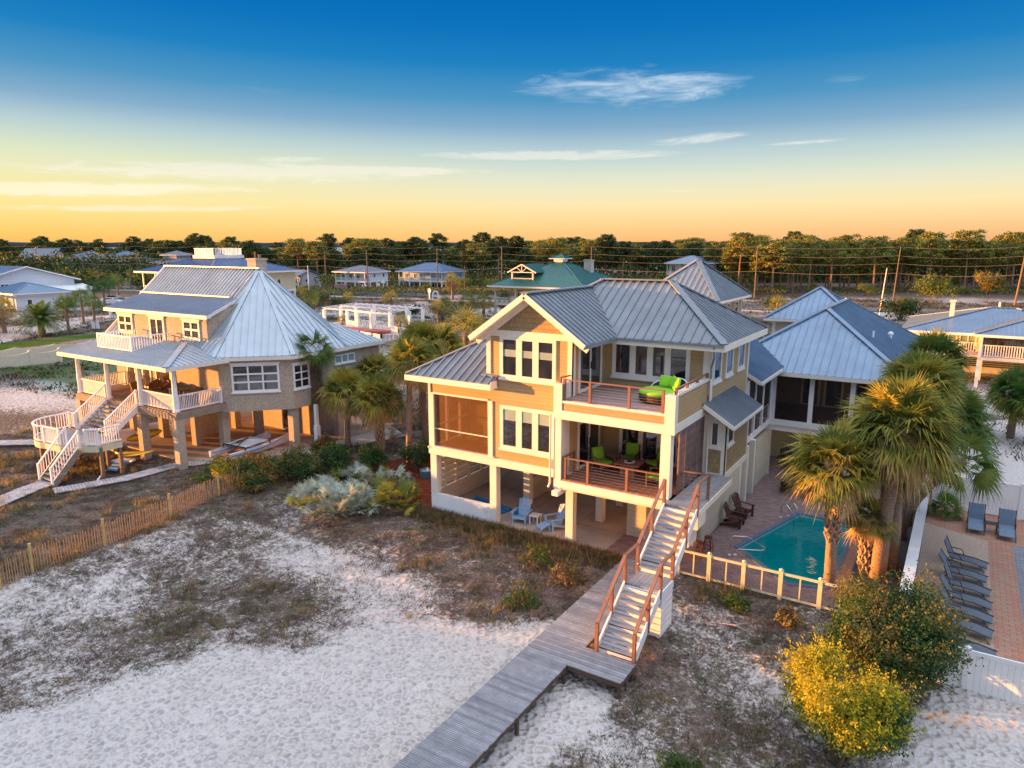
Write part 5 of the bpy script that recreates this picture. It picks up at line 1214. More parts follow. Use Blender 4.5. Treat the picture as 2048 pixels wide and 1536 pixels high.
for (px_, py_, a, tl) in ((0.0,0.5,10,0.3),(0.42,0.33,-40,0.25),(0.68,-0.02,-75,0.5)):
    b = MB(); b.box(-0.26,-0.07,-0.22,0.26,0.07,0.24); o = b.build('pillow', T['green_fabric'], t); bev(o, 0.068, 3); o.location = (px_,py_,0.76); o.rotation_euler = (R_(-22), R_(18 if a<0 else 4), R_(a))
# screen porch chairs
g_ = 'cushioned chairs inside the screened porch'
for (x,y,r_,l) in ((-19.9,27.9,20,'olive cushioned chair standing left inside the orange screened porch'),(-18.75,27.75,-5,'olive cushioned chair by the right post inside the orange screened porch')):
    lounge_chair(l, (x,y,3.22), R_(r_), 'olive_fabric', m='brown_wood')
# ground level things
t = thing('floor_mat', 'rolled blue mat lying behind the low white wall', 'mat', (-19.3,28.2,0), R_(-12)); b = MB(); b.slab([(-1.2,-0.3,0.06),(1.3,-0.3,0.06),(1.3,0.35,0.06),(-1.2,0.35,0.06)],0.05); b.tube([(-1.2,0.35,0.1),(1.3,0.35,0.1)],0.09,8); b.build('mat_sheet', mat('blue_plastic',(0.03,0.22,0.50),0.5), t)
t = thing('beach_bag', 'crumpled blue bag on the slab beside the white pier', 'bag', (-17.35,28.1,0)); b = MB(); b.lathe((0,0,0),[(0.22,0),(0.30,0.12),(0.22,0.3),(0.08,0.38)],9); b.build('bag_body', T['blue_plastic'], t, smooth=True); b = MB(); b.tube([(-0.1,0,0.36),(-0.05,0,0.5),(0.05,0,0.5),(0.1,0,0.36)],0.015,6); b.build('handle', T['blue_plastic'], t)
for (x,y,h_,rr_,l) in ((-25.1,28.8,0.26,0.42,'wide shallow blue grey tub on the red mulch, nearest of the three'),(-25.0,30.4,0.40,0.42,'deep blue tub with a white top on the red mulch, middle one of three'),(-25.0,31.6,0.36,0.36,'blue tub farthest back on the red mulch beside the slatted wall')):
    t = thing('planter_tub', l, 'tub', (x,y,-0.05)); b = MB(); b.lathe((0,0,0),[(rr_*0.85,0),(rr_,h_),(rr_*0.92,h_),(rr_*0.85,h_-0.08)],20); b.build('tub_body', T['teal_tub'], t)
    b = MB(); b.lathe((0,0,h_-0.08),[(rr_*0.84,0),(rr_*0.5,0.01)],16); b.build('tub_filling', T['dark_gravel'] if h_ < 0.3 or rr_ < 0.4 else mat('soil_pale',(0.25,0.25,0.22),0.9), t)
    if h_ > 0.38: b = MB(); b.lathe((0.05,0,h_-0.06),[(0.07,0),(0.05,0.16),(0.02,0.2)],8); b.build('cup', T['white'], t)
# pool side
adirondack('dark red wooden chair by the pale wall, the one nearer the camera', (-8.0,32.3,0.01), R_(90), 'dark_red_wood')
adirondack('dark red wooden chair by the pale wall, the one farther from the camera', (-8.0,33.75,0.01), R_(75), 'dark_red_wood')
adirondack('dark wooden chair standing in the shade under the pool wing', (-8.0,43.0,0.01), R_(5), 'dark_red_wood')
def stool(label, loc):
    t = thing('bar_stool', label, 'stool', loc); b = MB(); b.lathe((0,0,0.66),[(0.16,0),(0.18,0.03),(0.16,0.05)],14); b.build('seat', T['dark_red_wood'], t)
    for s in (-1,1):
        for q in (-1,1): b = MB(); b.bar((s*0.1,q*0.1,0.67),(s*0.19,q*0.19,0),0.04,0.04); b.build('leg', T['dark_red_wood'], t)
    b = MB(); 
    for z,k in ((0.2,0.165),(0.4,0.14)): b.bar((-k,-k,z),(k,-k,z),0.025,0.025); b.bar((-k,k,z),(k,k,z),0.025,0.025); b.bar((-k,-k,z),(-k,k,z),0.025,0.025); b.bar((k,-k,z),(k,k,z),0.025,0.025)
    b.build('stretcher', T['dark_red_wood'], t)
stool('dark wooden bar stool beside the stairs, the front one of the pair', (-8.35,28.0,0.01)); stool('dark wooden bar stool beside the stairs, the rear one of the pair', (-8.2,28.75,0.01))
def wood_chaise(label, loc, rz):
    t = thing('wooden_lounger', label, 'sun lounger', loc, rz)
    b = MB(); b.box(-0.33,-1.0,0.26,0.33,0.35,0.30); b.build('seat', T['dark_red_wood'], t)
    b = MB(); b.slab([(-0.32,0.35,0.31),(0.32,0.35,0.31),(0.32,0.92,0.72),(-0.32,0.92,0.72)],0.04); b.build('backrest', T['dark_red_wood'], t)
    for s in (-1,1):
        for y in (-0.9,0.5): b = MB(); b.box(s*0.3-0.03,y-0.03,0,s*0.3+0.03,y+0.03,0.28); b.build('leg', T['dark_red_wood'], t)
        b = MB(); b.box(s*0.35-0.04,-0.2,0.5,s*0.35+0.04,0.5,0.53); b.box(s*0.35-0.02,-0.16,0.28,s*0.35+0.02,-0.1,0.5); b.build('armrest', T['dark_red_wood'], t)
for k,(x,y) in enumerate(((-6.95,38.9),(-5.85,38.8),(-4.75,38.8),(-3.7,38.6))):
    wood_chaise(['dark red wooden lounger in the shade, the leftmost of the row behind the pool','dark red wooden lounger in the shade, second from the left behind the pool','dark red wooden lounger in the shade, third from the left beside the palm trunk','dark red wooden lounger in the shade, the last on the right behind the pool palm'][k], (x,y,0.01), R_(180+random.Random(k).uniform(-8,8)))
t = thing('grill_cabinet', 'dark cabinet standing between two white piers by the terrace', 'cabinet', (-9.3,36.5,0)); b = MB(); b.box(-0.5,-0.35,0.08,0.5,0.35,0.86); b.build('cabinet_body', T['black'], t); b = MB(); b.box(-0.56,-0.4,0.86,0.56,0.4,0.92); b.build('cabinet_top', T['dark_red_wood'], t); b = MB(); b.box(0.5,-0.3,0.15,0.515,-0.02,0.8); b.box(0.5,0.02,0.15,0.515,0.3,0.8); b.build('door', T['dark_metal'], t)
# mesh sun loungers of the neighbour
sling = mat('sling', (0.10,0.12,0.15), 0.7, var=0.1); sling_b = mat('sling_blue', (0.13,0.19,0.27), 0.7, var=0.1); alu = mat('dark_frame', (0.05,0.05,0.055), 0.4, metal=0.6)
def mesh_lounger(label, loc, rz, back=58, m=sling, group=None):
    t = thing('sun_lounger', label, 'sun lounger', loc, rz, group); ca, sa = math.cos(R_(back)), math.sin(R_(back))
    b = MB(); b.slab([(0,-0.3,0.33),(0.75,-0.3,0.31),(0.75,0.3,0.31),(0,0.3,0.33)],0.015); b.slab([(0.75,-0.3,0.31),(1.25,-0.3,0.22),(1.25,0.3,0.22),(0.75,0.3,0.31)],0.015); b.build('seat', m, t)
    b = MB(); b.slab([(0,-0.29,0.34),(0,0.29,0.34),(-0.72*ca,0.29,0.34+0.72*sa),(-0.72*ca,-0.29,0.34+0.72*sa)],0.015); b.build('backrest', m, t)
    for s in (-1,1):
        b = MB(); b.tube([(-0.74*ca,s*0.32,0.34+0.74*sa),(0,s*0.32,0.34),(0.75,s*0.32,0.32),(1.27,s*0.32,0.23)],0.02,6); b.build('side_rail', alu, t)
        b = MB(); b.tube([(-0.15,s*0.33,0.56),(0.3,s*0.33,0.54),(0.38,s*0.33,0.33)],0.02,6); b.build('armrest', alu, t)
        b = MB(); b.tube([(0.1,s*0.32,0.33),(-0.2,s*0.34,0.0)],0.018,6); b.tube([(1.0,s*0.32,0.28),(1.22,s*0.34,0.0)],0.018,6); b.build('leg', alu, t)
    return t
LP_ = [(0.70,33.15,-8),(0.66,31.65,-6),(0.74,30.4,-6),(0.76,29.25,-5),(0.76,28.15,-7),(0.74,27.05,-8),(0.80,25.5,-3)]
ord_ = ['farthest grey mesh lounger of the row on the tan gravel','second grey mesh lounger counted from the far end of the gravel row','third grey mesh lounger counted from the far end of the gravel row','middle grey mesh lounger of the seven on the tan gravel','third grey mesh lounger counted from the white front fence','second grey mesh lounger counted from the white front fence','grey mesh lounger right behind the white front fence']
for k,(x,y,r_) in enumerate(LP_): mesh_lounger(ord_[k], (x,y,0.01), R_(r_), 60+random.Random(k).uniform(-6,8), group='grey mesh loungers in a row on the gravel')
mesh_lounger('blue grey mesh lounger facing the camera, left of the small dark table', (1.57,38.4,0.02), R_(-90), 70, sling_b); mesh_lounger('blue grey mesh lounger facing the camera, right of the small dark table', (2.75,38.2,0.02), R_(-90), 70, sling_b)
t = thing('side_table', 'small dark slatted table between the two blue grey loungers', 'table', (2.16,37.9,0.02)); b = MB()
for k in range(6): b.box(-0.25,-0.25+k*0.085,0.40,0.25,-0.25+k*0.085+0.07,0.42)
b.build('table_top', alu, t)
for s in (-1,1):
    for q in (-1,1): b = MB(); b.box(s*0.22-0.015,q*0.22-0.015,0,s*0.22+0.015,q*0.22+0.015,0.4); b.build('leg', alu, t)
for (x,y,l) in ((-1.7,35.0,'small white plate lying on the dark gravel between palm trunks and wall'),(-1.45,31.4,'small white stone lying on the dark gravel near the big bush')):
    t = thing('paper_scrap', l, 'litter', (x,y,0.03)); b = MB(); b.prism([(-0.12,-0.08),(0.1,-0.1),(0.13,0.07),(-0.07,0.11)],0,0.03); b.build('sheet', T['white'], t)
# porch house furniture
def wicker_chair(label, loc, rz):
    t = thing('wicker_chair', label, 'armchair', loc, rz); vs=[]; fs=[]; n_=14
    for i in range(n_+1):
        a = R_(-30+240*i/n_); h = 0.62+0.32*math.sin(math.pi*i/n_)
        for (r1,z) in ((0.34,0.1),(0.40,0.45),(0.42,h),(0.36,h),(0.34,0.45)): vs.append((r1*math.cos(a), r1*math.sin(a), z))
    for i in range(n_):
        for k in range(4): fs.append((i*5+k,(i+1)*5+k,(i+1)*5+k+1,i*5+k+1))
    b = MB(); b.add(vs,fs); b.build('backrest', T['wicker'], t); b = MB(); b.lathe((0,-0.02,0.1),[(0.34,0),(0.36,0.3),(0.33,0.34)],16); b.build('seat', T['wicker'], t); b = MB(); b.lathe((0,-0.03,0.44),[(0.31,0),(0.32,0.06),(0.26,0.1)],16); b.build('seat_cushion', mat('brown_fabric',(0.12,0.06,0.04),0.8), t, smooth=True)
    return t
for (x,y,r_,l) in ((-45.6,25.7,-70,'brown wicker armchair nearest the porch stairs'),(-44.4,26.2,-10,'brown wicker armchair second from the stairs on the porch'),(-43.3,26.1,-5,'brown wicker armchair third from the stairs, beside the porch table'),(-42.5,26.0,5,'brown wicker armchair left of the black porch table'),(-39.4,25.9,40,'brown wicker armchair at the right end of the porch')): wicker_chair(l,(x,y,3.4),R_(r_))
t = thing('porch_table', 'white legged table with a black top on the porch', 'table', (-41.0,25.9,3.4)); b = MB(); b.box(-0.8,-0.4,0.70,0.8,0.4,0.74); b.build('table_top', T['black'], t)
for s in (-1,1):
    for q in (-1,1): b = MB(); b.box(s*0.72-0.03,q*0.33-0.03,0,s*0.72+0.03,q*0.33+0.03,0.7); b.build('leg', T['white'], t)
# catamaran
hull_m = mat('hull_white', (0.62,0.64,0.70), 0.35, var=0.08, stain=0.2); tramp = mat('trampoline', (0.55,0.62,0.68), 0.7); stripe_m = mat('hull_stripe', (0.10,0.10,0.30), 0.4)
t = thing('catamaran', 'white beach catamaran with a pale trampoline lying beside the house piers', 'boat', (-37.55,28.1,0.0), R_(94))
def hull(yc, parent):
    vs=[]; fs=[]; n_=22; ks=7
    for i in range(n_+1):
        u_=i/n_; x=-2.4+4.9*u_; wd=0.20*math.sin(math.pi*min(1,(u_*0.93+0.07)))**0.55*(1 if u_<0.55 else max(0.02,(1-((u_-0.55)/0.46)**2.2))); top=0.50+0.85*max(0,u_-0.45)**1.8+0.05*(1-u_); bot=0.14+0.5*max(0,u_-0.72)**1.7*2.2
        for k in range(ks):
            a=math.pi*k/(ks-1); vs.append((x,yc-wd*math.cos(a),top-(top-bot)*math.sin(a)))
    for i in range(n_):
        for k in range(ks-1): fs.append((i*ks+k,(i+1)*ks+k,(i+1)*ks+k+1,i*ks+k+1))
        fs.append((i*ks+ks-1,(i+1)*ks+ks-1,(i+1)*ks,i*ks))
    fs.append(tuple(range(ks))); b=MB(); b.add(vs,fs); h=b.build('hull',hull_m,parent,smooth=False); 
    b=MB(); b.tube([(-2.3+0.46*i, yc-0.205*math.sin(math.pi*min(1,(i/10*0.93+0.07)))**0.5*(1 if i<6 else (1-((i-5.5)/5.2)**2.2)), 0.42+0.8*max(0,i/10-0.45)**1.8) for i in range(10)],0.022,5); b.build('stripe',stripe_m,h)
hull(-0.85,t); hull(0.85,t)
b=MB(); b.slab([(-1.2,-0.9,0.72),(0.7,-0.9,0.76),(0.7,0.9,0.76),(-1.2,0.9,0.72)],0.02); b.build('trampoline',tramp,t)
b=MB()
for x in (-1.25,0.75): b.tube([(x,-1.0,0.55),(x,-0.95,0.72),(x,0.95,0.72),(x,1.0,0.55)],0.04,7)
b.build('cross_beam',T['dark_metal'],t)
b=MB(); b.bar((-2.2,0.0,0.8),(-0.4,0.35,0.85),0.05,0.02); b.tube([(-1.9,-0.8,0.82),(0.4,0.6,0.86)],0.025,6); b.build('tiller',T['dark_metal'],t)
b=MB(); b.slab([(-0.9,0.1,0.80),(0.3,0.4,0.83),(0.35,0.55,0.83),(-0.8,0.4,0.80)],0.03); b.build('rudder_blade',T['brown_wood'],t)
# boards under the stair
def board(name,label,loc,rz,m,L_=2.6,W_=0.6,tilt=6,cat='surfboard'):
    t=thing(name,label,cat,loc,rz); vs=[]; fs=[]; n_=18
    for i in range(n_+1):
        u_=i/n_; x=-L_/2+L_*u_; w=W_/2*(max(0.0001,math.sin(math.pi*u_))**0.6); z=0.12*(2*u_-1)**2
        vs += [(x,-w,z),(x,0,z+0.07),(x,w,z),(x,0,z-0.05)]
    for i in range(n_):
        for k in range(4): fs.append((i*4+k,(i+1)*4+k,(i+1)*4+(k+1)%4,i*4+(k+1)%4))
    b=MB(); b.add(vs,fs); b.build('board_body',m,t,smooth=True); b=MB()
    b.add([(-L_/2+0.25,-0.01,-0.04),(-L_/2+0.5,-0.01,-0.04),(-L_/2+0.3,-0.01,-0.2),(-L_/2+0.25,0.01,-0.04),(-L_/2+0.5,0.01,-0.04),(-L_/2+0.3,0.01,-0.2)],[(0,1,2),(5,4,3),(0,3,4,1),(1,4,5,2),(2,5,3,0)]); b.build('fin',T['black'],t); t.rotation_euler=(R_(tilt),R_(-8),rz); return t
board('kayak','yellow kayak lying under the porch beside the pier',(-41.6,22.9,0.55),R_(12),mat('yellow_plastic',(0.62,0.42,0.04),0.45,var=0.08),3.2,0.75,10,'kayak')
board('surfboard','pinkish white surfboard leaning under the yellow kayak',(-41.3,22.3,0.3),R_(-8),mat('board_pink',(0.60,0.50,0.52),0.3),2.3,0.55,30)
t=thing('beach_chair','folded blue and white striped beach chair at the edge of the board path','chair',(-40.9,21.3,0.1),R_(20)); b=MB(); 
for k in range(6): b.slab([(-0.3,-0.3+k*0.11,0.05+k*0.06),(0.3,-0.3+k*0.11,0.05+k*0.06),(0.3,-0.21+k*0.11,0.09+k*0.06),(-0.3,-0.21+k*0.11,0.09+k*0.06)],0.015,k%2)
b.build('fabric',[mat('cyan_fabric',(0.05,0.35,0.62),0.7),T['white']],t); b=MB(); b.tube([(-0.32,-0.32,0.04),(-0.32,0.36,0.46),(0.32,0.36,0.46),(0.32,-0.32,0.04)],0.015,6); b.build('frame',T['steel'],t)
t=thing('beach_cooler','pale blue cooler box under the stair landing','cooler',(-41.6,21.9,-0.05),R_(15)); b=MB(); b.box(-0.35,-0.22,0,0.35,0.22,0.38); o=b.build('box',mat('cooler_blue',(0.20,0.40,0.55),0.5),t); b=MB(); b.box(-0.37,-0.24,0.38,0.37,0.24,0.46); b.build('lid',T['white'],t)
t=thing('trash_can','black rubbish bin between the porch house piers','bin',(-44.3,27.4,0.03)); b=MB(); b.lathe((0,0,0),[(0.28,0),(0.36,1.05),(0.38,1.08)],14); b.build('bin_body',T['black'],t); b=MB(); b.lathe((0,0,1.08),[(0.39,0),(0.38,0.06),(0.1,0.12)],14); b.build('lid',T['black'],t)
board('kayak','yellow kayak standing on end between the piers under the porch',(-43.9,24.9,0.9),R_(70),T['yellow_plastic'],2.2,0.6,70,'kayak')
t=thing('plastic_pipe','white plastic pipe lying beside the board path','pipe',(-40.6,20.3,0.03),R_(-40)); b=MB(); b.tube([(-0.9,0,0.05),(0.9,0,0.05)],0.05,8); b.build('pipe_length',T['white'],t)
# ================================================================== VEGETATION
def leafmat(name, c, tr=0.3, var=0.35, vs=3.0, rough=0.6): return mat(name, c, rough, var=var, vs=vs, transl=tr, spec=0.2)
PG = leafmat('palm_green', (0.14,0.18,0.035)); PY = leafmat('palm_yellow_green', (0.38,0.33,0.06)); PT = leafmat('palm_dead', (0.62,0.42,0.20), 0.3)
PD = leafmat('palm_dark', (0.08,0.17,0.035)); SV = leafmat('palmetto_silver', (0.36,0.42,0.34), 0.2, var=0.5); DB = leafmat('dead_brown', (0.20,0.13,0.08), 0.15)
trunk_m = mat('palm_trunk', (0.34,0.24,0.17), 0.9, pat='trunk'); boot_m = mat('palm_boot', (0.46,0.34,0.23), 0.9, var=0.3, vs=9)
def fronds(specs, rg, nseg=22, wf=0.029):
    """specs: list of (origin, dir, petiole, fan radius, droop). returns V, F(tri)"""
    Vs = []; Fs = []; o = 0
    th = np.linspace(-1.75, 1.75, nseg)
    for (p0, d, Lp, Lf, dr) in specs:
        p0 = np.array(p0, float); d = np.array(d, float); d /= np.linalg.norm(d)
        s = np.cross(d, [0,0,1]); ns = np.linalg.norm(s); s = np.array([1.,0,0]) if ns < 1e-3 else s/ns
        tw = rg.normal(0, 0.35); n = np.cross(s, d); s2 = s*math.cos(tw)+n*math.sin(tw); n = np.cross(s2, d); s = s2
        h = p0+d*Lp+np.array([0,0,-dr*Lp*0.25])
        dirs = np.cos(th)[:,None]*d+np.sin(th)[:,None]*s+n*(0.22*np.abs(np.sin(th)))[:,None]*(-1)
        L_ = Lf*(0.72+0.28*np.cos(th*0.9))*rg.uniform(0.85,1.1,nseg)
        side = -np.sin(th)[:,None]*d+np.cos(th)[:,None]*s
        mid = h+dirs*(L_*0.5)[:,None]+np.array([0,0,-1])*(dr*0.10*L_)[:,None]
        tip = h+dirs*L_[:,None]+np.array([0,0,-1])*((dr*0.55+0.10)*L_*rg.uniform(0.3,1.7,nseg))[:,None]+rg.normal(0,0.05*Lf,(nseg,3))
        w = wf*Lf
        v = np.concatenate([np.repeat(h[None],nseg,0)+side*0.006, mid+side*w, mid-side*w, tip])
        k = np.arange(nseg); f = np.concatenate([np.stack([k,k+nseg,k+2*nseg],-1), np.stack([k+nseg,k+3*nseg,k+2*nseg],-1)])+o
        Vs.append(v); Fs.append(f); o += len(v)
        # petiole
        a = s*0.015; pv = np.array([p0+a,p0-a,h-a,h+a]); Vs.append(pv); Fs.append(np.array([[0,1,2],[0,2,3]])+o); o += 4
    return np.concatenate(Vs), np.concatenate(Fs)
def palm(label, base, height, rad, seed, n=60, nd=26, trunk_r=0.17, boots=False, lean=(0,0), mats=(PG,PY,PT), skirt=0, group=None, name='palm_tree', nseg=28, dead_low=-0.92, green_low=-0.12):
    rg = np.random.default_rng(seed); t = thing(name, label, 'palm tree', base, 0, group)
    top = Vector((lean[0], lean[1], height)); ps = []; rs = []
    for i in range(7):
        u = i/6; ps.append((lean[0]*u*u, lean[1]*u*u, height*u-0.25*(1-u))); rs.append(trunk_r*(1.18-0.30*u)*(1+0.12*(u > 0.8)))
    b = MB(); b.tube(ps, rs, 10)
    b.build('trunk', trunk_m, t, smooth=True)
    if boots:
        b = MB(); k = 0; z = height*(0.35 if boots == 1 else 0.02)
        while z < height-0.1:
            u = z/height; cx = lean[0]*u*u; cy = lean[1]*u*u; a = k*2.4; r0 = trunk_r*1.0; c = Vector((math.cos(a), math.sin(a), 0)); tn = Vector((-c.y, c.x, 0))
            p = Vector((cx,cy,z))+c*r0*0.9
            for sg in (-1,1): b.bar(p+tn*sg*0.11-Vector((0,0,0.0)), p+c*0.13+tn*sg*0.03+Vector((0,0,0.30)), 0.07, 0.035)
            z += 0.033; k += 1
        b.build('trunk_boots', boot_m, t)
    def spec(nn, lo, hi, dr0, dr1, sc=1.0):
        out = []
        for i in range(nn):
            se = lo+(hi-lo)*((i+0.5)/nn); a = i*2.39996+rg.uniform(-0.3,0.3); el_ = math.asin(max(-1,min(1,se)))+rg.uniform(-0.12,0.12)
            d = (math.cos(el_)*math.cos(a), math.cos(el_)*math.sin(a), math.sin(el_)); r_ = rad*sc*rg.uniform(0.85,1.08)
            out.append(((top.x,top.y,top.z+rg.uniform(-0.15,0.15)), d, r_*0.48, r_*0.56, dr0+(dr1-dr0)*(1-(se-lo)/(hi-lo+1e-6))))
        return out
    V1, F1 = fronds(spec(n, green_low, 1.0, 0.05, 0.9), rg, nseg); mi = (rg.random(len(F1)//(2*nseg+2)+1) < 0.5).astype(int)
    midx = np.repeat(mi, 2*nseg+2)[:len(F1)]
    npmesh('crown', V1, F1, [mats[0], mats[1]], midx, t)
    if nd:
        V2, F2 = fronds(spec(nd, -0.78, green_low+0.22, 0.45, 0.85, 0.86), rg, nseg); npmesh('dead_fronds', V2, F2, mats[2], None, t)
    if skirt:
        sp = []
        for i in range(int(26*skirt)):
            a = i*2.4; z = height-0.3-skirt*i/(26*skirt)*1.0; sp.append(((top.x+0.1*math.cos(a),top.y+0.1*math.sin(a),z), (0.35*math.cos(a),0.35*math.sin(a),-1), 0.45, 0.75, 0.5))
        V3, F3 = fronds(sp, rg, 12); npmesh('dead_thatch', V3, F3, DB, None, t)
    return t
# right group
palm('tall sunlit palm whose patterned trunk stands in front of the pool', (-3.3,28.45,0.0), 4.75, 2.05, 1, n=62, nd=30, trunk_r=0.19, boots=1, lean=(-0.25,0.0))
palm('biggest palm with a huge round golden crown beside the pool', (-1.75,30.0,0), 6.1, 2.45, 2, n=84, nd=40, trunk_r=0.27, boots=0, lean=(0.2,0.1))
palm('small shaggy palm between the pool and the thick trunks', (-2.25,30.1,0), 2.35, 1.15, 3, n=34, nd=16, trunk_r=0.16, boots=2)
palm('thick trunked palm rising right behind the biggest golden palm', (-1.35,31.2,0), 3.9, 1.3, 4, n=26, nd=16, trunk_r=0.24, lean=(-0.2,0.6))
palm('tall green crowned palm just behind the biggest golden palm', (-1.3,34.8,0), 6.9, 2.15, 5, n=80, nd=14, trunk_r=0.22, mats=(PG,PY,PG))
palm('green palm farthest back at the corner of the pool wing roof', (-0.9,41.6,0), 7.3, 1.85, 6, n=56, nd=8, trunk_r=0.2, mats=(PD,PG,PD))
palm('dark green palm leaning over the white boundary wall', (-1.2,36.8,0), 5.4, 2.1, 7, n=54, nd=10, trunk_r=0.2, lean=(1.2,-0.3), mats=(PD,PG,PD))
palm('low green palm with hanging fans over the tall white fence', (-1.3,34.9,0), 4.3, 1.75, 8, n=26, nd=0, trunk_r=0.18, lean=(2.0,-1.3), mats=(PD,PG,PD), green_low=-0.6)
palm('green palm at the right edge in front of the white railed house', (3.7,58.0,0), 3.1, 2.3, 9, n=58, nd=8, trunk_r=0.22, mats=(PD,PG,PY))
palm('green palm cut by the right edge of the picture', (4.6,56.5,0), 2.9, 2.2, 10, n=44, nd=8, trunk_r=0.22, mats=(PD,PG,PY))
palm('small spiky palm at the far end of the white boundary wall', (0.35,39.0,0), 0.5, 0.95, 11, n=26, nd=0, trunk_r=0.1, mats=(PD,PG,PD))
palm('little palm growing beside the concrete apron on the right', (0.9,62.0,0), 1.2, 1.6, 12, n=36, nd=0, trunk_r=0.15, mats=(PD,PG,PD))
# left group
palm('tall fan palm with a long dead skirt in front of the octagonal wall', (-35.3,31.7,0), 6.35, 1.7, 21, n=30, nd=4, trunk_r=0.20, skirt=2.6, mats=(PD,PG,DB), green_low=-0.25)
palm('orange lit palm right of the skirted fan palm', (-32.95,32.1,0), 3.85, 1.95, 22, n=58, nd=36, trunk_r=0.18)
palm('palm with a shaggy patterned trunk in the middle of the left group', (-30.4,32.4,0), 3.5, 2.0, 23, n=60, nd=30, trunk_r=0.2, boots=2)
palm('tall slim palm nearest the left corner of the beach house', (-27.5,31.8,0), 6.2, 1.9, 24, n=52, nd=30, trunk_r=0.16, lean=(0.2,0.1))
palm('slim palm standing behind the one nearest the beach house', (-28.9,35.0,0), 5.2, 1.8, 25, n=50, nd=26, trunk_r=0.16, mats=(PG,PG,PT))
palm('green crowned palm behind the left group, beside the porch house wing', (-34.3,36.6,0), 4.1, 2.0, 26, n=56, nd=22, trunk_r=0.17)
palm('green palm rising above the left group of palms', (-32.0,38.5,0), 6.1, 2.15, 27, n=66, nd=12, trunk_r=0.17, mats=(PG,PY,PG))
palm('slim palm hidden behind the beach house corner', (-26.3,36.5,0), 4.6, 1.7, 28, n=44, nd=22, trunk_r=0.15)
# saw palmettos
def palmetto(label, base, rad, h, seed, mats, n=46):
    rg = np.random.default_rng(seed); t = thing('saw_palmetto', label, 'palmetto', base); sp = []
    for i in range(n):
        r = rad*0.75*math.sqrt(rg.random()); a = rg.uniform(0, 6.283); e = rg.uniform(0.25, 1.25); aa = a+rg.normal(0,0.6)
        sp.append(((r*math.cos(a), r*math.sin(a), 0.05), (math.cos(e)*math.cos(aa), math.cos(e)*math.sin(aa), math.sin(e)), h*rg.uniform(0.40,0.75), 0.62*rg.uniform(0.85,1.15), 0.05))
    V1, F1 = fronds(sp, rg, 20, 0.05); mi = rg.choice(len(mats), size=n, p=[0.7,0.3] if len(mats) == 2 else None); npmesh('fronds', V1, F1, list(mats), np.repeat(mi, 42), t)
    b = MB()
    for i in range(9):
        a = rg.uniform(0,6.28); b.tube([(0,0,0),(rad*0.35*math.cos(a),rad*0.35*math.sin(a),0.12),(rad*0.6*math.cos(a),rad*0.6*math.sin(a),0.25)],0.05,5)
    b.build('stems', DB, t); return t
palmetto('silvery saw palmetto clump at the edge of the sand', (-25.4,24.0,-0.15), 1.5, 1.35, 31, (SV,SV), 60)
palmetto('green saw palmetto clump right of the silvery one', (-23.9,25.7,-0.1), 1.5, 1.3, 32, (PG,PY), 62)
palmetto('pale saw palmetto clump left of the silvery one', (-27.0,23.9,-0.15), 1.1, 1.2, 33, (SV,PY), 34)
palmetto('grey green saw palmetto behind the silvery clump', (-27.3,27.0,-0.1), 1.5, 1.4, 34, (SV,PG), 44)
palmetto('grey green saw palmetto beside the red mulch', (-25.6,27.4,-0.1), 1.2, 1.2, 35, (SV,PG), 34)
palmetto('green saw palmetto at the left wall of the beach house', (-24.2,34.0,-0.1), 1.3, 1.6, 36, (PD,SV), 44)
palmetto('green saw palmetto behind the slim palms', (-26.6,34.5,-0.1), 1.4, 1.6, 37, (PD,PG), 44)
palmetto('green saw palmetto under the leaning palm by the white fence', (0.9,43.5,0), 1.3, 1.6, 38, (PD,PG), 40)
# leafy bushes
def leaf_cloud(rg, lobes, n, size, shell=0.35, up=0.3):
    """quads scattered through the outer shell of a set of ellipsoids"""
    lob = np.array(lobes, float); vol = (lob[:,3]*lob[:,4]*lob[:,5])**(2/3.); pick = rg.choice(len(lob), n, p=vol/vol.sum()); Lb = lob[pick]
    d = rg.normal(size=(n,3)); d /= np.linalg.norm(d,axis=1)[:,None]; d[:,2] = np.where(d[:,2] < -0.4, -d[:,2], d[:,2])
    r = 1-shell*rg.random(n)**1.6; r *= 1+0.24*np.sin(d[:,0]*9+Lb[:,0]*5)*np.cos(d[:,1]*8+Lb[:,1]*3)+rg.normal(0,0.05,n)
    P = Lb[:,:3]+d*Lb[:,3:]*r[:,None]
    nn = d*0.8+rg.normal(size=(n,3))*0.7; nn[:,2] += up; nn /= np.linalg.norm(nn,axis=1)[:,None]
    a = np.cross(nn, rg.normal(size=(n,3))); a /= np.linalg.norm(a,axis=1)[:,None]; b = np.cross(nn, a)
    s = size*rg.uniform(0.6,1.3,n)[:,None]
    V = np.stack([P-a*s*0.5, P+b*s*0.32, P+a*s*0.5, P-b*s*0.32], 1).reshape(-1,3); F = np.arange(4*n).reshape(n,4); return V, F, P
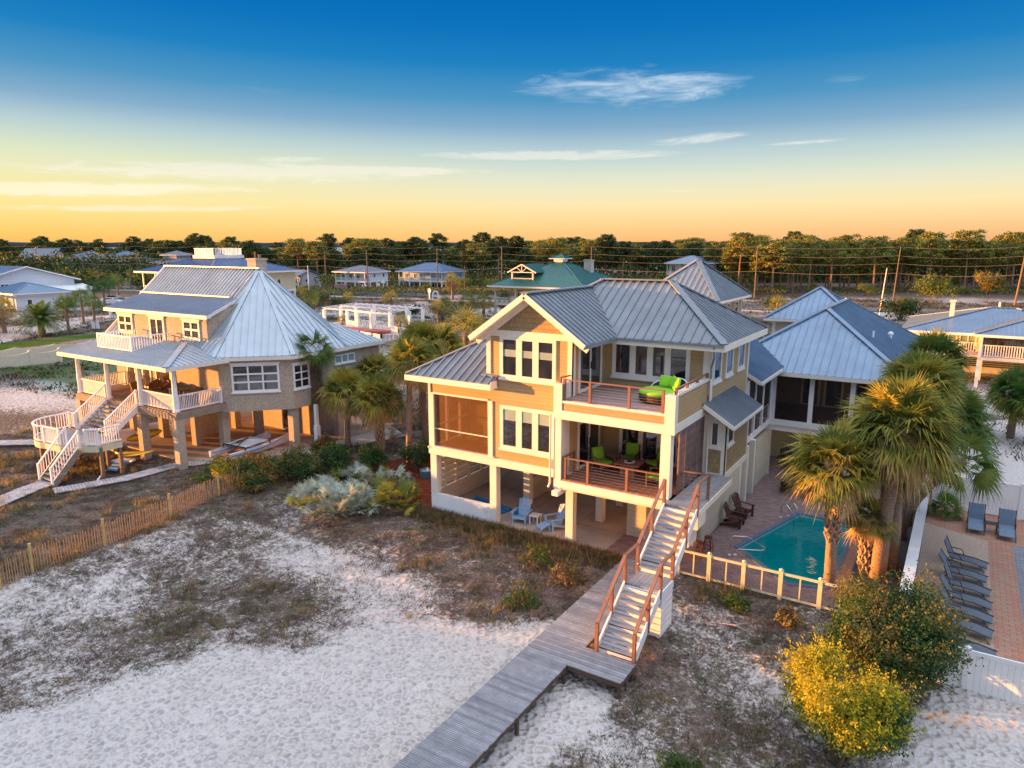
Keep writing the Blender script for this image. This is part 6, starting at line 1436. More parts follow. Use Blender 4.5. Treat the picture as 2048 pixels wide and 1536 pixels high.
def sprigs(rg, lobes, n, leaves, size, Ln=(0.25,0.6)):
    lob = np.array(lobes, float); P0 = []; D = []
    pick = rg.integers(0, len(lob), n); d = rg.normal(size=(n,3)); d[:,2] = np.abs(d[:,2])+0.15; d /= np.linalg.norm(d,axis=1)[:,None]
    p = lob[pick,:3]+d*lob[pick,3:]*0.85; dd = d*0.7+rg.normal(size=(n,3))*0.35; dd[:,2] += 0.35; dd /= np.linalg.norm(dd,axis=1)[:,None]
    L_ = rg.uniform(Ln[0],Ln[1],n); u = np.tile(np.linspace(0.1,1,leaves),n); P = np.repeat(p,leaves,0)+np.repeat(dd*L_[:,None],leaves,0)*u[:,None]+rg.normal(0,size*0.35,(n*leaves,3))
    m = n*leaves; nn = rg.normal(size=(m,3)); nn /= np.linalg.norm(nn,axis=1)[:,None]; a = np.cross(nn, rg.normal(size=(m,3))); a /= np.linalg.norm(a,axis=1)[:,None]; b = np.cross(nn,a); s = size*rg.uniform(0.5,1.1,m)[:,None]
    return np.stack([P-a*s*0.5, P+b*s*0.32, P+a*s*0.5, P-b*s*0.32], 1).reshape(-1,3), P
def bush(name, label, base, lobes, n, size, mats, seed, cat='bush', group=None, thr=None, branches=10, shell=0.4):
    rg = np.random.default_rng(seed); t = thing(name, label, cat, base, 0, group)
    n1 = int(n*0.68); V, F, P = leaf_cloud(rg, lobes, n1, size, shell); k = len(mats)
    lm = float(np.mean([l[3] for l in lobes])); V2, P2_ = sprigs(rg, lobes, max(4,(n-n1)//14), 14, size, (0.5*lm, 1.15*lm)); V = np.concatenate([V,V2]); P = np.concatenate([P,P2_]); n = len(P); F = np.arange(4*n).reshape(n,4)
    q = fbm(P[:,0]*1.0+seed, P[:,1]+P[:,2]*0.8, 0.55, seed, 3)+rg.normal(0,0.08,n)
    if thr is not None: q = q + thr*(P[:,2]-P[:,2].mean())/max(0.1, P[:,2].std())
    mi = np.clip(((q-0.25)/0.5*k), 0, k-1).astype(int)
    npmesh('foliage', V, F, list(mats), mi, t, nper=4)
    b = MB(); Lb = np.array(lobes)
    for i in range(branches):
        l = Lb[i % len(Lb)]; e = (l[0]+rg.uniform(-.6,.6)*l[3], l[1]+rg.uniform(-.6,.6)*l[4], l[2]+rg.uniform(0.1,0.85)*l[5]); b.tube([(rg.uniform(-.15,.15),rg.uniform(-.15,.15),-0.3),(e[0]*0.5,e[1]*0.5,e[2]*0.45),e],[0.05,0.035,0.012],5)
    b.build('branches', mat('bark', (0.16,0.11,0.07), 0.9, var=0.3), t); return t
LG = leafmat('leaf_green', (0.06,0.12,0.03), 0.25); LD = leafmat('leaf_dark', (0.03,0.07,0.02), 0.2); LY = leafmat('leaf_yellow', (0.42,0.38,0.03), 0.35); LYG = leafmat('leaf_yellow_green', (0.22,0.27,0.03), 0.3)
LO = leafmat('leaf_olive', (0.15,0.14,0.04), 0.25); LR = leafmat('leaf_russet', (0.33,0.17,0.05), 0.3)
rg0 = np.random.default_rng(5)
def lobes(nl, cx, cy, r, h, rgx, lr=0.5):
    out = []
    for i in range(nl):
        a = rgx.uniform(0,6.28); q = r*0.72*math.sqrt(rgx.random()); s = r*lr*rgx.uniform(0.7,1.25); out.append((cx+q*math.cos(a), cy+q*math.sin(a), h*rgx.uniform(0.3,0.72), s, s, s*0.9))
    return out
bush('leafy_bush', 'bright yellow leaved bush in front of the dark green one', (-1.55,18.75,-0.45), lobes(26,0,0,1.55,3.0,rg0,0.36), 34000, 0.082, (LG,LG,LYG,LY,LY), 41, thr=0.22, shell=0.55)
bush('leafy_bush', 'large dark green bush with rusty shoots beside the white wall', (-0.75,21.9,-0.35), lobes(34,0.1,0.1,2.0,3.8,rg0,0.36), 46000, 0.085, (LD,LD,LG,LG,LO), 42, thr=0.05, shell=0.55)
bush('leafy_bush', 'rusty topped bush in front of the palm trunks by the yellow fence end', (-1.35,23.6,-0.3), lobes(16,0,0,1.25,2.9,rg0,0.42), 14000, 0.09, (LG,LO,LR), 43, thr=0.10, shell=0.55)
hedge = [(-33.4,23.3,1.0,1.7,(LO,LR,LY),'orange lit bush at the end of the sand fence'),(-32.3,24.5,1.05,1.75,(LO,LR,LG),'orange brown bush second from the sand fence'),(-31.5,25.6,1.1,1.8,(LG,LO,LR),'olive bush in the middle of the hedge by the catamaran'),(-30.3,26.2,1.15,1.7,(LD,LG,LO),'dark green bush right of the olive one in the hedge'),(-29.3,27.6,1.1,1.9,(LD,LD,LG),'dark pointed bush behind the palmettos'),(-30.6,28.6,1.0,1.8,(LD,LG,LG),'dark green bush behind the hedge by the skirted palm'),(-27.9,29.2,1.0,1.9,(LD,LD,LG),'dark bush between the palmettos and the slim palms'),(-31.2,23.6,0.8,1.1,(LO,LR,LG),'low brown bush at the sandy edge of the hedge'),(-34.6,26.0,0.7,0.8,(LG,LO,LR),'small bush near the bow of the catamaran'),(-26.3,31.0,1.0,1.6,(LD,LD,LG),'dark bush at the foot of the slim palms'),(-33.8,30.8,0.8,1.0,(LO,LR,LG),'small brownish bush at the foot of the skirted palm')]
for i,(x,y,r,h,m,l) in enumerate(hedge): bush('leafy_bush', l, (x,y,-0.15), lobes(9,0,0,r,h,rg0,0.5), 4200, 0.12, m, 50+i, shell=0.5)
# stuff: dune scrub
def in_any(x, y):
    r = ((x > -22.6) & (x < -8.6) & (y > 26.3) & (y < 44)) | ((x > -8.7) & (x < -0.9) & (y > 26.2) & (y < 60)) | ((x > -11.15) & (x < -9.25) & (y < 27)) | ((x > -9.6) & (x < -7.4) & (y > 17.9) & (y < 26.2))
    r |= ((x > -50) & (x < -34.4) & (y > 24.3) & (y < 39)) | ((x > -0.9) & (y > 23.4) & (y < 41)) | ((x > -22)&(x < -15)&(y > 52)&(y < 63)) | ((x>-13)&(x<-1)&(y>41)&(y<64))
    r |= (dpoly(x, y, MULCH) > -0.1)
    return r
def scatter(n, x0, x1, y0, y1, rg, dens):
    x = rg.uniform(x0, x1, n); y = rg.uniform(y0, y1, n); c = dens(x, y); k = (rg.random(n) < c) & ~in_any(x, y)
    dep = -0.5344*x+0.8453*y; lat = 0.8453*x+0.5344*y; k &= (dep > 6) & (np.abs(lat) < dep*0.80+3); return x[k], y[k]
def tufts(name, label, x, y, nb, hmin, hmax, w, spread, mats, rg, flat=0.0):
    n = len(x); X_ = np.repeat(x, nb)+rg.normal(0, spread, n*nb); Y_ = np.repeat(y, nb)+rg.normal(0, spread, n*nb); Z_ = terr(X_, Y_)-0.02
    hs = np.repeat(rg.uniform(hmin, hmax, n), nb)*rg.uniform(0.5,1.1,n*nb); a = rg.uniform(0, 6.283, n*nb); ln = hs*(rg.uniform(0.15,0.9,n*nb)+flat); hz = hs*(1-flat*0.6)
    a2 = a+rg.uniform(-1,1,n*nb); wx = np.cos(a2)*w; wy = np.sin(a2)*w
    A = np.stack([X_-wx, Y_-wy, Z_], -1); B = np.stack([X_+wx, Y_+wy, Z_], -1); C = np.stack([X_+np.cos(a+1.57)*ln, Y_+np.sin(a+1.57)*ln, Z_+hz], -1)
    V = np.stack([A,B,C],1).reshape(-1,3); F = np.arange(3*n*nb).reshape(-1,3); mi = np.repeat(rg.integers(0, len(mats), n), nb)
    o = npmesh(name, V, F, list(mats), mi); return tag(o, label, 'dune plants', None, 'stuff')
G1 = leafmat('scrub_brown', (0.11,0.066,0.045), 0.15); G2 = leafmat('scrub_purple', (0.17,0.12,0.11), 0.1); G3 = leafmat('scrub_olive', (0.10,0.10,0.035), 0.2); G4 = leafmat('grass_straw', (0.30,0.23,0.11), 0.25); G5 = leafmat('scrub_green', (0.055,0.115,0.02), 0.2)
rgs = np.random.default_rng(12)
pat = lambda x, y, s, sd: (fbm(x, y, s, sd, 3))
def d_brown(x, y):
    c = cover(x, y); return np.clip((c-0.15)*1.25, 0, 1)*np.clip((pat(x,y,0.55,81)-0.42)*5.5, 0, 1)
x, y = scatter(420000, -56, 6, 7, 44, rgs, d_brown); tufts('dune_scrub', 'brown and purplish dune scrub growing over the sand', x, y, 7, 0.05, 0.16, 0.012, 0.07, (G1,G2,G2,G3,G1), rgs, 0.35)
def d_green(x, y): return np.clip((cover(x,y)-0.15)*1.1,0,1)*np.clip((pat(x,y,0.8,91)-0.57)*8, 0, 1)
x, y = scatter(110000, -56, 6, 7, 44, rgs, d_green); tufts('ground_cover', 'low green creepers spotted over the dune', x, y, 9, 0.05, 0.15, 0.022, 0.08, (G5,G3,G5), rgs, 0.6)
def d_grass(x, y): return np.clip((cover(x,y)-0.55)*1.3,0,1)*np.clip((pat(x,y,1.6,95)-0.50)*6, 0, 1)
x, y = scatter(46000, -56, 6, 7, 44, rgs, d_grass); tufts('dune_grass', 'straw coloured dune grass in loose clumps', x, y, 16, 0.25, 0.55, 0.011, 0.10, (G4,G3,G4), rgs)
x, y = scatter(90000, -170, 25, 30, 200, rgs, lambda x, y: np.clip((cover(x,y)-0.35)*1.6,0,1)*np.clip((pat(x,y,3.2,85)-0.38)*4, 0, 1)*(np.hypot(x,y) > 50)*(dpoly(x,y,LAWN)<0)); tufts('dune_scrub', 'brown scrub covering the far dunes towards the road', x, y, 6, 0.25, 0.7, 0.08, 0.35, (G1,G3,G2,G5,G1), rgs, 0.3)
x = rgs.uniform(-22.3,-11.2,5200); y = rgs.uniform(24.9,26.35,5200)+(x+22)*0.0; k = (rgs.random(5200) < np.clip((y-24.9)*0.8,0.1,1)); tufts('dune_grass', 'dry grass fringe along the front of the beach house slab', x[k], y[k], 12, 0.14, 0.38, 0.012, 0.08, (G4,G1,G3), rgs)
# bigger individual plants on the dune in front
for i,(x_,y_,r,h,m,l) in enumerate([(-12.9,21.2,0.75,0.5,(G5,LG,G3),'low green shrub at the sand edge left of the boardwalk'),(-12.2,23.4,0.9,0.75,(G4,G1,G3),'straw coloured grassy hump beside the boardwalk'),(-14.0,24.2,0.9,0.6,(G1,G3,G5),'brown scrub hump in front of the middle pier'),(-5.9,24.7,0.5,0.5,(G5,LG,G3),'dark green little shrub in front of the yellow mesh fence'),(-4.2,24.4,0.5,0.6,(G4,G3,G1),'straw grass clump before the third fence post'),(-4.9,16.2,0.6,0.5,(LYG,G3,G5),'yellow flowered low plant in the right foreground'),(-36.3,24.9,1.2,0.35,(G5,LG,G5),'bright green creeper mat beside the catamaran'),(-35.1,23.2,0.8,0.3,(G5,LG,G5),'small bright green creeper mat near the sand fence')]):
    z_ = float(terr(x_, y_)); bush('dune_plant', l, (x_,y_,z_-0.05), [(q[0],q[1],q[2]*0.6,q[3],q[4],q[5]*h/r) for q in lobes(7,0,0,r,h,rg0,0.55)], 1500, 0.085, m, 80+i, cat='dune plant', branches=5)
# driftwood twigs
for i,(x_,y_,l) in enumerate([(-5.6,23.3,'bleached forked twig on the sand before the yellow fence'),(-5.2,22.5,'bleached twig lying nearer the camera than the forked one')]):
    t = thing('driftwood', l, 'driftwood', (x_,y_,float(terr(x_,y_))), i*1.1); b = MB(); b.tube([(-0.5,0,0.06),(0,0.08,0.1),(0.5,0,0.05)],[0.015,0.025,0.01],5); b.tube([(0,0.08,0.1),(0.25,0.3,0.12)],[0.018,0.006],5); b.build('branch', mat('bleached',(0.45,0.40,0.36),0.9), t)
# ================================================================== BACKGROUND HOUSES
def stilt_house(label, cx, cy, w, d, zf, ze, pitch, wall, roof, trim='white', porch=2.2, rz=0, gable=None, wins=4, rail=True, gable_roof=False, winr=2, name='stilt_house', ext=0.7, side_porch=False):
    t = thing(name, label, 'house', (cx, cy, 0), rz); x0, x1, y0, y1 = -w/2, w/2, -d/2, d/2
    wm = T[wall]; tm = T[trim]
    b = MB(); b.box(x0+(porch if side_porch else 0), y0+porch, zf, x1, y1, ze); b.build('wall', wm, t)
    if zf > 0.5:
        nn = max(2, int(w/4)); 
        for i in range(nn+1):
            for yy in (y0+0.15, y0+porch+0.3, y1-0.3):
                x = x0+0.2+(w-0.4)*i/nn; b = MB(); b.box(x-0.17,yy-0.17,-1.0,x+0.17,yy+0.17,zf-0.3); b.build('pier', tm, t)
        b = MB(); b.box(x0,y0,zf-0.35,x1,y1,zf); b.build('deck', tm, t)
    if porch > 0.3:
        nn = max(2, int(w/4))
        for i in range(nn+1):
            x = x0+0.15+(w-0.3)*i/nn; b = MB(); b.box(x-0.11,y0+0.04,zf,x+0.11,y0+0.26,ze); b.build('column', tm, t)
        if rail:
            b = MB(); b.box(x0+0.1,y0+0.1,zf+0.9,x1-0.1,y0+0.2,zf+1.0); b.box(x0+0.1,y0+0.1,zf+0.1,x1-0.1,y0+0.16,zf+0.17); k = x0+0.2
            while k < x1-0.2: b.box(k,y0+0.12,zf+0.1,k+0.05,y0+0.17,zf+0.9); k += 0.22
            b.build('railing', tm, t)
    for i in range(wins):
        x = x0+(porch if side_porch else 0)+(w-(porch if side_porch else 0))*(i+0.5)/wins-0.6; window(t, (x, y0+porch, zf+0.5 if i%2 else zf+0.1), X, 1.2, ze-zf-0.9 if not i%2 else ze-zf-1.3, cols=2, fw=0.1, mw=0.1, proud=0.06, trim=trim, sill=False)
    for i in range(winr):
        y = y0+porch+(d-porch)*(i+0.5)/max(1,winr)-0.5; window(t, (x1, y, zf+1.0), Y, 1.0, 1.2, cols=1, fw=0.1, proud=0.06, trim=trim, sill=False)
    r = MB(); e = ext
    if gable_roof:
        h = (d/2+e)*pitch
        for s in (-1,1): roof_face(r, [(x0-e,0,ze+h),(x1+e,0,ze+h),(x1+e,s*(d/2+e),ze),(x0-e,s*(d/2+e),ze)], 0.6, 0.15)
        r.add([(x1,y0,ze),(x1,y1,ze),(x1,0,ze+h-e*pitch-0.1),(x0,y0,ze),(x0,y1,ze),(x0,0,ze+h-e*pitch-0.1)],[(0,1,2),(5,4,3)],2)
    else: hip_roof(r, x0-e, y0-e, x1+e, y1+e, ze, pitch, 0.6, 0.15, 0, 0, 1, 0.35)
    r.build('roof', [T[roof], tm, wm], t)
    if gable:
        gx_, gw, gh = gable; r = MB(); yb_ = y0+gw*0.9/ max(pitch,0.3)*0.6+1.5
        for s in (-1,1): roof_face(r, [(gx_,y0-e,ze+gh),(gx_,yb_,ze+gh),(gx_+s*gw/2,yb_,ze-0.02),(gx_+s*gw/2,y0-e,ze-0.02)], 0.6, 0.12)
        r.add([(gx_-gw/2,y0-e+0.35,ze-0.1),(gx_+gw/2,y0-e+0.35,ze-0.1),(gx_,y0-e+0.35,ze+gh-0.1)],[(0,1,2)],1); r.build('porch_gable', [T[roof], wm], t)
    return t
mat('pink_wall', (0.55,0.46,0.44), 0.7, var=0.05, pat='siding', per=0.3); mat('roof_blue', (0.12,0.20,0.33), 0.4, metal=0.3, var=0.1)
stilt_house('blue grey hip roofed stilt house with a balcony across the coast road', -146.5, 183.0, 17, 13, 1.9, 4.85, 0.36, 'blue_wall', 'roof_blue', rz=R_(3), wins=5, name='stilt_house')
stilt_house('low grey roofed white stilt house among the pines, left of the blue one', -160.5, 165.5, 12, 11, 2.1, 4.95, 0.30, 'white_wall', 'roof_shingle_grey', rz=R_(3), wins=4)
t = stilt_house('yellow house with green metal roof, cupola and dormer balcony behind the gable', -61.2, 113.0, 17.2, 17.0, 3.0, 6.1, 0.46, 'yellow_wall', 'roof_green', trim='trim', porch=2.6, wins=6, name='yellow_house', ext=0.9, side_porch=True)
b = MB(); b.box(-0.9,-0.9,9.9,0.9,0.9,10.7); b.build('cupola', T['white'], t); r = MB(); hip_roof(r,-1.5,-1.5,1.5,1.5,10.7,0.5,0.4,0.08,0,0,1,0.2,0.06); r.build('cupola_roof',[T['roof_green'],T['white']],t)
r = MB(); gx_ = -3.6
for s in (-1,1): roof_face(r,[(gx_,-7.4,9.75),(gx_,-0.3,9.75),(gx_+s*2.9,-0.5,8.35),(gx_+s*2.9,-7.4,8.35)],0.45,0.1)
r.bar((gx_,-7.42,9.7),(gx_+2.9,-7.42,8.3),0.08,0.2,1); r.bar((gx_,-7.42,9.7),(gx_-2.9,-7.42,8.3),0.08,0.2,1); r.box(gx_-2.2,-7.4,8.3,gx_+2.2,-7.3,8.45,1); r.bar((gx_,-7.36,8.4),(gx_,-7.36,9.5),0.1,0.12,1); r.bar((gx_,-7.36,8.4),(gx_-0.9,-7.36,9.1),0.1,0.1,1); r.bar((gx_,-7.36,8.4),(gx_+0.9,-7.36,9.1),0.1,0.1,1)
r.build('dormer_roof',[T['roof_green'],T['trim']],t)
r = MB(); r.box(gx_-2.2,-7.0,6.3,gx_+2.2,-4.5,6.6); r.box(gx_-2.3,-4.5,6.6,gx_+2.3,-1.0,8.4); 
r.build('dormer_wall',mat('dormer_tan',(0.5,0.33,0.16),0.8,var=0.05),t)  # even tan of the dormer wall
for s in (-1,1): b = MB(); b.box(gx_+s*2.1-0.12,-7.2,6.4,gx_+s*2.1+0.12,-6.96,8.35); b.build('column',T['trim'],t)
b = MB(); railing(b,(gx_-2,-7.1,6.5),(gx_+2,-7.1,6.5),h=0.85,bal=0.3,bw=0.08); b.build('railing',T['trim'],t)
b = MB(); b.box(3.6,2.0,7,5.0,3.2,10.3); b.box(3.5,1.9,10.3,5.1,3.3,10.45); b.build('chimney',T['pale_concrete'],t)
# navy roofed house with widow's walk behind the porch house
t = stilt_house('navy roofed house with a white widow\'s walk behind the porch house', -126.5, 90.5, 21, 20, 4.2, 8.0, 0.30, 'tan_wall', 'roof_navy', trim='trim', porch=3.0, wins=5, name='navy_roof_house', ext=1.0, side_porch=True)
b = MB(); 
for p, q in (((-3.2,-3.2),(3.2,-3.2)),((3.2,-3.2),(3.2,3.2)),((-3.2,3.2),(-3.2,-3.2)),((3.2,3.2),(-3.2,3.2))): railing(b,(*p,11.0),(*q,11.0),h=1.35,bal=0.3,bw=0.1)
b.build('widows_walk',T['white'],t); b = MB(); b.box(-3.4,-3.4,10.4,3.4,3.4,11.0); b.build('roof_platform',T['trim'],t)
# far left row
stilt_house('tall pinkish gabled house at the far left below the pines', -330, 152, 13, 12, 2.5, 7.6, 0.60, 'pink_wall', 'roof_shingle_grey', rz=R_(35), gable_roof=True, wins=3)
stilt_house('pale blue grey hip roofed house with a small white porch gable, far left', -304, 158, 15, 14, 2.2, 7.0, 0.5, 'grey_wall', 'roof_blue', gable=(-1.0,4.5,2.4), wins=3, rz=R_(15))
stilt_house('hip roofed house with an orange lit porch gable right of the blue grey one', -287, 163, 15, 13, 2.2, 7.0, 0.5, 'grey_wall', 'roof_blue', gable=(-3.0,4.5,2.3), wins=3, rz=R_(15), trim='trim')
t = stilt_house('grey shingled two storey house with stacked porches below the pines', -256, 165, 14, 12, 2.5, 6.5, 0.32, 'grey_wall', 'roof_shingle_grey', trim='trim', wins=4, rz=R_(10)); r = MB(); r.box(-4,-3,7,3,4,9.4); r.build('upper_wall',T['grey_wall'],t); r = MB(); hip_roof(r,-4.8,-3.8,3.8,4.8,9.4,0.35,0.6,0.15,0,0,1,0.3); r.build('upper_roof',[T['roof_shingle_grey'],T['trim']],t)
stilt_house('small bright blue roofed cabin deep in the trees', -226, 168, 9, 8, 1.0, 6.6, 0.45, 'white_wall', 'roof_metal_blue', wins=2)
stilt_house('small grey gabled cottage right of the brick chimney', -181, 157, 12, 9, 0.4, 3.6, 0.35, 'grey_wall', 'roof_shingle_grey', gable_roof=True, porch=1.5, wins=3, name='cottage')
stilt_house('white house with pale blue metal roof behind the tan house peak', -78, 236, 13, 12, 3.5, 7.2, 0.36, 'white_wall', 'roof_metal_blue', wins=4)
# white barn house on the left edge
t = thing('barn_house', 'white board gabled house with pale blue roofs and an outside stair, left edge', 'house', (-172, 76, 0))
b = MB(); b.box(-26,-11,0,0,9,5.4); b.add([(0,-11,5.4),(0,9,5.4),(0,-1,8.2),(-26,-11,5.4),(-26,9,5.4),(-26,-1,8.2)],[(0,1,2),(5,4,3)]); b.build('wall', T['white_wall'], t)
r = MB(); 
for s in (-1,1): roof_face(r,[(-27,-1,8.45),(1,-1,8.45),(1,-1+s*11,5.3),(-27,-1+s*11,5.3)],0.6,0.15)
r.bar((1.02,-1,8.4),(1.02,10,5.25),0.1,0.25,1); r.bar((1.02,-1,8.4),(1.02,-12,5.25),0.1,0.25,1); r.build('roof',[T['roof_metal_blue'],T['white']],t)
b = MB(); b.box(0,-8.5,0,12,1.0,3.5); b.build('garage_wall',T['white_wall'],t); r = MB(); hip_roof(r,-1,-9.2,12.8,1.8,3.5,0.32,0.6,0.12,0,0,1,0.3); r.build('garage_roof',[T['roof_metal_blue'],T['white']],t)
b = MB(); b.box(0,1.0,0,5,10,3.0); b.build('carport_wall',T['white_wall'],t); r = MB(); roof_face(r,[(-0.5,0.5,4.3),(7,0.5,3.3),(7,11,3.3),(-0.5,11,4.3)],0.6,0.12); r.build('carport_roof',T['white'],t)
window(t,(0,-6,3.6),Y,1.6,1.3,cols=2,proud=0.08,trim='white'); window(t,(5,6,1.2),Y,1.2,1.2,proud=0.08,trim='white'); window(t,(12,-6.5,1.0),Y,1.0,1.2,proud=0.08,trim='white'); window(t,(1.5,-8.5,1.0),X,1.0,1.4,proud=0.08,trim='white')
b = MB(); b.box(-4,-16,3.2,4,-11,3.4); b.build('balcony_floor',T['brown_wood'],t); b = MB(); railing(b,(-4,-16,3.4),(4,-16,3.4),bal=0.3,bw=0.08); railing(b,(4,-16,3.4),(4,-11,3.4),bal=0.3,bw=0.08); b.build('railing',T['brown_wood'],t)
for i in range(4):
    for yy in (-16,-12): b = MB(); b.box(-4+i*2.6,yy,-0.5,-3.75+i*2.6,yy+0.25,3.2); b.build('post',T['brown_wood'],t)
b = MB()
for i in range(14): b.box(4+i*0.32,-13,3.2-(i+1)*0.235,4.34+i*0.32,-11.8,3.26-(i+1)*0.235)
b.bar((4,-13,3.2),(8.6,-13,-0.2),0.1,0.3); b.bar((4,-13,4.2),(8.6,-13,0.8),0.08,0.1); b.build('outside_stair',T['white'],t)
# railed house on the right edge
t = thing('railed_house', 'raised pale house with light blue roofs and long white railings at the right edge', 'house', (4, 84, 0))
b = MB(); b.box(-8.0,-2.3,2.9,9,8.5,4.95); b.box(-2.3,-3.2,2.9,14,8,5.0); b.build('wall', mat('pale_stucco',(0.62,0.58,0.50),0.8,var=0.05), t)
r = MB(); hip_roof(r,-8.9,-5.6,8.0,9.2,4.95,0.26,0.4,0.12,0,0,1,0.35,0.14); r.build('roof',[T['roof_metal_blue'],T['white']],t)
r = MB(); hip_roof(r,-2.8,-7.6,14,7.0,5.1,0.30,0.4,0.12,0,0,1,0.35,0.14); r.build('porch_roof',[T['roof_metal_blue'],T['white']],t)
b = MB(); b.box(-8.6,-5.0,2.65,-2.3,-2.3,2.9); b.box(-2.3,-6.4,2.6,14,-2.3,2.9); b.build('deck',T['trim'],t)
for x_ in (-2.2,2.2,6.2,10.2):
    b = MB(); b.box(x_-0.15,-6.4,-0.3,x_+0.15,-6.1,2.6); b.build('pier',T['white'],t); b = MB(); b.box(x_-0.13,-6.35,2.9,x_+0.13,-6.1,5.0); b.build('column',T['white'],t)
for p,q in (((-2.2,-6.25,2.9),(14,-6.25,2.9)),((-8.5,-4.9,2.9),(-2.3,-4.9,2.9))): b = MB(); railing(b,p,q,h=1.1,bal=0.2,bw=0.09,posts=False); b.build('railing',T['white'],t)
for x_,w_ in ((-7.4,1.5),(-5.6,1.5),(-3.9,1.4)): window(t,(x_,-2.3,3.0),X,w_,1.85,cols=2,fw=0.1,proud=0.06,trim='white',sill=False,blind=0.97)
b = MB(); b.box(-2.2,-3.25,3.0,13,-3.2,4.95); b.build('screened_front',T['glass'],t)
for x_ in (-8,-5,-2,2,6,10): b = MB(); b.box(x_-0.2,-2.0,-0.3,x_+0.2,-1.6,2.65); b.build('pier',T['trim'],t)
b = MB()
for k in range(9): b.box(-8,1.5,0.9+k*0.2,13,1.56,1.02+k*0.2)
b.build('slat_screen',T['dark_metal'],t); b = MB(); b.box(-8,3,0,13,3.2,2.7); b.build('ground_wall',mat('grey_ground_wall',(0.36,0.37,0.39),0.8),t)  # even mid grey of the ground wall
b = MB(); b.box(-5.0,-1.2,5.5,-4.6,-0.8,7.5); b.box(-5.1,-1.3,7.5,-4.5,-0.7,7.65); b.box(-5.3,-1.5,5.7,-4.3,-0.5,5.85); b.build('chimney',T['trim'],t)
for k,(x_,y_) in enumerate(((-5.2,-3.9),(-4.2,-3.9),(-2.9,-3.9),(-2.5,-4.2))[:3]): adirondack(['brown slatted chair behind the white railing, leftmost of the three on the far porch','brown slatted chair behind the white railing, middle one on the far porch','brown slatted chair behind the white railing, right one on the far porch'][k], (4+x_,84+y_,2.92), R_(10), 'brown_wood')
# pergola with deck
t = thing('pergola', 'white timber pergola of many posts standing between the dunes and the road', 'pergola', (-79, 83, 0))
def PB(mb,n,m): return mb.build(n,m,t,loc=(79,-83,0))
rows = [[(-87.8,81.6),(-82.9,81.9),(-79.6,80.8),(-76.0,80.0),(-72.0,80.2)],[(-89.0,86.5),(-85.6,86.6),(-81.5,86.2),(-77.5,85.9),(-73.4,85.9)],[(-90,91),(-86,91.4),(-82,91),(-78,90.6),(-74.5,90.5)]]
for rw in rows:
    for (x_,y_) in rw: b = MB(); b.box(x_-0.2,y_-0.2,-0.6,x_+0.2,y_+0.2,2.75); PB(b,'post',T['white'])
    for p,q in zip(rw[:-1],rw[1:]):
        b = MB(); b.bar((*p,2.88),(*q,2.88),0.12,0.24); PB(b,'beam',T['white'])
b = MB()
for i in range(13):
    u=i/12; p=Vector(rows[0][0]).lerp(Vector(rows[0][-1]),u); q=Vector(rows[2][0]).lerp(Vector(rows[2][-1]),u); b.bar((p.x,p.y-0.5,3.05),(q.x,q.y+0.4,3.05),0.05,0.10)
PB(b,'rafters',T['white'])
b = MB(); b.prism([(-90,80.5),(-71,78.5),(-71.5,91),(-90.5,92)],-0.3,0.06); PB(b,'floor',T['pale_concrete'])
b = MB(); b.prism([(-82.5+ (0),79.9),(-81,78.2),(-78.5,76.9),(-75.5,76.6),(-72.8,77.6),(-71.6,79.2),(-72.2,80.3),(-76,80.2)],-0.2,0.45); PB(b,'low_bench_wall',mat('red_rim',(0.42,0.12,0.10),0.8))
for p,q in (((-82.6,81.7),(-79.8,80.7)),((-72.0,79.9),(-69.2,78.4)),((-69.2,78.4),(-68.6,80.6))): b = MB(); railing(b,(*p,0),(*q,0),h=1.15,bal=0.3,bw=0.09); PB(b,'railing',T['white'])
t = thing('picket_fence', 'curved white picket fence in front of the pergola', 'fence', (-78, 75, 0)); cp = [(-91,80.0),(-88.71,78.43),(-84.22,77.23),(-80.6,76.1),(-77.86,75.25),(-75,74.4),(-72.44,73.85),(-69.02,72.78),(-66.89,72.28),(-65.6,75.5),(-66.5,79.5)]
for p,q in zip(cp[:-1],cp[1:]):
    b = MB(); railing(b,(p[0]+78,p[1]-75,-0.1),(q[0]+78,q[1]-75,-0.1),h=1.0,bal=0.2,bw=0.08,pw=0.2); b.build('panel',T['white'],t)
t = thing('dune_deck', 'small grey board platform in the scrub right of the pergola', 'platform', (-62,80,0),R_(10)); b = MB()
for k in range(16): b.box(-2.2,-1.5+k*0.19,0.25,2.2,-1.34+k*0.19,0.3)
b.build('planks',T['grey_planks_x'],t); b = MB(); b.box(-2.2,-1.5,-0.3,-2.0,-1.3,0.25); b.box(2.0,-1.5,-0.3,2.2,-1.3,0.25); b.build('post',T['dark_wood'],t)
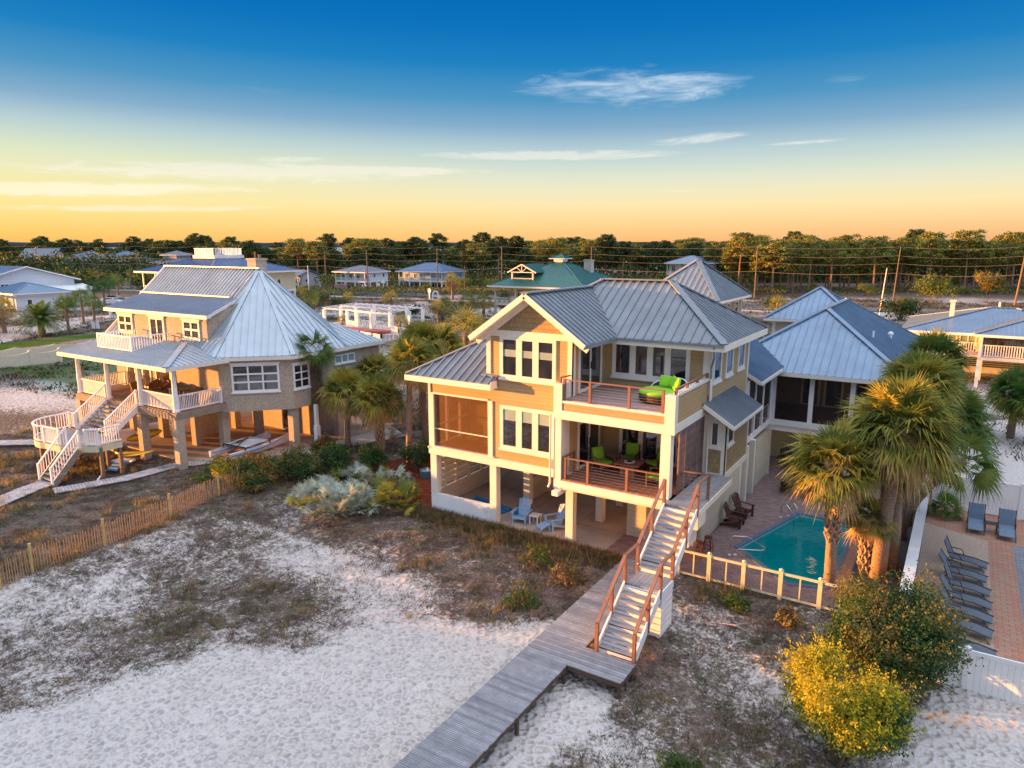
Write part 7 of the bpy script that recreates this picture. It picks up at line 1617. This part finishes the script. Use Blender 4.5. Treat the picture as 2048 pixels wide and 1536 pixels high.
# left side walls and loungers
t = thing('scalloped_wall', 'cream garden wall with a scalloped top at the left edge', 'wall', (-87,36,0)); ps_ = [(-86.0,26.0),(-87.0,30.5),(-87.27,34.4),(-87.0,37.4),(-86.35,40.2)]
for i,(p,q) in enumerate(zip(ps_[:-1],ps_[1:])):
    b = MB(); n_=8; vs=[]; fs=[]
    for k in range(n_+1):
        u=k/n_; x_=p[0]+(q[0]-p[0])*u+87; y_=p[1]+(q[1]-p[1])*u-36; z_=1.15+0.28*(2*u-1)**2
        vs += [(x_-0.08,y_,-0.4),(x_+0.08,y_,-0.4),(x_+0.08,y_,z_),(x_-0.08,y_,z_)]
    for k in range(n_):
        for j in range(4): fs.append((k*4+j,(k+1)*4+j,(k+1)*4+(j+1)%4,k*4+(j+1)%4))
    b.add(vs,[tuple(f) for f in fs]); b.build('wall_panel',mat('cream_render',(0.62,0.56,0.42),0.85,var=0.08,stain=0.2),t); b = MB(); b.box(q[0]+87-0.15,q[1]-36-0.15,-0.4,q[0]+87+0.15,q[1]-36+0.15,1.55); b.build('pillar',T['cream_render'],t)
t = thing('scalloped_wall', 'second cream garden wall running parallel farther left', 'wall', (-93,38,0)); 
for i in range(4):
    b = MB(); vs=[]; fs=[]
    for k in range(9):
        u=k/8; x_=u*0.6+i*0.6; y_=-8+i*4+4*u; z_=1.15+0.28*(2*u-1)**2; vs += [(x_-0.08,y_,-0.4),(x_+0.08,y_,-0.4),(x_+0.08,y_,z_),(x_-0.08,y_,z_)]
    for k in range(8):
        for j in range(4): fs.append((k*4+j,(k+1)*4+j,(k+1)*4+(j+1)%4,k*4+(j+1)%4))
    b.add(vs,fs); b.build('wall_panel',T['cream_render'],t)
for (x_,y_,l) in ((-90.3,34.6,'dark lounger lying between the two cream walls, left one'),(-90.0,36.6,'dark lounger lying between the two cream walls, right one')): mesh_lounger(l,(x_,y_,0.02),R_(100),45)
t = thing('white_fence', 'short white board fence beyond the two dark palms', 'fence', (-134,72,0),R_(-32)); b = MB()
for k in range(30): b.box(-3+k*0.2,-0.04,0,-2.83+k*0.2,0.04,1.6)
b.build('panel',T['white'],t); b = MB(); b.box(-3.1,-0.1,0,-2.95,0.1,1.7); b.box(2.95,-0.1,0,3.1,0.1,1.7); b.build('post',T['white'],t)
# cars
def car(label, loc, rz, col, name='parked_car'):
    t = thing(name, label, 'car', loc, rz); pm = mat('paint_%s' % name_of[col], col, 0.25, var=0.02, spec=0.7)
    prof = [(-2.2,0.35),(-2.25,0.75),(-2.1,0.95),(-1.9,1.0),(-1.4,1.55),(0.3,1.6),(1.0,1.08),(2.0,0.92),(2.25,0.7),(2.2,0.35)]
    vs = []; n_=len(prof)
    for s in (-1,1):
        for (x_,z_) in prof: vs.append((x_, s*(0.9-(0.16 if z_>1.2 else 0)), z_))
    fs = [tuple(range(n_))[::-1] if True else None, tuple(range(n_,2*n_))]+[(i,(i+1)%n_,n_+(i+1)%n_,n_+i) for i in range(n_)]
    b = MB(); b.add(vs,fs); b.build('body',pm,t)
    b = MB(); 
    for s in (-1,1): b.add([(-1.65,s*0.87,1.08),(-1.3,s*0.78,1.5),(0.25,s*0.78,1.54),(0.8,s*0.87,1.08)],[(0,1,2,3)] if s<0 else [(3,2,1,0)])
    b.add([(0.36,-0.7,1.58),(0.36,0.7,1.58),(0.98,0.78,1.12),(0.98,-0.78,1.12)],[(3,2,1,0)]); b.add([(-1.46,-0.7,1.54),(-1.46,0.7,1.54),(-1.93,0.78,1.03),(-1.93,-0.78,1.03)],[(0,1,2,3)]); b.build('windows',T['glass'],t)
    for x_ in (-1.4,1.4):
        for s in (-1,1): b = MB(); b.tube([(x_,s*0.72,0.34),(x_,s*0.93,0.34)],0.34,16); w_=b.build('wheel',T['black'],t); b = MB(); b.tube([(x_,s*0.93,0.34),(x_,s*0.95,0.34)],0.19,12); b.build('rim',T['steel'],w_)
    return t
name_of = {(0.7,0.72,0.75):'white',(0.04,0.05,0.08):'dark',(0.5,0.5,0.52):'silver'}
car('white car parked beside the white barn house', (-158.5,86.0,0.05), R_(25), (0.7,0.72,0.75)); car('dark blue car parked behind the white one', (-164.5,90.0,0.05), R_(22), (0.04,0.05,0.08)); car('silver car parked behind the railed house at the right edge', (9.5,132,0.05), R_(5), (0.5,0.5,0.52))
# signs and mailboxes
t = thing('house_number_sign', 'white upright number 1 marker beside the white letter A', 'sign', (-109.6,135.9,0)); b = MB(); b.box(-0.15,-0.1,0,0.15,0.1,1.7); b.box(-0.42,-0.1,1.7,0.42,0.1,2.3); b.add([(-0.42,-0.1,2.3),(0.42,-0.1,2.3),(0,-0.1,2.8),(-0.42,0.1,2.3),(0.42,0.1,2.3),(0,0.1,2.8)],[(0,1,2),(5,4,3),(0,2,5,3),(1,4,5,2)]); b.build('marker',T['white'],t)
t = thing('letter_sign', 'white timber frame shaped like a letter A near the coast road', 'sign', (-107.2,135.2,0),R_(20)); b = MB(); b.bar((-0.8,0,0),(-0.65,0,1.6),0.25,0.3,up=(0,1,0)); b.bar((0.8,0,0),(0.65,0,1.6),0.25,0.3,up=(0,1,0)); b.bar((-0.65,0,1.6),(-0.35,0,2.05),0.25,0.3,up=(0,1,0)); b.bar((0.65,0,1.6),(0.35,0,2.05),0.25,0.3,up=(0,1,0)); b.bar((-0.4,0,2.1),(0.4,0,2.1),0.25,0.3); b.bar((-0.7,0,0.95),(0.7,0,0.95),0.25,0.28); b.build('letter',T['white'],t)
t = thing('entrance_sign', 'white post sign with two boards at the far road verge', 'sign', (-145,157,0),R_(20)); b = MB(); b.box(-1.2,-0.1,0,-1.0,0.1,2.4); b.box(0.9,-0.1,0,1.1,0.1,3.2); b.box(-0.3,-0.1,0,-0.1,0.1,2.2); b.box(-1.2,-0.08,1.3,-0.1,0.08,2.0); b.box(0.3,-0.08,2.0,1.6,0.08,2.6); b.build('posts_and_boards',T['white'],t)
for k,(x_,y_,l) in enumerate(((-172,158.8,'white mailbox on a post by the far verge, leftmost one'),(-151.5,156.4,'pair of low white marker posts by the far verge'),(-26.0,172.5,'white marker post before the pines, left one'),(-22.0,173.5,'white marker post before the pines, right one'),(6.5,178,'yellowish marker post near the leaning pole'))):
    t = thing('marker_post', l, 'post', (x_,y_,0)); b = MB(); b.box(-0.18,-0.18,0,0.18,0.18,1.3); b.lathe((0,0,1.3),[(0.25,0),(0.02,0.2)],4); b.build('post_shaft',T['white'],t)
    if k == 0: b = MB(); b.box(-0.5,-0.25,1.2,0.5,0.25,1.7); b.build('mailbox',T['white'],t)
    if k == 1: b = MB(); b.box(1.2,-0.18,0,1.56,0.18,1.4); b.build('post_shaft',T['white'],t)
t = thing('brick_sign', 'small pinkish brick block at the verge in front of the low grey roofed house', 'block', (-157.5,153.5,0),R_(8)); b = MB(); b.box(-2.0,-0.4,0,2.0,0.4,1.4); b.box(-2.1,-0.5,1.4,2.1,0.5,1.5); b.build('block_body',mat('brick_pink',(0.42,0.26,0.22),0.9,pat='shingle',per=0.3),t)
t = thing('garden_number_sign', 'small white board sign at the foot of the second left palm', 'sign', (-113.6,58.6,0),R_(30)); b = MB(); b.box(-0.7,-0.06,0.2,-0.2,0.06,1.3); b.box(0.0,-0.06,0.2,0.5,0.06,1.5); b.build('board',T['white'],t); b = MB(); b.box(-0.5,-0.08,0,-0.4,0.08,0.3); b.box(0.2,-0.08,0,0.3,0.08,0.3); b.build('post',T['dark_wood'],t)
# ================================================================== POWER LINE
def pole(label, x_, y_, h, r_=0.19, lean=(0,0), arms=1, m='pole_wood', name='power_pole', gr='wooden power poles along the road'):
    t = thing(name, label, 'pole', (x_,y_,0), 0, gr); b = MB(); b.tube([(0,0,-1),(lean[0],lean[1],h)],[r_,r_*0.62],8); b.build('shaft',T[m],t)
    if arms:
        b = MB(); b.bar((lean[0]-0.05,lean[1]-1.1,h-1.1),(lean[0]-0.05,lean[1]+1.1,h-1.1),0.12,0.12) if arms > 1 else b.tube([(lean[0],lean[1],h),(lean[0],lean[1],h+0.35)],0.06,6); b.build('insulator_arm' if arms > 1 else 'insulator',T['dark_metal'],t)
    return t
PL = [(9.5,188.6,12.9,0.25,'thick leaning pole nearest the right edge'),(-13.6,185.1,12.6,0.16,'second power pole from the right, among orange lit pine trunks'),(-43.5,180.5,12.8,0.19,'power pole right of the tan house peak'),(-85.0,174.2,12.6,0.19,'power pole just left of the white chimney'),(-111.0,170.2,12.6,0.19,'power pole left of the green roof'),(-129.4,164.3,12.2,0.19,'power pole in front of the blue grey stilt house'),(-152.5,159.7,11.6,0.19,'power pole between the two far stilt houses'),(-167.2,156.8,10.8,0.22,'bare power pole left of the low grey roofed house'),(-216.4,147.0,12.0,0.2,'power pole behind the navy roof'),(-243.3,141.7,11.6,0.2,'power pole with cross arm left of the navy roof'),(-268.9,136.6,11.8,0.2,'power pole in front of the blue grey far house'),(-292.1,132.0,11.8,0.2,'power pole in front of the tall pinkish house'),(60,196,12.8,0.2,'power pole beyond the right edge')]
for (x_,y_,h,r_,l) in PL: pole(l, x_, y_, h, r_, lean=((0.9,0.3) if x_ == 9.5 else ((0.5,0) if x_ == -13.6 else (0,0))), arms=2 if x_ in (-243.3,) else 1)
pole('pale leaning lamp pole beside the road, right of the wing roof', -12.7,145.4,8.9,0.13,(0.55,0.2),0,m='trim',name='lamp_pole',gr=None); pole('pale metal pole with a transformer on its top, left of the pergola', -154.4,138.3,7.4,0.14,(0,0),2,m='white',name='lamp_pole',gr=None); pole('short wooden pole with cross arm beside the shaggy roadside palm', -111.7,153.3,7.8,0.13,(0,0),2,name='lamp_pole',gr=None)
pole('thin far pole deep in the right woods', -6,230,11.5,0.12,(0,0),0,name='lamp_pole',gr=None)
wm_ = mat('wire', (0.55,0.33,0.18), 0.5, var=0.02)
pp = sorted([(a[0],a[1],a[2]) for a in PL], reverse=True)
for k,(dz,l) in enumerate(((0.3,'topmost power line wire'),(-1.7,'second power line wire from the top'),(-3.4,'third power line wire from the top'),(-5.6,'lowest telephone wire of the line'))):
    mb = MB(); allp = pp+[(-420,108,11.5),(-560,70,11.5)]
    allp = [(150,212,12.8)]+allp
    for a,b_ in zip(allp[:-1],allp[1:]):
        P_=[]; 
        for i in range(9):
            u=i/8; za=12.3+dz; P_.append((a[0]+(b_[0]-a[0])*u, a[1]+(b_[1]-a[1])*u, za-0.55*4*u*(1-u)))
        mb.tube(P_,0.02 if k<3 else 0.028,4,cap=False)
    o = mb.build('power_line_wire',wm_); tag(o,l+' running along the road','wire')
# ================================================================== PINES AND WOODS
NG = leafmat('needle_green', (0.11,0.15,0.03), 0.25, var=0.4, vs=0.3); NO = leafmat('needle_olive', (0.32,0.29,0.055), 0.25, var=0.4, vs=0.3); NDk = leafmat('needle_dark', (0.04,0.07,0.02), 0.2)  # olive needles painted warmer and paler for the pines the sun lights
pb = mat('pine_bark', (0.42,0.25,0.15), 0.9, pat='trunk')
def pine(label, loc, h, seed, spread=3.2, crown0=0.5, ncl=26, dark=False, group=None):
    rg = np.random.default_rng(seed); t = thing('pine_tree', label, 'pine tree', loc, rg.uniform(0,6.28), group); b = MB(); bx, by = rg.uniform(-0.7,0.7,2)
    ps = [(bx*u*u, by*u*u, h*u*0.97-0.4*(1-u)) for u in np.linspace(0,1,8)]; b.tube(ps, [0.28*(1-0.70*u) for u in np.linspace(0,1,8)], 7); cl = []
    for i in range(ncl):
        u = crown0+(1-crown0)*(i+0.5)/ncl; a = i*2.4+rg.uniform(-.4,.4); q = spread*(0.45+0.65*math.sin(math.pi*min(1,(u-crown0)/(1-crown0)*0.85+0.12)))*rg.uniform(0.35,1.0); z = h*u; c = (bx*u*u+q*math.cos(a), by*u*u+q*math.sin(a), z+q*0.12+rg.uniform(-.3,.3))
        b.tube([(bx*u*u,by*u*u,z-q*0.25),((bx*u*u+c[0])/2,(by*u*u+c[1])/2,z-q*0.02),c],[0.06,0.045,0.015],4,cap=False); s = rg.uniform(0.8,1.45)*spread/3.2; cl.append((*c, s*1.2, s*1.2, s*0.62))
    for k in range(3): 
        u = rg.uniform(0.3,crown0); a = rg.uniform(0,6.28); b.tube([(bx*u*u,by*u*u,h*u),(1.3*math.cos(a),1.3*math.sin(a),h*u+0.3)],[0.045,0.012],4,cap=False)
    b.build('trunk', pb, t)
    V, F, P = leaf_cloud(rg, cl, 4200, 0.46, 0.8, 0.5); mi = (rg.random(len(F)) < (0.15 if dark else 0.45)).astype(int); npmesh('crown', V, F, [NDk if dark else NG, NG if dark else NO], mi, t, nper=4); return t
def seen(x, y): return -0.5344*x+0.8453*y, 0.8453*x+0.5344*y
protos = []
specs = [(13.6,3.5,0.58,False),(12.2,3.3,0.52,False),(14.6,3.9,0.62,False),(11.0,2.9,0.40,False),(13.0,3.2,0.5,True),(12.4,3.4,0.58,True),(15.2,3.0,0.68,True)]
rp = random.Random(11); pos = []
def clear(x,y):
    for (hx,hy,rr_) in ((-146.5,183,13),(-160.5,165.5,11),(-330,152,12),(-304,158,12),(-287,163,12),(-256,165,12),(-226,168,8),(-181,157,9),(-78,236,11),(-126,90,18)):
        if math.hypot(x-hx,y-hy) < rr_: return False
    return True
cnt = 0; tries = 0
while cnt < 290 and tries < 9000:
    tries += 1
    lf = rp.uniform(-0.76,0.76); 
    dep = rp.uniform(196,285) if lf > 0.30 else (rp.uniform(226,305) if lf > -0.42 else rp.uniform(300,395))
    if lf > 0.30 and rp.random() < 0.5: dep = rp.uniform(194,226)
    x_, y_ = cam_xy(lf*dep, dep)
    if not clear(x_,y_): continue
    if min([math.hypot(x_-a,y_-b) for a,b in pos]+[99]) < 3.4: continue
    pos.append((x_,y_)); cnt += 1
pos.sort(key=lambda p: -(p[0]*0.8453+p[1]*0.5344)/( -0.5344*p[0]+0.8453*p[1]))
ptree = []
gl = {0:'slash pine of medium height with a warm olive crown in the roadside wood',1:'slightly shorter leafy pine in the roadside wood',2:'tall pine with a wide flat crown in the roadside wood',3:'low bushy pine reaching down close to the ground in the wood',4:'dark crowned pine of medium height in the wood',5:'dark flat crowned pine in the wood',6:'tallest dark pine with a small high crown in the wood'}
for i,(x_,y_) in enumerate(pos):
    dep, lat = seen(x_,y_); k = rp.choice((0,1,2,3)) if lat/dep > 0.30 and dep < 240 else rp.choice((0,2,4,5,6,4))
    if lat/dep < 0.02 and dep > 280: k = rp.choice((4,5,6))
    if k not in [q[0] for q in protos]:
        h,s,c0,dk = specs[k]; t = pine(gl[k],(x_,y_,0),h,100+k,s,c0,26,dk,group='pines of the wood beyond the road, kind %s' % 'abcdefg'[k]); protos.append((k,t))
    else:
        t0 = [q[1] for q in protos if q[0]==k][0]; t = dup(t0,(x_,y_,0),rp.uniform(0,6.28),scale=rp.uniform(0.84,1.08)*(1.06 if dep > 280 else (1.06 if lat/dep > 0.3 else 0.97)))
for o in list(bpy.data.objects):
    if o.get('group','').startswith('pines of the wood'): o['group'] = {'a':'warm olive pines in the wood','b':'shorter leafy pines in the wood','c':'tall wide crowned pines in the wood','d':'low bushy pines in the wood','e':'dark pines of the wood','f':'dark flat crowned pines of the wood','g':'tallest dark pines of the wood'}[o['group'][-1]]
# undergrowth and the deep wood as one mass
def mass(name, label, n, lfa, lfb, da, db, hmax, size, mats, seed, gap=0.0, hfun=None):
    rg = np.random.default_rng(seed); lf = rg.uniform(lfa,lfb,n); dp = rg.uniform(da,db,n); x_ = 0.8453*lf*dp-0.5344*dp; y_ = 0.5344*lf*dp+0.8453*dp
    top = hmax*(0.35+1.0*fbm(x_,y_,14,seed,3)); z_ = top*rg.random(n)**0.7; keep = fbm(x_,y_,9,seed+7,3) > gap
    for (hx,hy,rr_) in ((-146.5,183,12),(-160.5,165.5,10),(-330,152,11),(-304,158,11),(-287,163,11),(-256,165,11),(-226,168,8),(-181,157,8),(-78,236,10)): keep &= np.hypot(x_-hx,y_-hy) > rr_
    x_,y_,z_ = x_[keep],y_[keep],z_[keep]; n = len(x_); P = np.stack([x_,y_,z_],-1); nn = rg.normal(size=(n,3)); nn /= np.linalg.norm(nn,axis=1)[:,None]; a = np.cross(nn,rg.normal(size=(n,3))); a /= np.linalg.norm(a,axis=1)[:,None]; b = np.cross(nn,a); s = size*rg.uniform(0.5,1.3,n)[:,None]
    V = np.stack([P-a*s*.5,P+b*s*.35,P+a*s*.5,P-b*s*.35],1).reshape(-1,3); F = np.arange(4*n).reshape(n,4); o = npmesh(name,V,F,list(mats),rg.integers(0,len(mats),n),nper=4); return tag(o,label,'wood',None,'stuff')
mass('wood', 'dark mass of trees filling the wood beyond the road', 80000, -0.78, 0.34, 262, 318, 10.5, 1.0, (NDk,NG,NDk), 3, 0.30)
mass('wood', 'dark trees closing the view on the far left', 40000, -0.80, -0.30, 325, 420, 11.5, 1.2, (NDk,NG,NDk), 4, 0.3)
mass('undergrowth', 'low shrubs under the right hand pines', 70000, 0.28, 0.80, 248, 300, 9.6, 0.85, (NDk,NG,NDk), 5, 0.33)
mass('undergrowth', 'dark shrubs at the foot of the middle pines', 42000, -0.50, 0.34, 222, 262, 3.6, 0.6, (NDk,NG,NO), 6, 0.42)
mass('undergrowth', 'bushes between the far left houses and the road', 40000, -0.80, -0.36, 205, 300, 4.6, 0.6, (NDk,NG,NO), 8, 0.45)
mass('undergrowth', 'low brownish scrub on the verge in front of the pines', 36000, -0.30, 0.80, 188, 212, 1.5, 0.4, (NO,G1,NG), 9, 0.42)
# separate shrubs
sp_ = []
def shrub(label, loc, r, h, seed, mats, group=None, n=1500, size=0.3): return bush('shrub', label, loc, lobes(8,0,0,r,h,np.random.default_rng(seed),0.5), n, size, mats, seed, cat='shrub', group=group, branches=5, shell=0.6)
s1 = shrub('rounded green shrub on the verge beside the road', (cam_xy(0.665*200,200)[0],cam_xy(0.665*200,200)[1],0), 4.2, 5.0, 301, (LG,LYG,LO), 'rounded shrubs along the road', 3200)
s2 = shrub('dark rounded shrub among the far dunes', (-100,88,0), 2.0, 2.4, 302, (LD,LG,LO), 'dark shrubs among the far dunes')
sh_ = random.Random(4)
for i in range(34):
    lf = sh_.uniform(-0.75,0.78); dep = sh_.uniform(186,214) if lf > 0.3 else sh_.uniform(200,228)
    x_,y_ = cam_xy(lf*dep,dep)
    if not clear(x_,y_) or (-0.5344*x_+0.8453*y_ > 0 and abs(y_-(163+0.12*x_)) < 12 and x_ > -300): continue
    dup(s1,(x_,y_,0),sh_.uniform(0,6.28),scale=sh_.uniform(0.28,0.75))
for (x_,y_,s) in ((-117,104,0.9),(-112,108,0.8),(-122,112,0.9),(-126,117,0.8),(-171,118,1.6),(-178,126,1.8),(-187,132,1.7),(-196,128,1.9),(-205,122,2.0),(-214,112,2.0),(-225,116,2.1),(-236,112,2.2),(-246,106,2.2),(-150,72,1.0),(-128,50,1.2),(-132,46,1.6),(-137,52,1.4),(-79,102,0.8),(-84,99,0.9),(-60,88,0.5),(-64,90,0.6),(-9,142,1.5),(-58,150,0.9),(-33,152,0.9)): dup(s2,(x_,y_,0),sh_.uniform(0,6.28),scale=s)
o = shrub('tall golden lit cedar beside the leaning pole', (4.5,199,0), 3.0, 8.5, 305, (LO,LR,LYG), None, 5200, 0.4)
o = shrub('wide olive shrub left of the golden cedar', (-6.5,199,0), 4.5, 4.6, 306, (LO,LG,LYG), None, 4200, 0.36)
# mid distance palms: four kinds, then copies
kinds = [palm('mid distance palm', (-103.9,137.6,0), 4.6, 2.6, 61, n=44, nd=20, trunk_r=0.3, nseg=12, mats=(PG,PY,DB), name='palm_tree'),
         palm('mid distance palm', (-73.5,101.8,0), 3.2, 2.1, 62, n=44, nd=20, trunk_r=0.24, nseg=12, mats=(PY,PG,PT)),
         palm('mid distance palm', (-152.7,79.1,0), 4.6, 2.0, 63, n=40, nd=8, trunk_r=0.2, nseg=12, mats=(PD,PD,PD)),
         palm('mid distance palm', (-72.5,82.6,0), 1.6, 1.6, 64, n=34, nd=6, trunk_r=0.2, nseg=12, mats=(PG,PY,PG))]
kinds[0]['label'] = 'big shaggy palm standing at the road edge in the middle distance'
kinds[1]['label'] = 'bushy yellow green palm in front of the green roofed house, left stem'
kinds[2]['label'] = 'dark palm standing beyond the white fence, left of the pair'
kinds[3]['label'] = 'small palm in front of the pergola railings'
for (k,x_,y_,s,l) in ((1,-71.0,103.0,1.05,'bushy palm in front of the green roofed house, right stem'),(1,-69.0,106.5,0.95,'dark palm under the green roofed house deck'),(1,-76.5,99.0,0.85,'round dark palm left of the two yellow green ones'),(0,-74.5,94.5,0.62,'short dark palm below the yellow green ones'),
    (2,-150.0,79.6,1.0,'dark palm standing beyond the white fence, right of the pair'),(2,-166.0,89.3,0.95,'slim dark palm behind the dark pair'),(2,-171.5,94.5,1.05,'dark palm close to the navy roofed house'),(2,-114.6,55.0,0.95,'left one of two dark palms at the lawn edge'),(2,-115.0,59.2,0.92,'right one of two dark palms at the lawn edge'),(2,-124,62,1.0,'dark palm behind the lawn beside the barn garage'),
    (1,-118,45,1.15,'leafy palm at the far left edge of the lawn'),(1,-121,49,1.2,'tall palm in front of the brown outside stair'),(2,-233.3,133.2,0.9,'small yellowish palm by the road behind the dune'),
    (1,-104.0,93.3,0.95,'palm left of the pergola, nearer one'),(1,-110.4,99.8,0.9,'palm left of the pergola, farther one'),(1,-121.0,106.5,0.9,'palm left of the pergola beside the pale roof'),(3,-106.6,118.7,1.2,'palm clump behind the pergola, taller one'),(3,-109.6,120.0,0.8,'palm clump behind the pergola, shorter one'),
    (3,-86.5,84.3,0.6,'tiny palm between the pergola posts'),(3,-45,62,2.3,'big bushy palm between the two houses'),(3,-113,112,1.1,'low palm behind the green hedge'),(3,-9.0,142.5,1.5,'low palm bush beside the road on the right'),(3,-30,143,1.3,'small palm by the road behind the tan house')):
    dup(kinds[k],(x_,y_,0),sh_.uniform(0,6.28),label=l,scale=s)
palm('big bushy green palm between the porch house and the beach house gable', (-43.5,55.5,0), 2.9, 2.9, 66, n=70, nd=10, trunk_r=0.25, mats=(PG,PY,PG))
# feather leaved date palm on the lawn
t = thing('date_palm', 'broad feather leaved date palm on the lawn at the left', 'palm tree', (-112.7,50.4,0)); rg = np.random.default_rng(77)
b = MB(); b.tube([(0,0,-0.3),(0,0,1.2),(0,0,2.3)],[0.55,0.42,0.62],12); b.build('trunk',trunk_m,t,smooth=True)
Vs=[];Fs=[];o_=0
for i in range(64):
    a=i*2.4; e=1.25-1.5*(i/64); L_=4.4*rg.uniform(0.85,1.05); ns=20; pth=[]
    for k in range(ns+1):
        u=k/ns; pth.append(np.array([math.cos(a)*math.cos(e)*L_*u, math.sin(a)*math.cos(e)*L_*u, 2.5+math.sin(e)*L_*u-1.9*u*u*(0.6+0.5*math.cos(e))]))
    for k in range(1,ns):
        d=pth[k+1]-pth[k]; d/=np.linalg.norm(d); s=np.cross(d,[0,0,1]); s/=max(1e-3,np.linalg.norm(s)); ll=0.75*math.sin(math.pi*(0.12+0.82*k/ns))
        for sg in (-1,1):
            tip=pth[k]+(s*sg*0.8+d*0.5)*ll+np.array([0,0,-0.22*ll]); Vs.append(np.array([pth[k]-d*0.09,pth[k]+d*0.09,tip])); Fs.append([o_,o_+1,o_+2]); o_+=3
npmesh('crown',np.concatenate(Vs),np.array(Fs),[PD,PG],rg.integers(0,2,len(Fs)),t)
